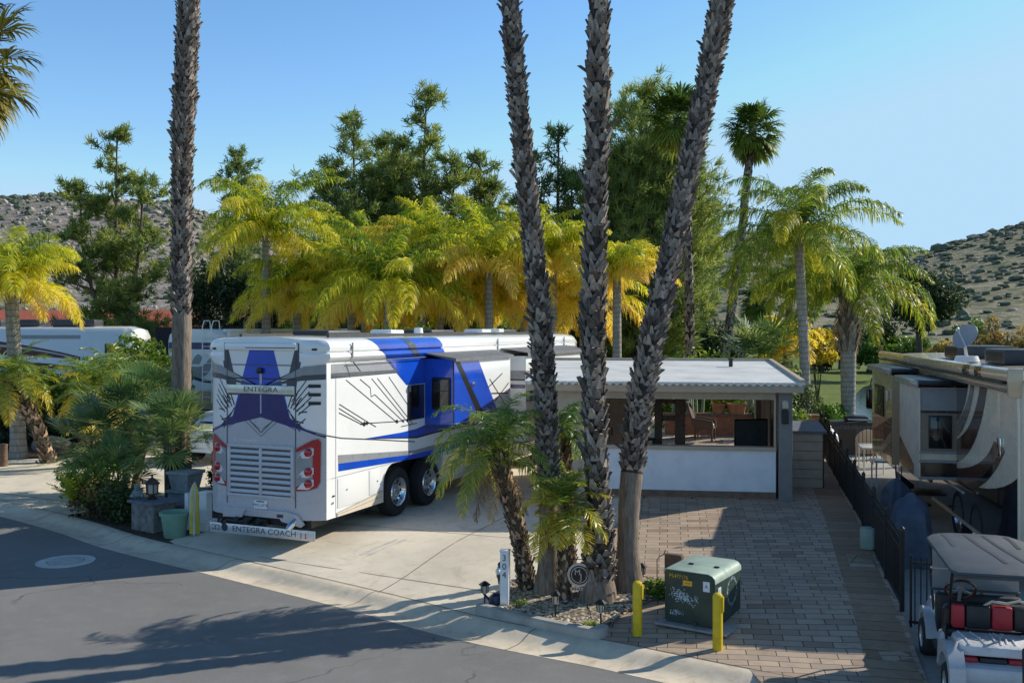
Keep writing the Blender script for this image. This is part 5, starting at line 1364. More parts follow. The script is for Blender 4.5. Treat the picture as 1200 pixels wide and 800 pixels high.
# number post
np_ = thing('number_post', 'white square post with the number 304 at the left end of the gravel bed', 'sign post', GL(592,712, 0), -R(12))
pb('post', lambda q: (q.bbox(-.062,.062,-.062,.062,0,.80,.008,0), q.bbox(-.07,.07,-.07,.07,.80,.83,.01,0)), [M['white']], np_)
def num(q):
    for ch_, z in (('3',.72),('0',.60),('4',.48)): q.text(ch_, .125, Matrix.Translation((0,-.0655,z)) @ Matrix.Rotation(PI/2,4,'X'), 0)
pb('numerals', num, [M['letter']], np_)
def path_light(px, py, label, h=.36):
    x, y = G(px, py)
    t = thing('path_light', label, 'path light', (x,y,lot_z(x,y)+.03), 0, 'solar path lights in the gravel bed')
    pb('stake', lambda q: q.cyl((0,0,0),(0,0,h-.16),.012,n=8), [M['black']], t)
    pb('lantern', lambda q: (q.lathe([(0,h-.16),(.045,h-.155),(.04,h-.145),(.05,h-.04),(.0,h-.04)], 6, 0), [q.cyl((.047*math.cos(a),.047*math.sin(a),h-.15),(.054*math.cos(a),.054*math.sin(a),h-.03),.006,n=5,mi=1) for a in [2*PI*i/6 for i in range(6)]]), [M['lampglass'],M['black']], t)
    pb('cap', lambda q: q.lathe([(0,h+.02),(.03,h+.01),(.085,h-.03),(.08,h-.042),(0,h-.04)], 6, 0), [M['black']], t)
path_light(568,714,'path light at the far left end of the gravel bed, beside the 304 post')
path_light(651,727,'path light behind the front kerb, below the young palms')
path_light(704,738,'path light nearest the street at the rounded kerb end')
path_light(752,692,'path light at the back right, between the smooth palm trunk and the transformer')
x_, y_ = G(770,698)
single('garden_hook', 'thin bent metal hook standing behind the transformer', 'hook', lambda q: q.tube([(0,0,0),(0,0,.52),(.04,0,.57),(.10,0,.60),(.12,0,.66)], .007, 6), [M['blackmetal']], (x_,y_,lot_z(x_,y_)))
# monogram sign on a stake
sg = thing('monogram_sign', 'round silver monogram sign hanging from a stake in front of the boulder', 'garden sign', GL(668,712, .05), -R(8))
pb('stake', lambda q: (q.cyl((0,0,0),(0,0,.66),.007,n=6), q.cyl((0,0,.64),(.26,0,.64),.006,n=6), q.cyl((.09,0,.64),(.09,0,.58),.004,n=5), q.cyl((.17,0,.64),(.17,0,.58),.004,n=5)), [M['blackmetal']], sg)
def disc(q):
    q.lathe([(0,-.004),(.17,-.004),(.17,.004),(0,.004)], 32, 0, (.13,0,.42), axis='y')
    for r0, r1 in ((.135,.168),(.105,.115)): q.lathe([(r0,-.009),(r1,-.009),(r1,-.004),(r0,-.004)], 32, 1, (.13,0,.42), axis='y')
    q.text('M', .115, Matrix.Translation((.105,-.011,.455)) @ Matrix.Rotation(PI/2,4,'X'), 1); q.text('J', .125, Matrix.Translation((.155,-.011,.395)) @ Matrix.Rotation(PI/2,4,'X'), 1)
    q.bbox(0,.26,-.008,.004,.20,.245,.004,1)
    for k in range(6): q.box(.03+k*.037,.052+k*.037,-.0095,-.008,.212,.234,0)
pb('disc', disc, [M['black'],M['signsilver']], sg)
single('boulder', 'rounded reddish boulder at the foot of the middle palm', 'boulder', lambda q: q.blob((0,0,.14), (.20,.16,.22), 0, 3, .16, 3), [mat('reddish_rock', (.20,.14,.115), .9, var=.3, scale=6, bump=.6, bscale=20, bd=.03)], GL(694,707, .04), 0, sm=60)
bd = thing('magpie_figurine', 'black and white bird figurine on a thin stake beside the 304 post', 'figurine', GL(586,702, 0.02), R(20))
pb('stake', lambda q: q.cyl((0,0,0),(0,0,.26),.006,n=6), [M['white']], bd)
pb('body', lambda q: (q.blob((0,0,.36), (.06,.08,.11), 0, 2, .06, 1), q.blob((0,-.03,.49), (.045,.05,.05), 0, 2, .05, 2), q.blob((-.045,-.04,.40), (.04,.05,.05), 1, 2, .05, 3), q.tube([(0,-.07,.49),(0,-.13,.48)], [.014,.002], 6, 0), q.tube([(0,.04,.30),(.02,.10,.18)], [.03,.012], 6, 0)), [M['black'],M['white']], bd, 50)
pb('band', lambda q: q.lathe([(.048,.455),(.052,.445),(.05,.432)], 12, 0, (0,-.02,0)), [M['white']], bd)
single('blue_watering_can', 'small dark blue object on the gravel between the path light and the 304 post', 'garden ornament', lambda q: (q.lathe([(0,0),(.09,0),(.10,.05),(.08,.14),(.04,.17),(0,.17)], 14, 0), q.tube([(.08,0,.05),(.16,0,.12),(.19,0,.16)], .018, 6, 0), q.tube([(-.05,0,.16),(-.1,0,.2),(-.13,0,.1),(-.09,0,.04)], .012, 6, 0)), [M['blueplastic']], GL(581,711, .03), R(160), sm=40)
# manhole in the road
x_, y_ = G(77,657.5,-.07)
single('manhole_cover', 'round pale manhole cover in the shaded asphalt on the left', 'manhole', lambda q: (q.lathe([(.31,.0),(.48,.0),(.48,.008),(.31,.008)], 40, 0), q.lathe([(0,.0),(.29,.0),(.29,.009),(0,.009)], 40, 1), [q.box(x-.02,x+.02,y-.02,y+.02,.009,.013,1) for x in np.arange(-.2,.21,.08) for y in np.arange(-.2,.21,.08)]), [M['manhole'],mat('worn_iron', (.50,.485,.46), .6, var=.2, scale=9)], (x_,y_,-.071))

# ------------------------------------------------------------------ stone pillar corner by the motorhome
sp = thing('stone_pillar', 'low grey stone pillar with slate cap and electrical box at the kerb', 'pillar', GL(180,620, 0), R(-35))
pb('shaft', lambda q: q.bbox(-.36,.36,-.26,.26,0,.54,.02), [M['stone']], sp)
pb('cap', lambda q: (q.bbox(-.42,.42,-.32,.32,.54,.59,.012,0), [q.cyl((x,-.32,.565),(x,-.29,.565),.03,n=10,mi=0) for x in np.arange(-.38,.4,.085)]), [M['capstone']], sp)
pb('electrical_box', lambda q: (q.bbox(-.40,-.36,-.12,.06,.30,.48,.01,0), q.bbox(-.42,-.40,-.10,.0,.33,.45,.01,1), q.tube([(-.385,-.03,.3),(-.39,-.05,.18),(-.38,.0,.05)], .015, 6, 0)), [M['black'],M['plate']], sp)
single('stone_ledge', 'long low grey stone ledge running back from the pillar to the urn pedestal', 'ledge', lambda q: (q.bbox(-.25,.25,-.5,.6,0,.40,.02,0), q.bbox(-.29,.29,-.54,.64,.40,.45,.012,1)), [M['stone'],M['capstone']], (-6.75,19.9,0), R(-60))
ln = thing('garden_lantern', 'small dark lantern standing on the stone pillar cap', 'lantern', (G(176,620)[0]+.02,G(176,620)[1]+.05,.592), 0)
pb('body', lambda q: (q.lathe([(0,0),(.10,0),(.11,.02),(.05,.06),(.05,.08),(.14,.10),(.14,.12),(0,.12)], 6, 0), q.lathe([(.0,.12),(.10,.12),(.11,.30),(0,.30)], 6, 1), [q.cyl((.11*math.cos(a),.11*math.sin(a),.12),(.12*math.cos(a),.12*math.sin(a),.31),.012,n=5,mi=0) for a in [2*PI*i/6 for i in range(6)]]), [M['darkbrown'],M['lampglass']], ln)
pb('cap', lambda q: q.lathe([(.16,.30),(.15,.33),(.05,.41),(.02,.43),(.02,.47),(0,.48)], 6, 0), [M['darkbrown']], ln)
single('frog_statue', 'small grey stone statue at the left end of the pillar cap', 'statue', lambda q: (q.blob((0,0,.09), (.11,.10,.10), 0, 2, .1, 3), q.blob((0,-.03,.21), (.065,.07,.065), 0, 2, .1, 5), q.blob((-.09,-.05,.05), (.05,.07,.05), 0, 2, .1, 6), q.blob((.09,-.05,.05), (.05,.07,.05), 0, 2, .1, 7), q.blob((-.035,-.06,.26), (.022,.022,.022), 0, 1, 0), q.blob((.035,-.06,.26), (.022,.022,.022), 0, 1, 0)), [M['urn']], (G(160,618)[0],G(160,618)[1]+.05,.592), R(20), sm=60)
single('urn_pedestal', 'square cast stone pedestal with flared top beside the motorhome corner', 'pedestal', lambda q: (q.bbox(-.26,.26,-.26,.26,0,.5,.02,0), q.bbox(-.31,.31,-.31,.31,.5,.56,.015,0), q.add([(-.2,-.2,.56),(.2,-.2,.56),(.2,.2,.56),(-.2,.2,.56),(-.26,-.26,.9),(.26,-.26,.9),(.26,.26,.9),(-.26,.26,.9)], [(0,1,5,4),(1,2,6,5),(2,3,7,6),(3,0,4,7),(4,5,6,7)], 0), q.bbox(-.29,.29,-.29,.29,.88,.95,.012,0)), [M['urn']], (-6.95,20.9,0), R(-20), sm=40)
single('plant_tub', 'pale green round plastic tub at the kerb beside the stone pillar', 'pot', lambda q: q.lathe([(0,0),(.185,0),(.20,.02),(.255,.42),(.285,.425),(.29,.48),(.275,.49),(.262,.48),(.25,.43),(.235,.36),(0,.35)], 32, 0), [M['pot']], GL(205,629, 0), 0, sm=40)
pw = thing('pedestal_post', 'white square pedestal post with wide foot between the tub and the motorhome', 'post', GL(241,621, 0), R(-22))
pb('foot', lambda q: q.bbox(-.17,.17,-.17,.17,0,.22,.02), [M['white']], pw)
pb('shaft', lambda q: (q.bbox(-.09,.09,-.09,.09,.22,.72,.012), q.bbox(-.115,.115,-.115,.115,.72,.77,.012)), [M['white']], pw)
single('white_stake', 'thin white stake directly left of the yellow folded canopy', 'stake', lambda q: q.bbox(-.045,.045,-.045,.045,0,.72,.01), [M['white']], GL(220,620, 0), R(-20))
def folded(q):
    nr, nc = 14, 16; vs = []
    for i in range(nr+1):
        t = i/nr; r = .085*(1-.12*t) if t < .8 else .085*.9*(1-(t-.8)/.2)**.8+.004
        for k in range(nc):
            a = 2*PI*k/nc; rr = r*(1+.22*math.cos(a*5+t*2)); vs.append((rr*math.cos(a), rr*math.sin(a), .04+.98*t))
    fs = [(i*nc+k,i*nc+(k+1) % nc,(i+1)*nc+(k+1) % nc,(i+1)*nc+k) for i in range(nr) for k in range(nc)]
    ms = [0 if (k//2) % 2 else 1 for i in range(nr) for k in range(nc)]
    for f, mi in zip(fs, ms): pass
    n0 = len(q.v); q.v += vs
    for f, mi in zip(fs, ms): q.f.append(tuple(j+n0 for j in f)); q.m.append(mi)
    q.cyl((0,0,0),(0,0,.08),.03,n=8,mi=1)
single('folded_canopy', 'slim folded yellow and white canvas canopy standing beside the green tub', 'canopy', folded, [M['umby'],M['cream']], GL(228,627, 0), 0, sm=50)

# ------------------------------------------------------------------ far left
hb = thing('red_roof_house', 'distant building with low red tiled roof behind the maroon striped motorhome', 'house', (-33,71,0), R(2))
pb('wall', lambda q: q.box(-9,9,-.1,8,0,4.0), [M['stucco']], hb)
pb('roof', lambda q: (q.add([(-9.8,-1,3.9),(9.8,-1,3.9),(9.8,4,5.3),(-9.8,4,5.3),(9.8,9,3.9),(-9.8,9,3.9)], [(0,1,2,3),(3,2,4,5)]), q.box(-9.8,9.8,-1.05,-.95,3.75,3.92)), [M['redroof']], hb)
pb('window', lambda q: [q.box(x,x+1.6,-.14,-.1,1.4,3.0) for x in (-7,-3.5,0,3.5,6.5)], [M['glass']], hb)
single('shade_fence', 'dark shade-cloth fence between the maroon motorhome and the grey trunk palm', 'fence', lambda q: (q.box(0,7,0,.05,0,4.0,0), [q.cyl((x,.1,0),(x,.1,4.05),.05,n=8,mi=1) for x in (0,2.3,4.6,7)]), [M['fabricdark'],M['dkgrey']], (-20,55,0), R(0))
single('wooden_bollard', 'short brown wooden post at the left edge of the neighbouring driveway', 'post', lambda q: (q.cyl((0,0,0),(0,0,.62),.12,.11,14,0), q.lathe([(0,.66),(.12,.63),(.13,.60)], 14, 0)), [M['wood']], GL(4,546, 0), 0, sm=40)
single('boulder', 'flat tan boulder in the bed below the small date palms on the left', 'boulder', lambda q: q.blob((0,0,.12), (.62,.45,.34), 0, 3, .10, 9), [M['boulder']], GL(62,527, 0), 0, sm=60)
# ------------------------------------------------------------------ plant generators
M['q_yellow'] = leafmat('queen_palm_leaf_yellow', [(0,(.08,.165,.025)),(.3,(.29,.37,.042)),(.6,(.60,.58,.055)),(.85,(.80,.69,.07)),(1,(.72,.54,.15))], .52, .4)
M['q_green'] = leafmat('queen_palm_leaf_green', [(0,(.06,.12,.022)),(.4,(.15,.24,.035)),(.75,(.34,.40,.05)),(1,(.60,.50,.06))], .42, .42)
M['d_green'] = leafmat('date_palm_leaf', [(0,(.035,.085,.02)),(.45,(.11,.20,.04)),(.8,(.30,.36,.06)),(1,(.72,.55,.06))], .32, .36, spec=.5)
M['fan_grey'] = leafmat('fan_palm_leaf', [(0,(.035,.085,.028)),(.5,(.13,.22,.075)),(.85,(.36,.42,.13)),(1,(.72,.64,.18))], .25, .32, spec=.6)
M['fan_green'] = leafmat('washingtonia_leaf', [(0,(.05,.10,.02)),(.5,(.13,.20,.035)),(.85,(.28,.31,.06)),(1,(.50,.38,.14))], .35, .45)
M['fan_gold'] = leafmat('washingtonia_leaf_gold', [(0,(0.081,0.101,0.024)),(.5,(0.216,0.203,0.047)),(.85,(0.432,0.351,0.108)),(1,(0.486,0.365,0.162))], .35, .5)
M['pine'] = leafmat('pine_needles', [(0,(.05,.10,.04)),(.45,(.14,.205,.06)),(.8,(.29,.34,.075)),(1,(.42,.42,.11))], .38, .6)
M['pine_l'] = leafmat('light_pine_needles', [(0,(.06,.11,.045)),(.45,(.17,.245,.08)),(.8,(.32,.375,.10)),(1,(.44,.44,.12))], .38, .6)
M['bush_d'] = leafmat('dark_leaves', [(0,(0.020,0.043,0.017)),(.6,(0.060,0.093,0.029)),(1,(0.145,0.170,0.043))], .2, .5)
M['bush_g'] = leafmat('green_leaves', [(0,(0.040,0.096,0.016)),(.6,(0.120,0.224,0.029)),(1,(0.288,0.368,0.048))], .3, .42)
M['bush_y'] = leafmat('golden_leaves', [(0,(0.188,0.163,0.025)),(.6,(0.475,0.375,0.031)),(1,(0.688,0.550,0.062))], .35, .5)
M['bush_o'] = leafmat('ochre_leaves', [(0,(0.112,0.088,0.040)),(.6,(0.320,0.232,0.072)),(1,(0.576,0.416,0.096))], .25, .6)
def m_bark(name, c1, c2, c3, rings=0, vs=9):
    m, t = newmat(name); c = t.coord()
    st = t.noise(1.0, 6, .65, t.mapping(c, (vs*2.2, vs*2.2, vs*.35)), .4)
    a = t.ramp(st, [(.3, c1), (.5, c2), (.72, c3)])
    h = st
    if rings:
        wv = t.n('ShaderNodeTexWave', wave_type='BANDS', bands_direction='Z', i_Scale=rings, i_Distortion=1.5, i_Detail=3)
        t.l(c, wv.inputs[0]); a = t.mix(t.ramp(wv.outputs['Fac'], [(.0,.45),(.3,0)]), a, tuple(x*.55 for x in c1)); h = t.math('ADD', st, t.math('MULTIPLY', wv.outputs['Fac'], .35))
    t.done(t.bsdf(a, .9, 0, .2, 0, h, .8, .03)); return m
M['boot'] = m_bark('palm_leaf_base', (.12,.098,.082), (.29,.245,.21), (.50,.435,.375))
M['boot2'] = m_bark('palm_leaf_base_dark', (.055,.043,.036), (.145,.118,.098), (.27,.225,.19))
M['boot3'] = m_bark('palm_leaf_base_pale', (.20,.155,.12), (.45,.37,.30), (.68,.58,.48))
M['bootcut'] = m_bark('palm_leaf_cut', (0.270,0.162,0.095), (0.567,0.378,0.243), (0.800,0.621,0.459), vs=14)
M['palmcore'] = m_bark('palm_core', (.025,.02,.017), (.06,.048,.04), (.10,.08,.066))
M['palmsmooth'] = m_bark('palm_smooth_bark', (.13,.095,.07), (.25,.195,.15), (.36,.30,.245))
M['palmgrey'] = m_bark('queen_palm_bark', (.20,.18,.155), (.36,.33,.29), (.48,.44,.39), 1.6)
M['datebark'] = m_bark('date_palm_bark', (.05,.037,.026), (.15,.11,.075), (.30,.225,.16))
M['bark'] = m_bark('pine_bark', (.06,.045,.034), (.14,.105,.08), (.22,.17,.135))
M['dead'] = leafmat('dry_fronds', [(0,(0.144,0.090,0.042)),(.6,(0.312,0.204,0.102)),(1,(0.432,0.312,0.168))], .2, .8)

def nrm(a): return a/np.maximum(1e-9, np.linalg.norm(a, axis=-1, keepdims=True))
def frond(acc, o, az, el0, L, bend, nl, ll, lw, droop, t0, rn, plume=.35, start=.1, rw=.022, asym=0.0, tvar=.18):
    K = 16
    s = np.linspace(0, 1, K); el = el0-bend*s**1.25
    saz = az+asym*s
    st = L/(K-1)
    d = np.stack([np.cos(el)*np.cos(saz), np.cos(el)*np.sin(saz), np.sin(el)], 1)
    p = np.array(o)+np.concatenate([[[0,0,0]], np.cumsum((d[:-1]+d[1:])/2*st, 0)])
    S = np.stack([-np.sin(saz), np.cos(saz), 0*saz], 1); N = np.cross(d, S)*-1
    N = np.where(N[:, 2:3] < -.99, -N, N); N = np.cross(S, d)*-1; N = np.cross(d, S)
    # rachis: two crossing strips
    w = (rw*(1-.75*s))[:, None]
    for X in (S, N):
        V = np.concatenate([p-X*w, p+X*w]); i = np.arange(K-1)
        acc.add(V, np.stack([i, i+1, i+1+K, i+K], 1), np.full(2*K, min(1, t0+.22)))
    n = nl*2
    u = np.concatenate([np.linspace(start, 1, nl)]*2)+rn.normal(0, .006, n); u = np.clip(u, start*.9, 1)
    side = np.concatenate([np.ones(nl), -np.ones(nl)])[:, None]
    f = u*(K-1); i0 = np.clip(f.astype(int), 0, K-2); fr_ = (f-i0)[:, None]
    lerp = lambda A_: A_[i0]*(1-fr_)+A_[i0+1]*fr_
    P0, T, SS, NN = lerp(p), nrm(lerp(d)), nrm(lerp(S)), nrm(lerp(N))
    fw = (.45+.55*u+rn.normal(0,.10,n))[:, None]
    up = (rn.normal(.05, plume, n))[:, None]
    D = nrm(SS*side+T*fw+NN*up)
    ln_ = (ll*np.clip(np.sin(PI*(.16+.80*u))**.7, .25, 1)*rn.uniform(.8,1.15,n))[:, None]
    D2 = nrm(D+np.array([0,0,-1.])*droop*rn.uniform(.6,1.4,n)[:, None])
    D3 = nrm(D2+np.array([0,0,-1.])*droop*1.1)
    P1 = P0+D*ln_*.36; P2 = P1+D2*ln_*.34; P3 = P2+D3*ln_*.30
    Wd = nrm(np.cross(D, nrm(NN+rn.normal(0,.5,(n,3)))))*(lw/2)
    V = np.concatenate([P0-Wd*.6, P0+Wd*.6, P1-Wd, P1+Wd, P2-Wd*.8, P2+Wd*.8, P3-Wd*.12, P3+Wd*.12])
    i = np.arange(n); Q = np.concatenate([np.stack([i+2*k*n, i+(2*k+1)*n, i+(2*k+3)*n, i+(2*k+2)*n], 1) for k in range(3)])
    tt = np.clip(t0+rn.normal(0, tvar*.5, n)+.18*(u-.5), 0, 1)
    T_ = np.concatenate([tt, tt, tt, tt, np.clip(tt+.06,0,1), np.clip(tt+.06,0,1), np.clip(tt+.14,0,1), np.clip(tt+.14,0,1)])
    acc.add(V, Q, T_)

def fan(acc, o, az, el, Lp, Rf, ns, t0, rn, span=R(290), wide=1.0, fold=.25, tipdroop=.35, pw=.014):
    dirp = np.array([math.cos(el)*math.cos(az), math.cos(el)*math.sin(az), math.sin(el)])
    S = np.array([-math.sin(az), math.cos(az), 0]); N = np.cross(dirp, S)
    mid = np.array(o)+dirp*Lp*.55; h = mid+nrm(dirp+np.array([0,0,-.25]))*Lp*.45
    for X in (S, N):
        V = np.stack([np.array(o)-X*pw, np.array(o)+X*pw, mid-X*pw*.8, mid+X*pw*.8, h-X*pw*.6, h+X*pw*.6])
        acc.add(V, [[0,1,3,2],[2,3,5,4]], np.full(6, min(1,t0+.15)))
    # blade plane leans away from the petiole
    tl = rn.uniform(-.2,.6); B = nrm(dirp*math.cos(tl)-N*math.sin(tl)); N2 = np.cross(B, S)
    a = np.linspace(-span/2, span/2, ns)+rn.normal(0,.02,ns)
    ca, sa = np.cos(a)[:,None], np.sin(a)[:,None]
    D = nrm(B*ca+S*sa+N2*(fold*np.abs(sa)+rn.normal(0,.05,ns)[:,None]))
    ln_ = (Rf*(.72+.28*np.cos(a/1.6))*rn.uniform(.88,1.08,ns))[:,None]
    Wd = nrm(np.cross(D, N2))*(Rf*math.sin(span/ns/2)*.62*wide)
    D2 = nrm(D+np.array([0,0,-1.])*tipdroop*rn.uniform(.4,1.4,ns)[:,None])
    D3 = nrm(D2+np.array([0,0,-1.])*tipdroop)
    P0 = np.repeat(h[None],ns,0)+D*.02; P1 = P0+D*ln_*.55; P2 = P1+D2*ln_*.27; P3 = P2+D3*ln_*.18
    ridge = N2*Rf*.02
    V = np.concatenate([P0-Wd*.1, P0+Wd*.1, P1-Wd, P1+Wd, P2-Wd*.65, P2+Wd*.65, P3-Wd*.05, P3+Wd*.05])
    i = np.arange(ns); Q = np.concatenate([np.stack([i+2*k*ns, i+(2*k+1)*ns, i+(2*k+3)*ns, i+(2*k+2)*ns], 1) for k in range(3)])
    tt = np.clip(t0+rn.normal(0,.07,ns),0,1)
    acc.add(V, Q, np.concatenate([tt]*4+[np.clip(tt+.05,0,1)]*2+[np.clip(tt+.25,0,1)]*2))

def path_fn(pts):
    pts = [Vector(p) for p in pts]; sm = smooth_line3(pts, 8)
    L = [0.0]
    for i in range(1, len(sm)): L.append(L[-1]+(sm[i]-sm[i-1]).length)
    def at(s):
        s = max(0, min(L[-1], s)); i = int(np.searchsorted(L, s)); i = max(1, min(len(sm)-1, i))
        t = (s-L[i-1])/max(1e-9, L[i]-L[i-1]); return sm[i-1].lerp(sm[i], t), (sm[i]-sm[i-1]).normalized()
    return at, L[-1]
def smooth_line3(pts, n=6):
    o = []
    for i in range(len(pts)-1):
        p0, p1, p2, p3 = pts[max(i-1,0)], pts[i], pts[i+1], pts[min(i+2,len(pts)-1)]
        for k in range(n):
            t = k/n; o.append(.5*((2*p1)+(p2-p0)*t+(2*p0-5*p1+4*p2-p3)*t*t+(3*p1-p0-3*p2+p3)*t*t*t))
    o.append(pts[-1]); return o

def boot_trunk(at, L, rad, s0, s1, seed, dv=.10, size=.17, wd=.15, out=.055, core=2, lower=3, mats=('boot','bootcut','palmcore','palmsmooth'), jag=1.0, cutp=.35):
    """trunk with spiralling cut leaf bases between arc lengths s0..s1"""
    rn = random.Random(seed); b = MB()
    ns = max(8, int(L/.12)); pts = []; rr = []
    for i in range(ns+1):
        s = L*i/ns; p, _ = at(s); pts.append(p); k = rad(s)*(.86 if s0 <= s <= s1 else 1.0)
        rr.append(k*(1+rn.uniform(-.03,.03)))
    nb_ = 18
    b.tube(pts, rr, nb_, core)
    if lower != core:
        seg = L/ns; nf = (len(pts)-1)*nb_
        off = len(b.f)-nf-2
        for i in range(ns):
            if (i+.5)*seg < s0:
                for k in range(nb_): b.m[off+i*nb_+k] = lower
    s = s0; row = 0
    while s < s1:
        r = rad(s); n_ = max(5, int(2*PI*r/wd)); 
        for k in range(n_):
            a = 2*PI*(k+.5*(row % 2)+rn.uniform(-.16,.16))/n_+row*.05
            ss = s+rn.uniform(-.3,.3)*dv; p, t = at(ss)
            x = t.cross(Vector((0,1,0))).normalized(); y = t.cross(x)
            n = x*math.cos(a)+y*math.sin(a); c = t.cross(n)
            lf = .5+.5*math.sin(s*1.35+seed*2.1+a*.6)*math.sin(s*.53+seed)
            if rn.random() < .04+.22*lf*lf: continue
            h = size*rn.uniform(.6,1.3)*(1.2-.4*lf); w = wd*rn.uniform(.42,.62); o = out*rn.uniform(.35,1.6)*jag*(1.25-.6*lf); sk = rn.uniform(-.35,.35)*w
            if rn.random() < .06: h *= 1.5; o *= 1.9
            B = p+n*r*.86; mi_ = rn.choice([0,0,4,4,5]); cm_ = 1 if rn.random() < cutp else mi_
            v = [B-c*w*1.1+t*(-h*.35), B+c*w*1.1+t*(-h*.35), B+n*o*.55+c*(w*.8)+t*h*.25, B+n*o*.55-c*(w*.8)+t*h*.25,
                 B+n*o*1.15+c*(w*.34+sk)+t*h*.85, B+n*o*1.15-c*(w*.34-sk)+t*h*.85, B+n*(o*.75)+c*(w*.26+sk)+t*h*.9, B+n*(o*.75)-c*(w*.26-sk)+t*h*.9,
                 B+c*w*.6+t*h*.15, B-c*w*.6+t*h*.15]
            b.add(v, [(0,1,2,3),(3,2,4,5),(1,8,2),(2,8,6,4),(0,3,9),(3,5,7,9),(6,8,9,7)], mi_); b.add([v[4],v[5],v[7],v[6]], [(0,1,2,3)], cm_)
        s += dv*rn.uniform(.9,1.1); row += 1
    return b.build('trunk', [M[m] for m in mats]+[M['boot2'] if mats[0] == 'boot' else M[mats[0]], M['boot3'] if mats[0] == 'boot' else M[mats[1]]], smooth=35, recalc=False)

def fan_crown(n, Lp, Rf, seed, ns=26, tmin=.2, tmax=.75, elmin=-60, elmax=80, mats='fan_green', dead=0, span=R(250), drop=.35):
    rn = np.random.default_rng(seed); acc = NP()
    for k in range(n):
        f = (k+.5)/n; el = R(elmax+(elmin-elmax)*f**.85)+rn.normal(0,.1); az = k*2.39996+rn.normal(0,.2)
        t0 = np.clip(tmin+(tmax-tmin)*f**1.5+rn.normal(0,.08), 0, 1)
        fan(acc, (0,0,.0-.25*f), az, el, Lp*rn.uniform(.8,1.15), Rf*rn.uniform(.85,1.1), ns, t0, rn, span=span, fold=.3, tipdroop=drop+f*.4, pw=.02)
    return acc

def tall_palm(label, path, rad, s0, s1, seed, crown_n=30, group=None, cat='palm tree', dv=.10, size=.17, wd=.15, out=.055, Lp=.9, Rf=.95, mats=('boot','bootcut','palmcore','palmsmooth'), cm='fan_green', jag=1.0, ns=26, cutp=.35):
    base = path[0]; t = thing('fan_palm_tree', label, cat, base, 0, group)
    at, L = path_fn([tuple(Vector(p)-Vector(base)) for p in path])
    tr = boot_trunk(at, L, rad, s0, min(s1, L), seed, dv, size, wd, out, mats=mats, jag=jag, cutp=cutp); tr.parent = t
    if crown_n:
        c = fan_crown(crown_n, Lp, Rf, seed, ns=ns).build('crown', M[cm], t); p, _ = at(L); c.location = p
    return t

def feather_palm(label, base, height, seed, nf=20, L=3.0, ll=.62, lw=.035, droop=.55, mat_='q_green', t0=.4, tvar=.25, bend=(1.3,2.2), elr=(75,-15), r0=.2, r1=.13, lean=(0,0), nl=60, trunk='palmgrey', boots=0, cat='palm tree', group=None, name='queen_palm_tree', plume=.35, yellow_low=.25, dead=0, dvb=.06, sizeb=.09, wdb=.07, outb=.03, bootmats=None, rw=.022):
    rn = np.random.default_rng(seed)
    t = thing(name, label, cat, (base[0],base[1],lot_z(base[0],base[1])), 0, group)
    top = Vector((lean[0], lean[1], height))
    at, Lt = path_fn([(0,0,-.05),(lean[0]*.3,lean[1]*.3,height*.4),(lean[0]*.75,lean[1]*.75,height*.8),tuple(top)])
    rad = lambda s: r0+(r1-r0)*min(1, s/Lt)+(.25*r0*max(0,1-s/.5))
    if boots:
        tr = boot_trunk(at, Lt, rad, .0 if boots > 1 else Lt*(1-boots), Lt, seed, dvb, sizeb, wdb, outb, lower=3, mats=bootmats or ('datebark','bootcut','palmcore',trunk)); tr.parent = t
    else:
        b = MB(); n_ = max(6, int(Lt/.3)); b.tube([at(Lt*i/n_)[0] for i in range(n_+1)], [rad(Lt*i/n_) for i in range(n_+1)], 14)
        b.build('trunk', [M[trunk]], t, smooth=60)
    acc = NP()
    for k in range(nf):
        f = (k+.5)/nf
        el = R(elr[0]+(elr[1]-elr[0])*f**.9)+rn.normal(0,.09); az = k*2.39996+rn.normal(0,.22)+seed
        b_ = bend[0]+(bend[1]-bend[0])*rn.random(); b_ = min(b_, el+R(88))
        tt = np.clip(t0+yellow_low*(f-.4)+rn.normal(0,.10),0,1)
        frond(acc, (0,0,.1-.25*f), az, el, L*rn.uniform(.85,1.12), b_, nl, ll, lw, droop, tt, rn, plume=plume, rw=rw, asym=rn.normal(0,.25), tvar=tvar)
    c = acc.build('crown', M[mat_], t); c.location = top
    if dead:
        acc = NP()
        for k in range(dead): frond(acc, (0,0,-.2), rn.uniform(0,6.28), R(rn.uniform(-60,-30)), L*.7, R(35), nl//2, ll*.8, lw, .9, rn.uniform(.3,.8), rn, rw=rw)
        d = acc.build('dry_fronds', M['dead'], t); d.location = top
    return t

# --- conifers and broadleaf trees
def needle_clumps(acc, C, Dir, rn, n=24, L=.34, w=.05, t0=.45, spread=.8):
    """C, Dir: (m,3) clump centres and outward directions"""
    m = len(C); k = m*n
    c = np.repeat(C, n, 0); d0 = np.repeat(Dir, n, 0)
    d = nrm(d0+rn.normal(0, spread, (k,3))); l = L*rn.uniform(.55,1.2,(k,1))
    sd2 = nrm(np.cross(d, rn.normal(0,1,(k,3))))*w/2
    p0 = c+rn.normal(0,.09,(k,3)); p1 = p0+d*l
    V = np.concatenate([p0-sd2, p0+sd2, p1+sd2*.5, p1-sd2*.5]); i = np.arange(k)
    tc = np.repeat(np.clip(rn.normal(t0,.16,m),0,1), n); tt = np.clip(tc+rn.normal(0,.12,k)+d[:,2]*.08,0,1)
    acc.add(V, np.stack([i,i+k,i+2*k,i+3*k],1), np.concatenate([tt,tt,np.clip(tt+.1,0,1),np.clip(tt+.1,0,1)]))

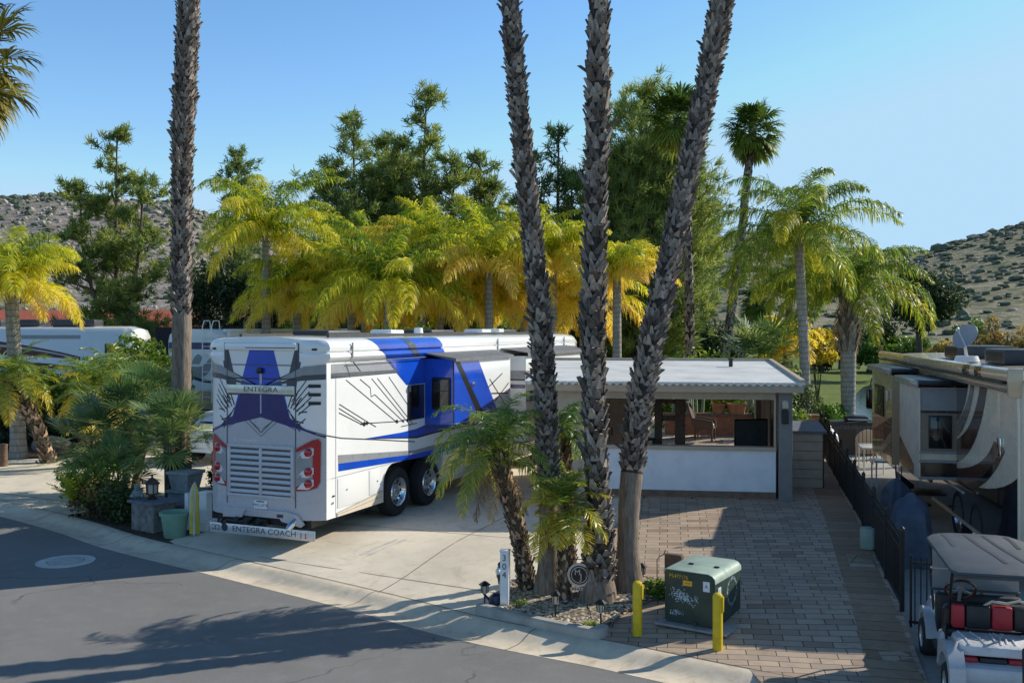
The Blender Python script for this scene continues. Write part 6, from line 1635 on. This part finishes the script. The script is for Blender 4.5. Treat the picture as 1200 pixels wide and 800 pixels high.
def conifer(label, base, H, seed, Rm=3.5, z0=.18, nb=46, mat_='pine', t0=.42, upw=.35, prof=None, clump=24, nl=.36, nw=.055, per=9, lean=(0,0), group='pines behind the palms', r0=.22, name='pine_tree', spread=.8, stems=1):
    rn = np.random.default_rng(seed); rp = random.Random(seed)
    t = thing(name, label, 'pine tree', (base[0],base[1],0), 0, group)
    prof = prof or (lambda f: (1-f)**.75*(.55+.45*math.sin(f*9+seed)))
    b = MB(); C = []; D = []
    tops = []
    for s_ in range(stems):
        off = (rp.uniform(.2,.5)*(1 if s_ % 2 else -1)*Rm*(s_ > 0), rp.uniform(-.3,.3)*Rm*(s_ > 0)); hh = H*(1 if s_ == 0 else rp.uniform(.72,.92))
        pts = [(0,0,-.1),(off[0]*.3+rp.uniform(-.1,.1),off[1]*.3,hh*.3),(off[0]*.8+lean[0]*.6+rp.uniform(-.2,.2),off[1]*.8+lean[1]*.6,hh*.65),(off[0]+lean[0],off[1]+lean[1],hh)]
        at, L = path_fn(pts)
        b.tube([at(L*i/10)[0] for i in range(11)], [r0*(1-.9*i/10)+.015 for i in range(11)], 8)
        tops.append((at, L))
        p, _ = at(L); 
        for _k in range(5): C.append(np.array(p)+rn.normal(0,.22,3)); D.append(np.array([0,0,1.]))
    for k in range(nb):
        at, L = tops[k % stems]
        f = z0+(1-z0)*((k+rp.random())/nb)**.92
        p, _ = at(L*min(.985,f)); g = (f-z0)/(1-z0)
        r = Rm*max(.10, prof(g))*rp.uniform(.65,1.1); az = k*2.4+rp.uniform(-.5,.5)
        up = upw*rp.uniform(.4,1.5); d = Vector((math.cos(az), math.sin(az), up)).normalized()
        mid = p+d*r*.55; end = p+d*r+Vector((0,0,r*.12*rp.uniform(-.5,1.6)))
        b.tube([p, mid, end], [.045+.04*r0/.2*(1-g), .04, .014], 5, 0, False)
        nn = max(3, int(per*r/2.2)+2)
        for j in range(nn):
            q = .38+.62*(j+rp.random())/nn; c = (p.lerp(mid, q/.55) if q < .55 else mid.lerp(end, (q-.55)/.45))
            jit = .16*r+.12
            o = Vector((rp.gauss(0,jit), rp.gauss(0,jit), rp.gauss(.08,jit*.5)))
            if rp.random() < .6: b.tube([c, c+o*.9], [.014,.007], 4, 0, False)
            C.append(np.array(c+o)); D.append(np.array(nrm(np.array(d)*.8+np.array([0,0,.6])+np.array(o))))
    b.build('trunk', [M['bark']], t, smooth=60, recalc=False)
    acc = NP(); needle_clumps(acc, np.array(C), np.array(D), rn, clump, nl, nw, t0, spread)
    acc.build('crown', M[mat_], t); return t

def leaves(acc, P_, N_, rn, size, t, asp=.5):
    k = len(P_); d = nrm(N_+rn.normal(0,.7,(k,3))); u = nrm(np.cross(d, rn.normal(0,1,(k,3)))); v = np.cross(d, u)
    s = (size*rn.uniform(.6,1.3,k))[:,None]
    V = np.concatenate([P_-u*s, P_-v*s*asp+d*s*.15, P_+u*s, P_+v*s*asp+d*s*.15]); i = np.arange(k)
    acc.add(V, np.stack([i,i+k,i+2*k,i+3*k],1), np.concatenate([t,t,t,t]))
def crown_pts(rn, c, r, nclump, nleaf, crel=.36, flat=1.0):
    """points on the skin of many clumps spread through an ellipsoid"""
    cc = nrm(rn.normal(0,1,(nclump,3)))*rn.uniform(.35,.85,(nclump,1)); cc[:,2] = cc[:,2]*flat
    i = rn.integers(0, nclump, nleaf); d = nrm(rn.normal(0,1,(nleaf,3))); rad_ = (crel*rn.uniform(.7,1.25,nclump))[i][:,None]
    p = cc[i]+d*rad_*rn.uniform(.6,1.05,(nleaf,1)); tb = rn.normal(0,.13,nclump)[i]
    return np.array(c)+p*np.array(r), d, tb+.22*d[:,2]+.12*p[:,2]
def bush(label, base, r, seed, mat_='bush_g', n=2600, size=.07, t0=.5, name='shrub', cat='shrub', group=None, zc=None, nclump=26, crel=.36, asp=.5):
    rn = np.random.default_rng(seed); t = thing(name, label, cat, (base[0],base[1],lot_z(base[0],base[1])), 0, group)
    z = zc if zc is not None else r[2]*.85
    acc = NP(); p, d, tb = crown_pts(rn, (0,0,z), r, nclump, n, crel)
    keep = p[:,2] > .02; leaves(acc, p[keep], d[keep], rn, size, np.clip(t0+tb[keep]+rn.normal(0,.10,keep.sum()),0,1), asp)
    acc.build('foliage', M[mat_], t)
    b = MB(); rp = random.Random(seed)
    for k in range(9):
        a = rp.uniform(0,6.28); q = rp.uniform(.3,.8)
        b.tube([(0,0,0),(math.cos(a)*r[0]*q*.4,math.sin(a)*r[1]*q*.4,z*.6),(math.cos(a)*r[0]*q,math.sin(a)*r[1]*q,z+r[2]*.4*rp.uniform(-1,1))], [.02+.02*r[2],.02,.008], 5, 0, False)
    b.build('stem', [M['shrubwood']], t); return t
def broadleaf(label, base, H, r, seed, mat_='bush_d', n=6000, size=.13, t0=.45, cz=None, nclump=34, crel=.3, group='trees beyond the lake', limbs=7, r0=.22, flat=1.0, name='broadleaf_tree'):
    rn = np.random.default_rng(seed); rp = random.Random(seed); t = thing(name, label, 'tree', (base[0],base[1],0), 0, group)
    cz = cz or H-r[2]
    b = MB(); b.tube([(0,0,-.1),(rp.uniform(-.2,.2),0,(cz-r[2]*.4)*.6),(0,0,max(.3,cz-r[2]*.5))], [r0*1.2,r0,r0*.8], 10, 0)
    for k in range(limbs):
        a = 2*PI*k/limbs+rp.uniform(-.3,.3); q = rp.uniform(.45,.8)
        b.tube([(0,0,max(.25,cz-r[2]*.6)),(math.cos(a)*r[0]*q*.45,math.sin(a)*r[1]*q*.45,cz-r[2]*.1),(math.cos(a)*r[0]*q,math.sin(a)*r[1]*q,cz+r[2]*rp.uniform(.1,.6))], [r0*.6,r0*.35,.03], 6, 0, False)
    b.build('trunk', [M['bark']], t, smooth=60, recalc=False)
    acc = NP(); p, d, tb = crown_pts(rn, (0,0,cz), r, nclump, n, crel, flat)
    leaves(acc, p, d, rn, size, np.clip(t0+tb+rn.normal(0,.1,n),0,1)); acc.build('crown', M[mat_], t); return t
# ------------------------------------------------------------------ the palms of the front bed
def pw_(px, py, Y): p = P(px, py, Y); return p
YT = 14.6
x0, y0 = G(644,698)
tall_palm('leftmost of three tall palm trunks in the gravel bed, dark smooth foot', [(x0,y0,lot_z(x0,y0)+.03),(pw_(643,600,y0)[0],y0,pw_(643,600,y0)[2]),pw_(640,480,y0),pw_(629,330,y0+.1),pw_(616,200,y0+.2),pw_(604,80,y0+.3),pw_(597,0,y0+.3),(-.30,y0+.5,11.5),(-.45,y0+.6,13.6)],
          lambda s: .140+.11*max(0,1-s/.9)**2+.025*math.exp(-((s-3.2)/1.4)**2), 1.7, 13.4, 1, group='tall fan palms of the front bed', dv=.064, size=.088, wd=.088, out=.05, cutp=.45)
x0, y0 = G(700,707)
tall_palm('middle upright palm trunk of the gravel bed with large criss-crossed leaf bases', [(x0,y0,lot_z(x0,y0)+.03),pw_(703,620,y0),pw_(698,520,y0),pw_(696,400,y0),pw_(699,200,y0),pw_(702,0,y0),(1.30,y0,11.0),(1.32,y0,13.0)],
          lambda s: .152+.10*max(0,1-s/1.1)+.02*max(0,1-s/4)+.01*math.sin(s*2.1), .35, 12.8, 2, group='tall fan palms of the front bed', dv=.088, size=.125, wd=.115, out=.056, jag=1.0, cutp=.8)
x0, y0 = G(736,694)
tall_palm('rightmost tall palm trunk of the gravel bed, leaning right above a smooth foot', [(x0,y0,lot_z(x0,y0)+.03),pw_(736,620,y0),pw_(742,540,y0+.15),pw_(760,420,y0+.5),pw_(789,280,y0+1.0),pw_(822,130,y0+1.5),pw_(848,0,y0+1.9),(4.25,y0+2.2,11.6),(4.6,y0+2.4,13.6)],
          lambda s: .150+.10*max(0,1-s/.8)**1.6+.035*math.exp(-((s-2.6)/.8)**2)+.02*min(1,s/8), 1.75, 13.2, 3, group='tall fan palms of the front bed', dv=.066, size=.092, wd=.088, out=.052, cutp=.45)
# pygmy date palms in the bed
x0, y0 = G(620,694)
feather_palm('larger curved date palm in the gravel bed with arching dark green fronds', (x0,y0), 2.10, 11, nf=27, L=1.28, ll=.27, lw=.016, droop=.32, mat_='d_green', t0=.55, bend=(1.5,2.4), elr=(84,0), r0=.115, r1=.145, lean=(-.50,.05), nl=58, boots=2, cat='palm tree', name='date_palm_tree', plume=.28, yellow_low=.35, dead=4, dvb=.052, sizeb=.075, wdb=.06, outb=.026, rw=.010, bootmats=('datebark','bootcut','palmcore','datebark'), group='young date palms in the front bed')
x0, y0 = G(660,709)
feather_palm('smaller upright date palm in front of the tall trunks with a loose green rosette', (x0,y0), 1.40, 12, nf=30, L=.74, ll=.22, lw=.015, droop=.10, mat_='d_green', t0=.76, bend=(1.0,1.9), elr=(82,-25), r0=.085, r1=.10, lean=(.03,.0), nl=44, boots=2, cat='palm tree', name='date_palm_tree', plume=.25, yellow_low=.35, dvb=.052, sizeb=.075, wdb=.06, outb=.026, rw=.009, bootmats=('datebark','bootcut','palmcore','datebark'), group='young date palms in the front bed')
feather_palm('dense dark date palm rosette between the left tall trunk and the middle one', (G(672,690)[0]+.0,15.3), 2.25, 13, nf=18, L=.62, ll=.20, lw=.015, droop=.35, mat_='d_green', t0=.42, bend=(1.2,2.0), elr=(80,-20), r0=.08, r1=.09, lean=(-.1,0), nl=42, boots=2, cat='palm tree', name='date_palm_tree', plume=.25, yellow_low=.3, dvb=.052, sizeb=.075, wdb=.06, outb=.026, rw=.009, bootmats=('datebark','bootcut','palmcore','datebark'), group='young date palms in the front bed')
bush('low green groundcover at the back right corner of the gravel bed', G(768,700), (.24,.2,.16), 21, n=700, size=.03, t0=.55)
bush('tiny yellow-green weed at the rounded kerb end', G(692,737), (.14,.12,.06), 22, n=260, size=.02, t0=.75)
bush('small green weed behind the path light at the left of the bed', G(612,714), (.16,.12,.08), 23, n=260, size=.022, t0=.6)
# ------------------------------------------------------------------ left side
YL = 22.6
p0 = P(212,600,YL)
tall_palm('tall palm with rough trunk rising beside the rear of the blue motorhome', [(p0[0],YL,0),P(212,500,YL),P(213,390,YL),P(213,300,YL),P(215,150,YL),P(221,0,YL),(P(222,0,YL)[0]+.05,YL,14.5),(P(222,0,YL)[0]+.12,YL,16.6)],
          lambda s: .215+.05*max(0,1-s/1.5)+.035*math.exp(-((s-10)/4)**2), 4.3, 16.4, 4, dv=.09, size=.115, wd=.105, out=.056, Rf=1.0, cutp=.5)
tall_palm('fan palm with golden hanging leaves at the left edge of the sky', [(-11.6,20.2,0),(-11.55,20.2,5),(-11.5,20.2,9.55)], lambda s: .22+.05*max(0,1-s/1.5), 1, 9.4, 5, crown_n=44, cm='fan_gold', Rf=.92, Lp=1.1, ns=30, dv=.14, size=.2, wd=.18)
feather_palm('queen palm with pale trunk and yellow-green crown at the left edge behind small date palms', (P(22,0,30)[0],30), 5.25, 31, nf=30, L=2.5, ll=.65, lw=.028, mat_='q_yellow', t0=.5, r0=.24, r1=.19, lean=(-.25,0), nl=100, droop=.75, plume=.6, tvar=.34, yellow_low=.6, bend=(1.1,2.3), elr=(88,10), group='queen palms around the sites')
feather_palm('small date palm at the far left edge, partly cut by the picture border', (P(58,0,29)[0],29), 2.45, 32, nf=30, L=1.5, ll=.36, lw=.022, mat_='d_green', t0=.62, r0=.20, r1=.22, lean=(-1.1,0), nl=44, droop=.15, boots=2, trunk='datebark', bootmats=('datebark','bootcut','palmcore','datebark'), dvb=.09, sizeb=.12, wdb=.12, outb=.05, name='date_palm_tree', rw=.014, bend=(1.0,1.9), elr=(80,-25), group='small date palms by the neighbouring driveway', yellow_low=.45)
feather_palm('bushy date palm with bright crown and stubby trunk left of the fan palms', (P(98,0,28)[0],28), 2.2, 33, nf=34, L=1.55, ll=.36, lw=.022, mat_='d_green', t0=.66, r0=.19, r1=.21, lean=(.25,0), nl=46, droop=.15, boots=2, trunk='datebark', bootmats=('datebark','bootcut','palmcore','datebark'), dvb=.09, sizeb=.12, wdb=.12, outb=.05, name='date_palm_tree', rw=.014, bend=(1.0,1.9), elr=(80,-25), group='small date palms by the neighbouring driveway', yellow_low=.45)
feather_palm('date palm with yellow lower fronds behind the big grey-green fan palm', (P(142,0,31)[0],31), 2.4, 34, nf=30, L=1.5, ll=.36, lw=.022, mat_='d_green', t0=.74, r0=.18, r1=.2, lean=(0,0), nl=44, droop=.18, boots=2, trunk='datebark', bootmats=('datebark','bootcut','palmcore','datebark'), dvb=.09, sizeb=.12, wdb=.12, outb=.05, name='date_palm_tree', rw=.014, bend=(1.0,1.9), elr=(78,-25), group='small date palms by the neighbouring driveway', yellow_low=.4)
bush('bright green broad-leaved hedge shrub in front of the travel trailer', (P(172,0,34)[0],34), (1.75,1.0,1.75), 35, mat_='bush_g', n=5200, size=.11, t0=.62, zc=1.95, nclump=40)
bush('lower green shrub left of the bright hedge shrub', (P(128,0,35.5)[0],35.5), (1.7,1.0,1.4), 36, mat_='bush_g', n=3600, size=.11, t0=.5, zc=1.6)
bush('yellow-green shrub under the far left motorhome, between the small date palms', (P(70,0,36)[0],36), (2.0,1.0,1.3), 39, mat_='bush_g', n=3800, size=.11, t0=.7, zc=1.45)
bush('shaded green shrub at the far left picture edge behind the queen palm trunk', (P(5,0,36)[0],36), (1.9,1.0,1.35), 40, mat_='bush_g', n=3600, size=.11, t0=.45, zc=1.4)
bush('dark shrub in the shade under the small date palms', (P(35,0,33)[0],33), (2.4,1.0,.9), 37, mat_='bush_d', n=2600, size=.10, t0=.35)
bush('dark shrub behind the fan palm, beside the white car', (P(120,0,33.5)[0],33.5), (1.3,.9,1.1), 38, mat_='bush_d', n=2000, size=.10, t0=.35)
def fan_bush(label, base, heads, seed, Rf=.52, Lp=.75, n=30, t0=.45):
    rn = np.random.default_rng(seed); t = thing('fan_palm_shrub', label, 'palm shrub', (base[0],base[1],0), 0, 'grey-green fan palms beside the motorhome')
    acc = NP(); b = MB()
    for hx, hy, hz_, sc_ in heads:
        b.tube([(hx*.3,hy*.3,-.05),(hx*.8,hy*.8,hz_*.6),(hx,hy,hz_)], [.09,.10,.12], 10)
        for k in range(n):
            f = (k+.5)/n; el = R(85-120*f**.9)+rn.normal(0,.12); az = k*2.39996+rn.normal(0,.2)
            fan(acc, (hx,hy,hz_), az, el, Lp*sc_*rn.uniform(.7,1.2), Rf*sc_*rn.uniform(.8,1.15), 24, np.clip(t0+rn.normal(0,.16)+.25*(f-.5)*(rn.random() < .3),0,1), rn, span=R(235), fold=.22, tipdroop=.10, pw=.009, wide=.8)
    b.build('trunk', [M['datebark']], t, smooth=60); acc.build('crown', M['fan_grey'], t); return t
fan_bush('large grey-green fan palm clump left of the tall rough trunk', P(148,0,23.5)[:2], [(0,0,1.55,1.15),(-.75,-.2,1.15,1.0),(.35,.5,2.0,1.0)], 41)
fan_bush('fan palm clump in front of the tall rough trunk, nearest the motorhome', P(198,0,21.6)[:2], [(0,0,1.45,.95),(.2,.3,1.8,.75)], 42, t0=.52)
fan_bush('low dark fan palm clump above the kerb shrubs', P(138,0,21.8)[:2], [(0,0,.55,.85),(-.4,.2,.5,.8)], 43, n=24, t0=.38)
bush('reddish green shrub at the kerb corner of the left driveway', G(112,606), (.62,.5,.48), 44, mat_='bush_o', n=1500, size=.045, t0=.3)
bush('green and yellow shrub behind the kerb corner shrub', (G(135,590)[0],20.9), (.7,.5,.55), 45, mat_='bush_g', n=1700, size=.05, t0=.45, zc=.65)
bush('dark leafy shrub beside the stone pillar', (G(150,612)[0]-.15,20.1), (.55,.45,.55), 46, mat_='bush_d', n=1300, size=.05, t0=.55)
bush('dark shrub between the urn pedestal and the motorhome', (-6.35,22.2), (.5,.6,.9), 47, mat_='bush_d', n=1500, size=.06, t0=.4)
bush('tall dark shrub beside the left flank of the motorhome', (-6.4,24.0), (.55,.8,1.2), 48, mat_='bush_d', n=1900, size=.07, t0=.4, zc=1.3)
t_ = thing('spiky_plant', 'small yellow-green spiky plant rising from the kerb shrubs', 'plant', (G(122,590)[0],20.6,0)); rn_ = np.random.default_rng(5); acc = NP()
for k in range(16): frond(acc, (0,0,.35), k*2.4, R(80-30*rn_.random()), .75, .5, 16, .16, .02, .05, .75, rn_, rw=.008)
acc.build('foliage', M['q_green'], t_)
# ------------------------------------------------------------------ queen palms behind the motorhome
QG = 'queen palms around the sites'
def qp(label, px, Yd, yc, seed, **k):
    kw = dict(nf=26, L=3.9, ll=.78, lw=.036, mat_='q_yellow', t0=.46, r0=.2, r1=.16, nl=112, droop=.95, tvar=.42, plume=.5, group=QG, yellow_low=.75, bend=(1.2,2.2), elr=(86,14)); kw.update(k)
    X, Y, Z_ = P(px, yc, Yd); return feather_palm(label, (X,Y), Z_, seed, **kw)
qp('tall queen palm with grey trunk and green-yellow crown, first right of the rough trunk palm', 312, 40, 276, 51, t0=.34, L=4.1)
qp('queen palm with drooping golden skirt, half behind the first one', 386, 42, 326, 52, t0=.52)
qp('low wide queen palm with green arching fronds directly above the motorhome roof', 455, 37, 345, 53, t0=.34, elr=(85,18))
qp('queen palm with bright yellow fronds left of the short-trunk one', 515, 41, 303, 54, t0=.55)
qp('queen palm with dark shaggy trunk and golden skirt just left of the leftmost tall trunk', 573, 39, 318, 55, t0=.58)
qp('golden queen palm seen between the leftmost and the middle tall trunks', 648, 40, 306, 56, t0=.62, L=3.2)
qp('narrow golden queen palm between the middle and the leaning trunks', 723, 39, 330, 57, t0=.62, L=2.7, nf=18)
qp('yellow-green queen palm filling the gap right of the golden skirt palm', 428, 44, 322, 59, t0=.5)
qp('yellow-green queen palm close behind the leftmost tall trunk', 614, 44, 315, 60, t0=.55)
for px_, yc_, Y_, t_0, lab_ in ((348,352,41,.5,'low bushy queen palm filling the gap behind the second golden crown'),(412,360,40,.6,'low queen palm with short trunk above the rear slide-out'),(494,358,39,.62,'low golden queen palm behind the roof, under the tallest pine'),(545,352,43,.45,'low green queen palm between two golden crowns, above the roof'),(602,356,42,.6,'low golden queen palm touching the leftmost tall trunk'),(684,356,42,.62,'low golden queen palm just left of the middle tall trunk')):
    qp(lab_, px_, Y_, yc_, 160+px_ % 37, t0=t_0, L=3.2, nf=24)
qp('green queen palm crown far behind the golden ones', 545, 48, 300, 58, t0=.30)
bush('small-leaved pale shrub above the motorhome roof', (P(470,0,35)[0],35), (1.6,1.0,1.4), 61, mat_='bush_g', n=3200, size=.07, t0=.62, zc=2.9)
bush('light green shrub behind the trailer awning', (P(352,0,46)[0],46), (1.6,1.0,1.8), 62, mat_='bush_g', n=2600, size=.11, t0=.7, zc=2.6)
for i, (px, top, Yd, w_, lab) in enumerate(((255,300,62,4.0,'dark round tree filling the gap left of the first queen palm'),(345,318,64,4.2,'dark round tree behind the golden skirt palm'),(420,300,66,4.6,'dark broad tree under the pair of tall pines'),(520,300,68,4.8,'dark broad tree under the tallest pine'),(600,305,66,4.2,'dark tree behind the leftmost tall trunk'),(680,330,62,4.0,'dark tree behind the golden palms at the middle trunk'))):
    X, Y, Z_ = P(px, top, Yd); broadleaf(lab, (X,Y), Z_, (w_*.75,w_*.6,Z_*.48), 70+i, mat_='bush_d', n=5200, size=.17, t0=.42, group='dark trees behind the queen palms')
# ------------------------------------------------------------------ pines
def pine(label, px, top, Yd, seed, **k):
    X, Y, Z_ = P(px, top, Yd); return conifer(label, (X,Y), Z_, seed, **k)
RND = lambda a, b_, ph: (lambda f: max(.12, (1-f)**.33*(a+b_*math.sin(f*13+ph))))
pine('open pine with visible limbs between the left queen palm and the rough trunk palm', 137, 160, 60, 81, Rm=4.3, nb=84, t0=.60, per=11, z0=.06, upw=.55, stems=3, prof=RND(.72,.26,1), clump=30, nl=.42, nw=.06, spread=1.0)
pine('small pine top peeking over the first queen palm', 278, 180, 66, 82, Rm=4.8, nb=70, t0=.40, z0=.2, upw=.3, per=10, prof=lambda f: (1-f)**.7*(.7+.3*math.sin(f*9)))
pine('left of the pair of tall pines, with a broad bushy crown', 415, 140, 60, 83, Rm=4.6, nb=120, t0=.60, per=12, clump=26, z0=.2, upw=.55, stems=4, prof=RND(.78,.22,0), nl=.42, nw=.06, spread=1.0)
pine('tallest pine with upright tufted top at the centre left', 500, 106, 60, 84, Rm=3.5, nb=110, t0=.58, per=11, clump=26, z0=.2, upw=.65, stems=3, prof=RND(.72,.28,.6), nl=.42, nw=.06, spread=1.0)
pine('lower pine right of the tallest one, close to the leftmost tall trunk', 562, 183, 62, 85, Rm=2.8, nb=76, t0=.56, per=10, z0=.2, upw=.5, stems=2, prof=RND(.7,.3,2), nl=.42, nw=.06, spread=1.0)
pine('dark bushy pine filling the gap between the two tallest pines', 455, 165, 64, 88, Rm=4.0, nb=100, t0=.52, per=11, z0=.2, upw=.5, stems=3, prof=RND(.78,.22,3), nl=.42, nw=.06, spread=1.0)
pine('dark blue-green pine with open branches between the leftmost and middle trunks', 655, 158, 56, 86, Rm=3.2, nb=60, t0=.30, per=9, z0=.3, upw=.5, stems=3, prof=RND(.7,.3,1), nl=.42, nw=.06, spread=1.0)
conifer('broad feathery light green pine behind the leaning trunk', P(757,0,58)[:2], P(752,116,58)[2], 87, Rm=5.7, nb=300, mat_='pine_l', t0=.62, per=9, clump=24, nl=.55, nw=.05, z0=.08, upw=.9, stems=5, prof=lambda f: (min(1,.6+f*1.3)*(1-f)**.33), spread=.55)
# ------------------------------------------------------------------ Washingtonias behind the pavilion
def wash(label, pts, seed, r, **k):
    path = [P(*p) for p in pts]; path[0] = (path[0][0], path[0][1], 0)
    return tall_palm(label, path, lambda s: r*(1-.012*s)+.12*max(0,1-s/1.2), .3, 40, seed, dv=.22, size=.26, wd=.24, out=.035, cat='palm tree', group='slender fan palms behind the pavilion', crown_n=46, Lp=.95, Rf=1.05, ns=26, jag=.8, **k)
wash('slender curved fan palm with full green crown right of the leaning trunk', [(846,462,55),(852,400,55),(866,300,55),(874,225,55),(882,152,55)], 91, .27)
wash('slender fan palm whose crown shows directly behind the leaning trunk', [(808,470,46),(808,380,46),(806,280,46),(801,190,46),(794,138,46)], 92, .23)
wash('short distant fan palm beyond the pavilion roof', [(868,420,78),(872,400,78),(878,380,78),(888,352,78)], 93, .26)
# ------------------------------------------------------------------ queen palms by the lake
qp('queen palm with smooth grey trunk and full green crown behind the storage shed', 945, 36, 292, 101, mat_='q_green', t0=.48, L=4.0, nf=28, r0=.19, r1=.16, yellow_low=.35, elr=(88,-12), lean=(-.3,0))
qp('stout queen palm with shaggy leaf bases beside the lake', 994, 40, 338, 102, mat_='q_green', t0=.48, L=3.9, nf=26, r0=.27, r1=.36, boots=.45, bootmats=('boot','bootcut','datebark','palmgrey'), dvb=.2, sizeb=.5, wdb=.22, outb=.12, yellow_low=.4, elr=(84,5), dead=3)
qp('distant queen palm showing its brown trunk left of the lake palm', 925, 58, 345, 103, mat_='q_green', t0=.45, L=2.6, r0=.24, r1=.22, trunk='datebark')
feather_palm('bright yellow low palm beyond the pavilion roof', (P(922,0,48)[0],48), 2.9, 104, nf=22, L=2.0, ll=.5, lw=.05, mat_='q_yellow', t0=.85, r0=.2, r1=.16, nl=50, group=QG, yellow_low=.1)
bush('bright golden shrub behind the grey trunk of the lake palm', (P(958,0,50)[0],50), (1.1,.9,.9), 105, mat_='bush_y', n=1900, size=.13, t0=.7, zc=3.0)
fan_bush('green fan palm shrub at the back edge of the pavilion roof', P(893,0,46)[:2], [(0,0,2.3,1.9)], 106, Rf=.7, Lp=.8)
# shrubs and trees around the lake
LG = 'shrubs and trees on the far shore'
for i, (px, top, w_, Yd, mt, t0, lab) in enumerate((
    (1018,394,2.3,88,'bush_g',.5,'rounded green shrub right behind the stout lake palm'),
    (1042,386,2.5,90,'bush_g',.62,'bright green upright shrub left of the dark spreading tree'),
    (1066,394,2.4,87,'bush_g',.55,'bright green shrub under the dark spreading tree'),
    (1092,400,2.0,90,'bush_g',.5,'lower green shrub left of the roof dish'),
    (1112,392,1.5,66,'bush_o',.55,'ochre shrub just left of the roof dish'),
    (1140,372,1.9,78,'bush_g',.35,'grey-green round tree right of the roof dish'),
    (1180,362,2.6,70,'bush_o',.6,'large ochre tree at the right edge above the motorhome roof'),
    (1030,362,2.2,90,'bush_d',.5,'dark round tree behind the bright green shrubs'),
    (985,380,2.4,95,'bush_d',.45,'dark tree between the two lake palms'),
    (962,396,2.0,88,'bush_d',.5,'dark shrub left of the stout lake palm'),
    (905,372,1.9,86,'bush_d',.5,'dark green shrub beyond the yellow palm'),
    (830,372,1.8,84,'bush_d',.4,'small dark tree right of the leaning trunk'),
    (850,384,1.6,92,'bush_d',.55,'small grey-green tree beside the slender palm foot'),
    (780,385,2.0,70,'bush_d',.5,'dark shrub left of the slender palm, above the pavilion roof'),
    (735,392,2.0,60,'bush_d',.5,'dark shrub behind the pavilion roof at the middle trunks'))):
    X, Y, Z_ = P(px, top, Yd); broadleaf(lab, (X,Y), max(1.8,Z_), (w_,w_*.8,max(.8,Z_*.5)), 110+i, mat_=mt, n=3600, size=.15, t0=t0, group=LG, nclump=30)
X, Y, Z_ = P(1078,308,76)
broadleaf('dark spreading tree with flat layered crown and visible limbs beyond the lake', (X,Y), Z_, (3.6,3.0,2.7), 131, mat_='bush_d', n=9000, size=.15, t0=.36, nclump=46, crel=.26, limbs=10, group=LG, r0=.25)
bush('dense green shrub at the foot of the lake palm, behind the storage shed', (P(968,0,37)[0],37), (.75,.6,.6), 132, mat_='bush_g', n=1800, size=.06, t0=.35, zc=.6)
bush('green shrub on the lake shore beside the iron fence', (P(972,0,40)[0],40), (.8,.6,.5), 133, mat_='bush_g', n=1800, size=.07, t0=.4)
bush('dark shrub behind the shed, at the pavilion corner', (P(945,0,34)[0],34.5), (.7,.6,.8), 134, mat_='bush_d', n=1500, size=.06, t0=.5)
# potted plants behind the pavilion window
def potted(label, x, y, seed, mt, r, pot='polecanvas', h=.42):
    q = inpv(x, y); t = thing('potted_plant', label, 'potted plant', q, 0, 'potted plants on the pavilion patio')
    pb('pot', lambda b_: b_.lathe([(0,0),(r*.62,0),(r*.8,h*.85),(r*.92,h*.86),(r*.94,h),(r*.8,h),(r*.76,h*.9),(0,h*.88)], 18, 0), [M[pot]], t, 40)
    rn = np.random.default_rng(seed); acc = NP(); p, d, tb = crown_pts(rn, (0,0,h+r*1.2), (r*1.5,r*1.5,r*1.4), 14, 900, .4)
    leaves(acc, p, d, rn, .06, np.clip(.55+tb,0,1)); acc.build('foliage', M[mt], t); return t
t_ = potted('potted green plant on the patio wall in the pavilion window', -.1, 13.85, 141, 'bush_g', .38); t_.location.z = .5+.70*.875
t_ = potted('potted yellow-green plant on the patio wall left of the green one', -.75, 13.85, 142, 'bush_y', .28); t_.location.z = .5+.70*.875
potted('potted dark plant on the floor at the far right of the pavilion patio', .7, 12.6, 143, 'bush_d', .36)
potted('potted terracotta shrub outside the pavilion corner post', 1.2, 9.0, 144, 'bush_g', .34)
for i, (x, y, h, lab) in enumerate(((-2.2,14.3,2.1,'tall pale cactus cluster behind the patio wall, left of the armchair'),(-1.7,14.5,1.8,'pale cactus cluster behind the armchair'),(.75,14.4,2.0,'pale cactus cluster at the right end of the patio wall'))):
    t_ = thing('cactus_plant', lab, 'cactus', inpv(x,y,0)); rn_ = random.Random(150+i); b = MB()
    for k in range(8):
        a = rn_.uniform(0,6.28); r_ = rn_.uniform(.1,.45); hh = h*rn_.uniform(.6,1)
        b.tube([(r_*math.cos(a),r_*math.sin(a),0),(r_*1.2*math.cos(a),r_*1.2*math.sin(a),hh*.5),(r_*1.4*math.cos(a),r_*1.4*math.sin(a),hh)], [.06,.065,.03], 7)
    b.build('stem', [mat('cactus_skin_%d' % i, (.22,.27,.17), .7, var=.25)], t_, smooth=50)
bush('dense green hedge closing the view behind the pavilion patio', inpv(-1.5,17.0)[:2], (4.2,1.0,1.5), 155, mat_='bush_g', n=5600, size=.10, t0=.6, zc=1.3, nclump=50, crel=.3)
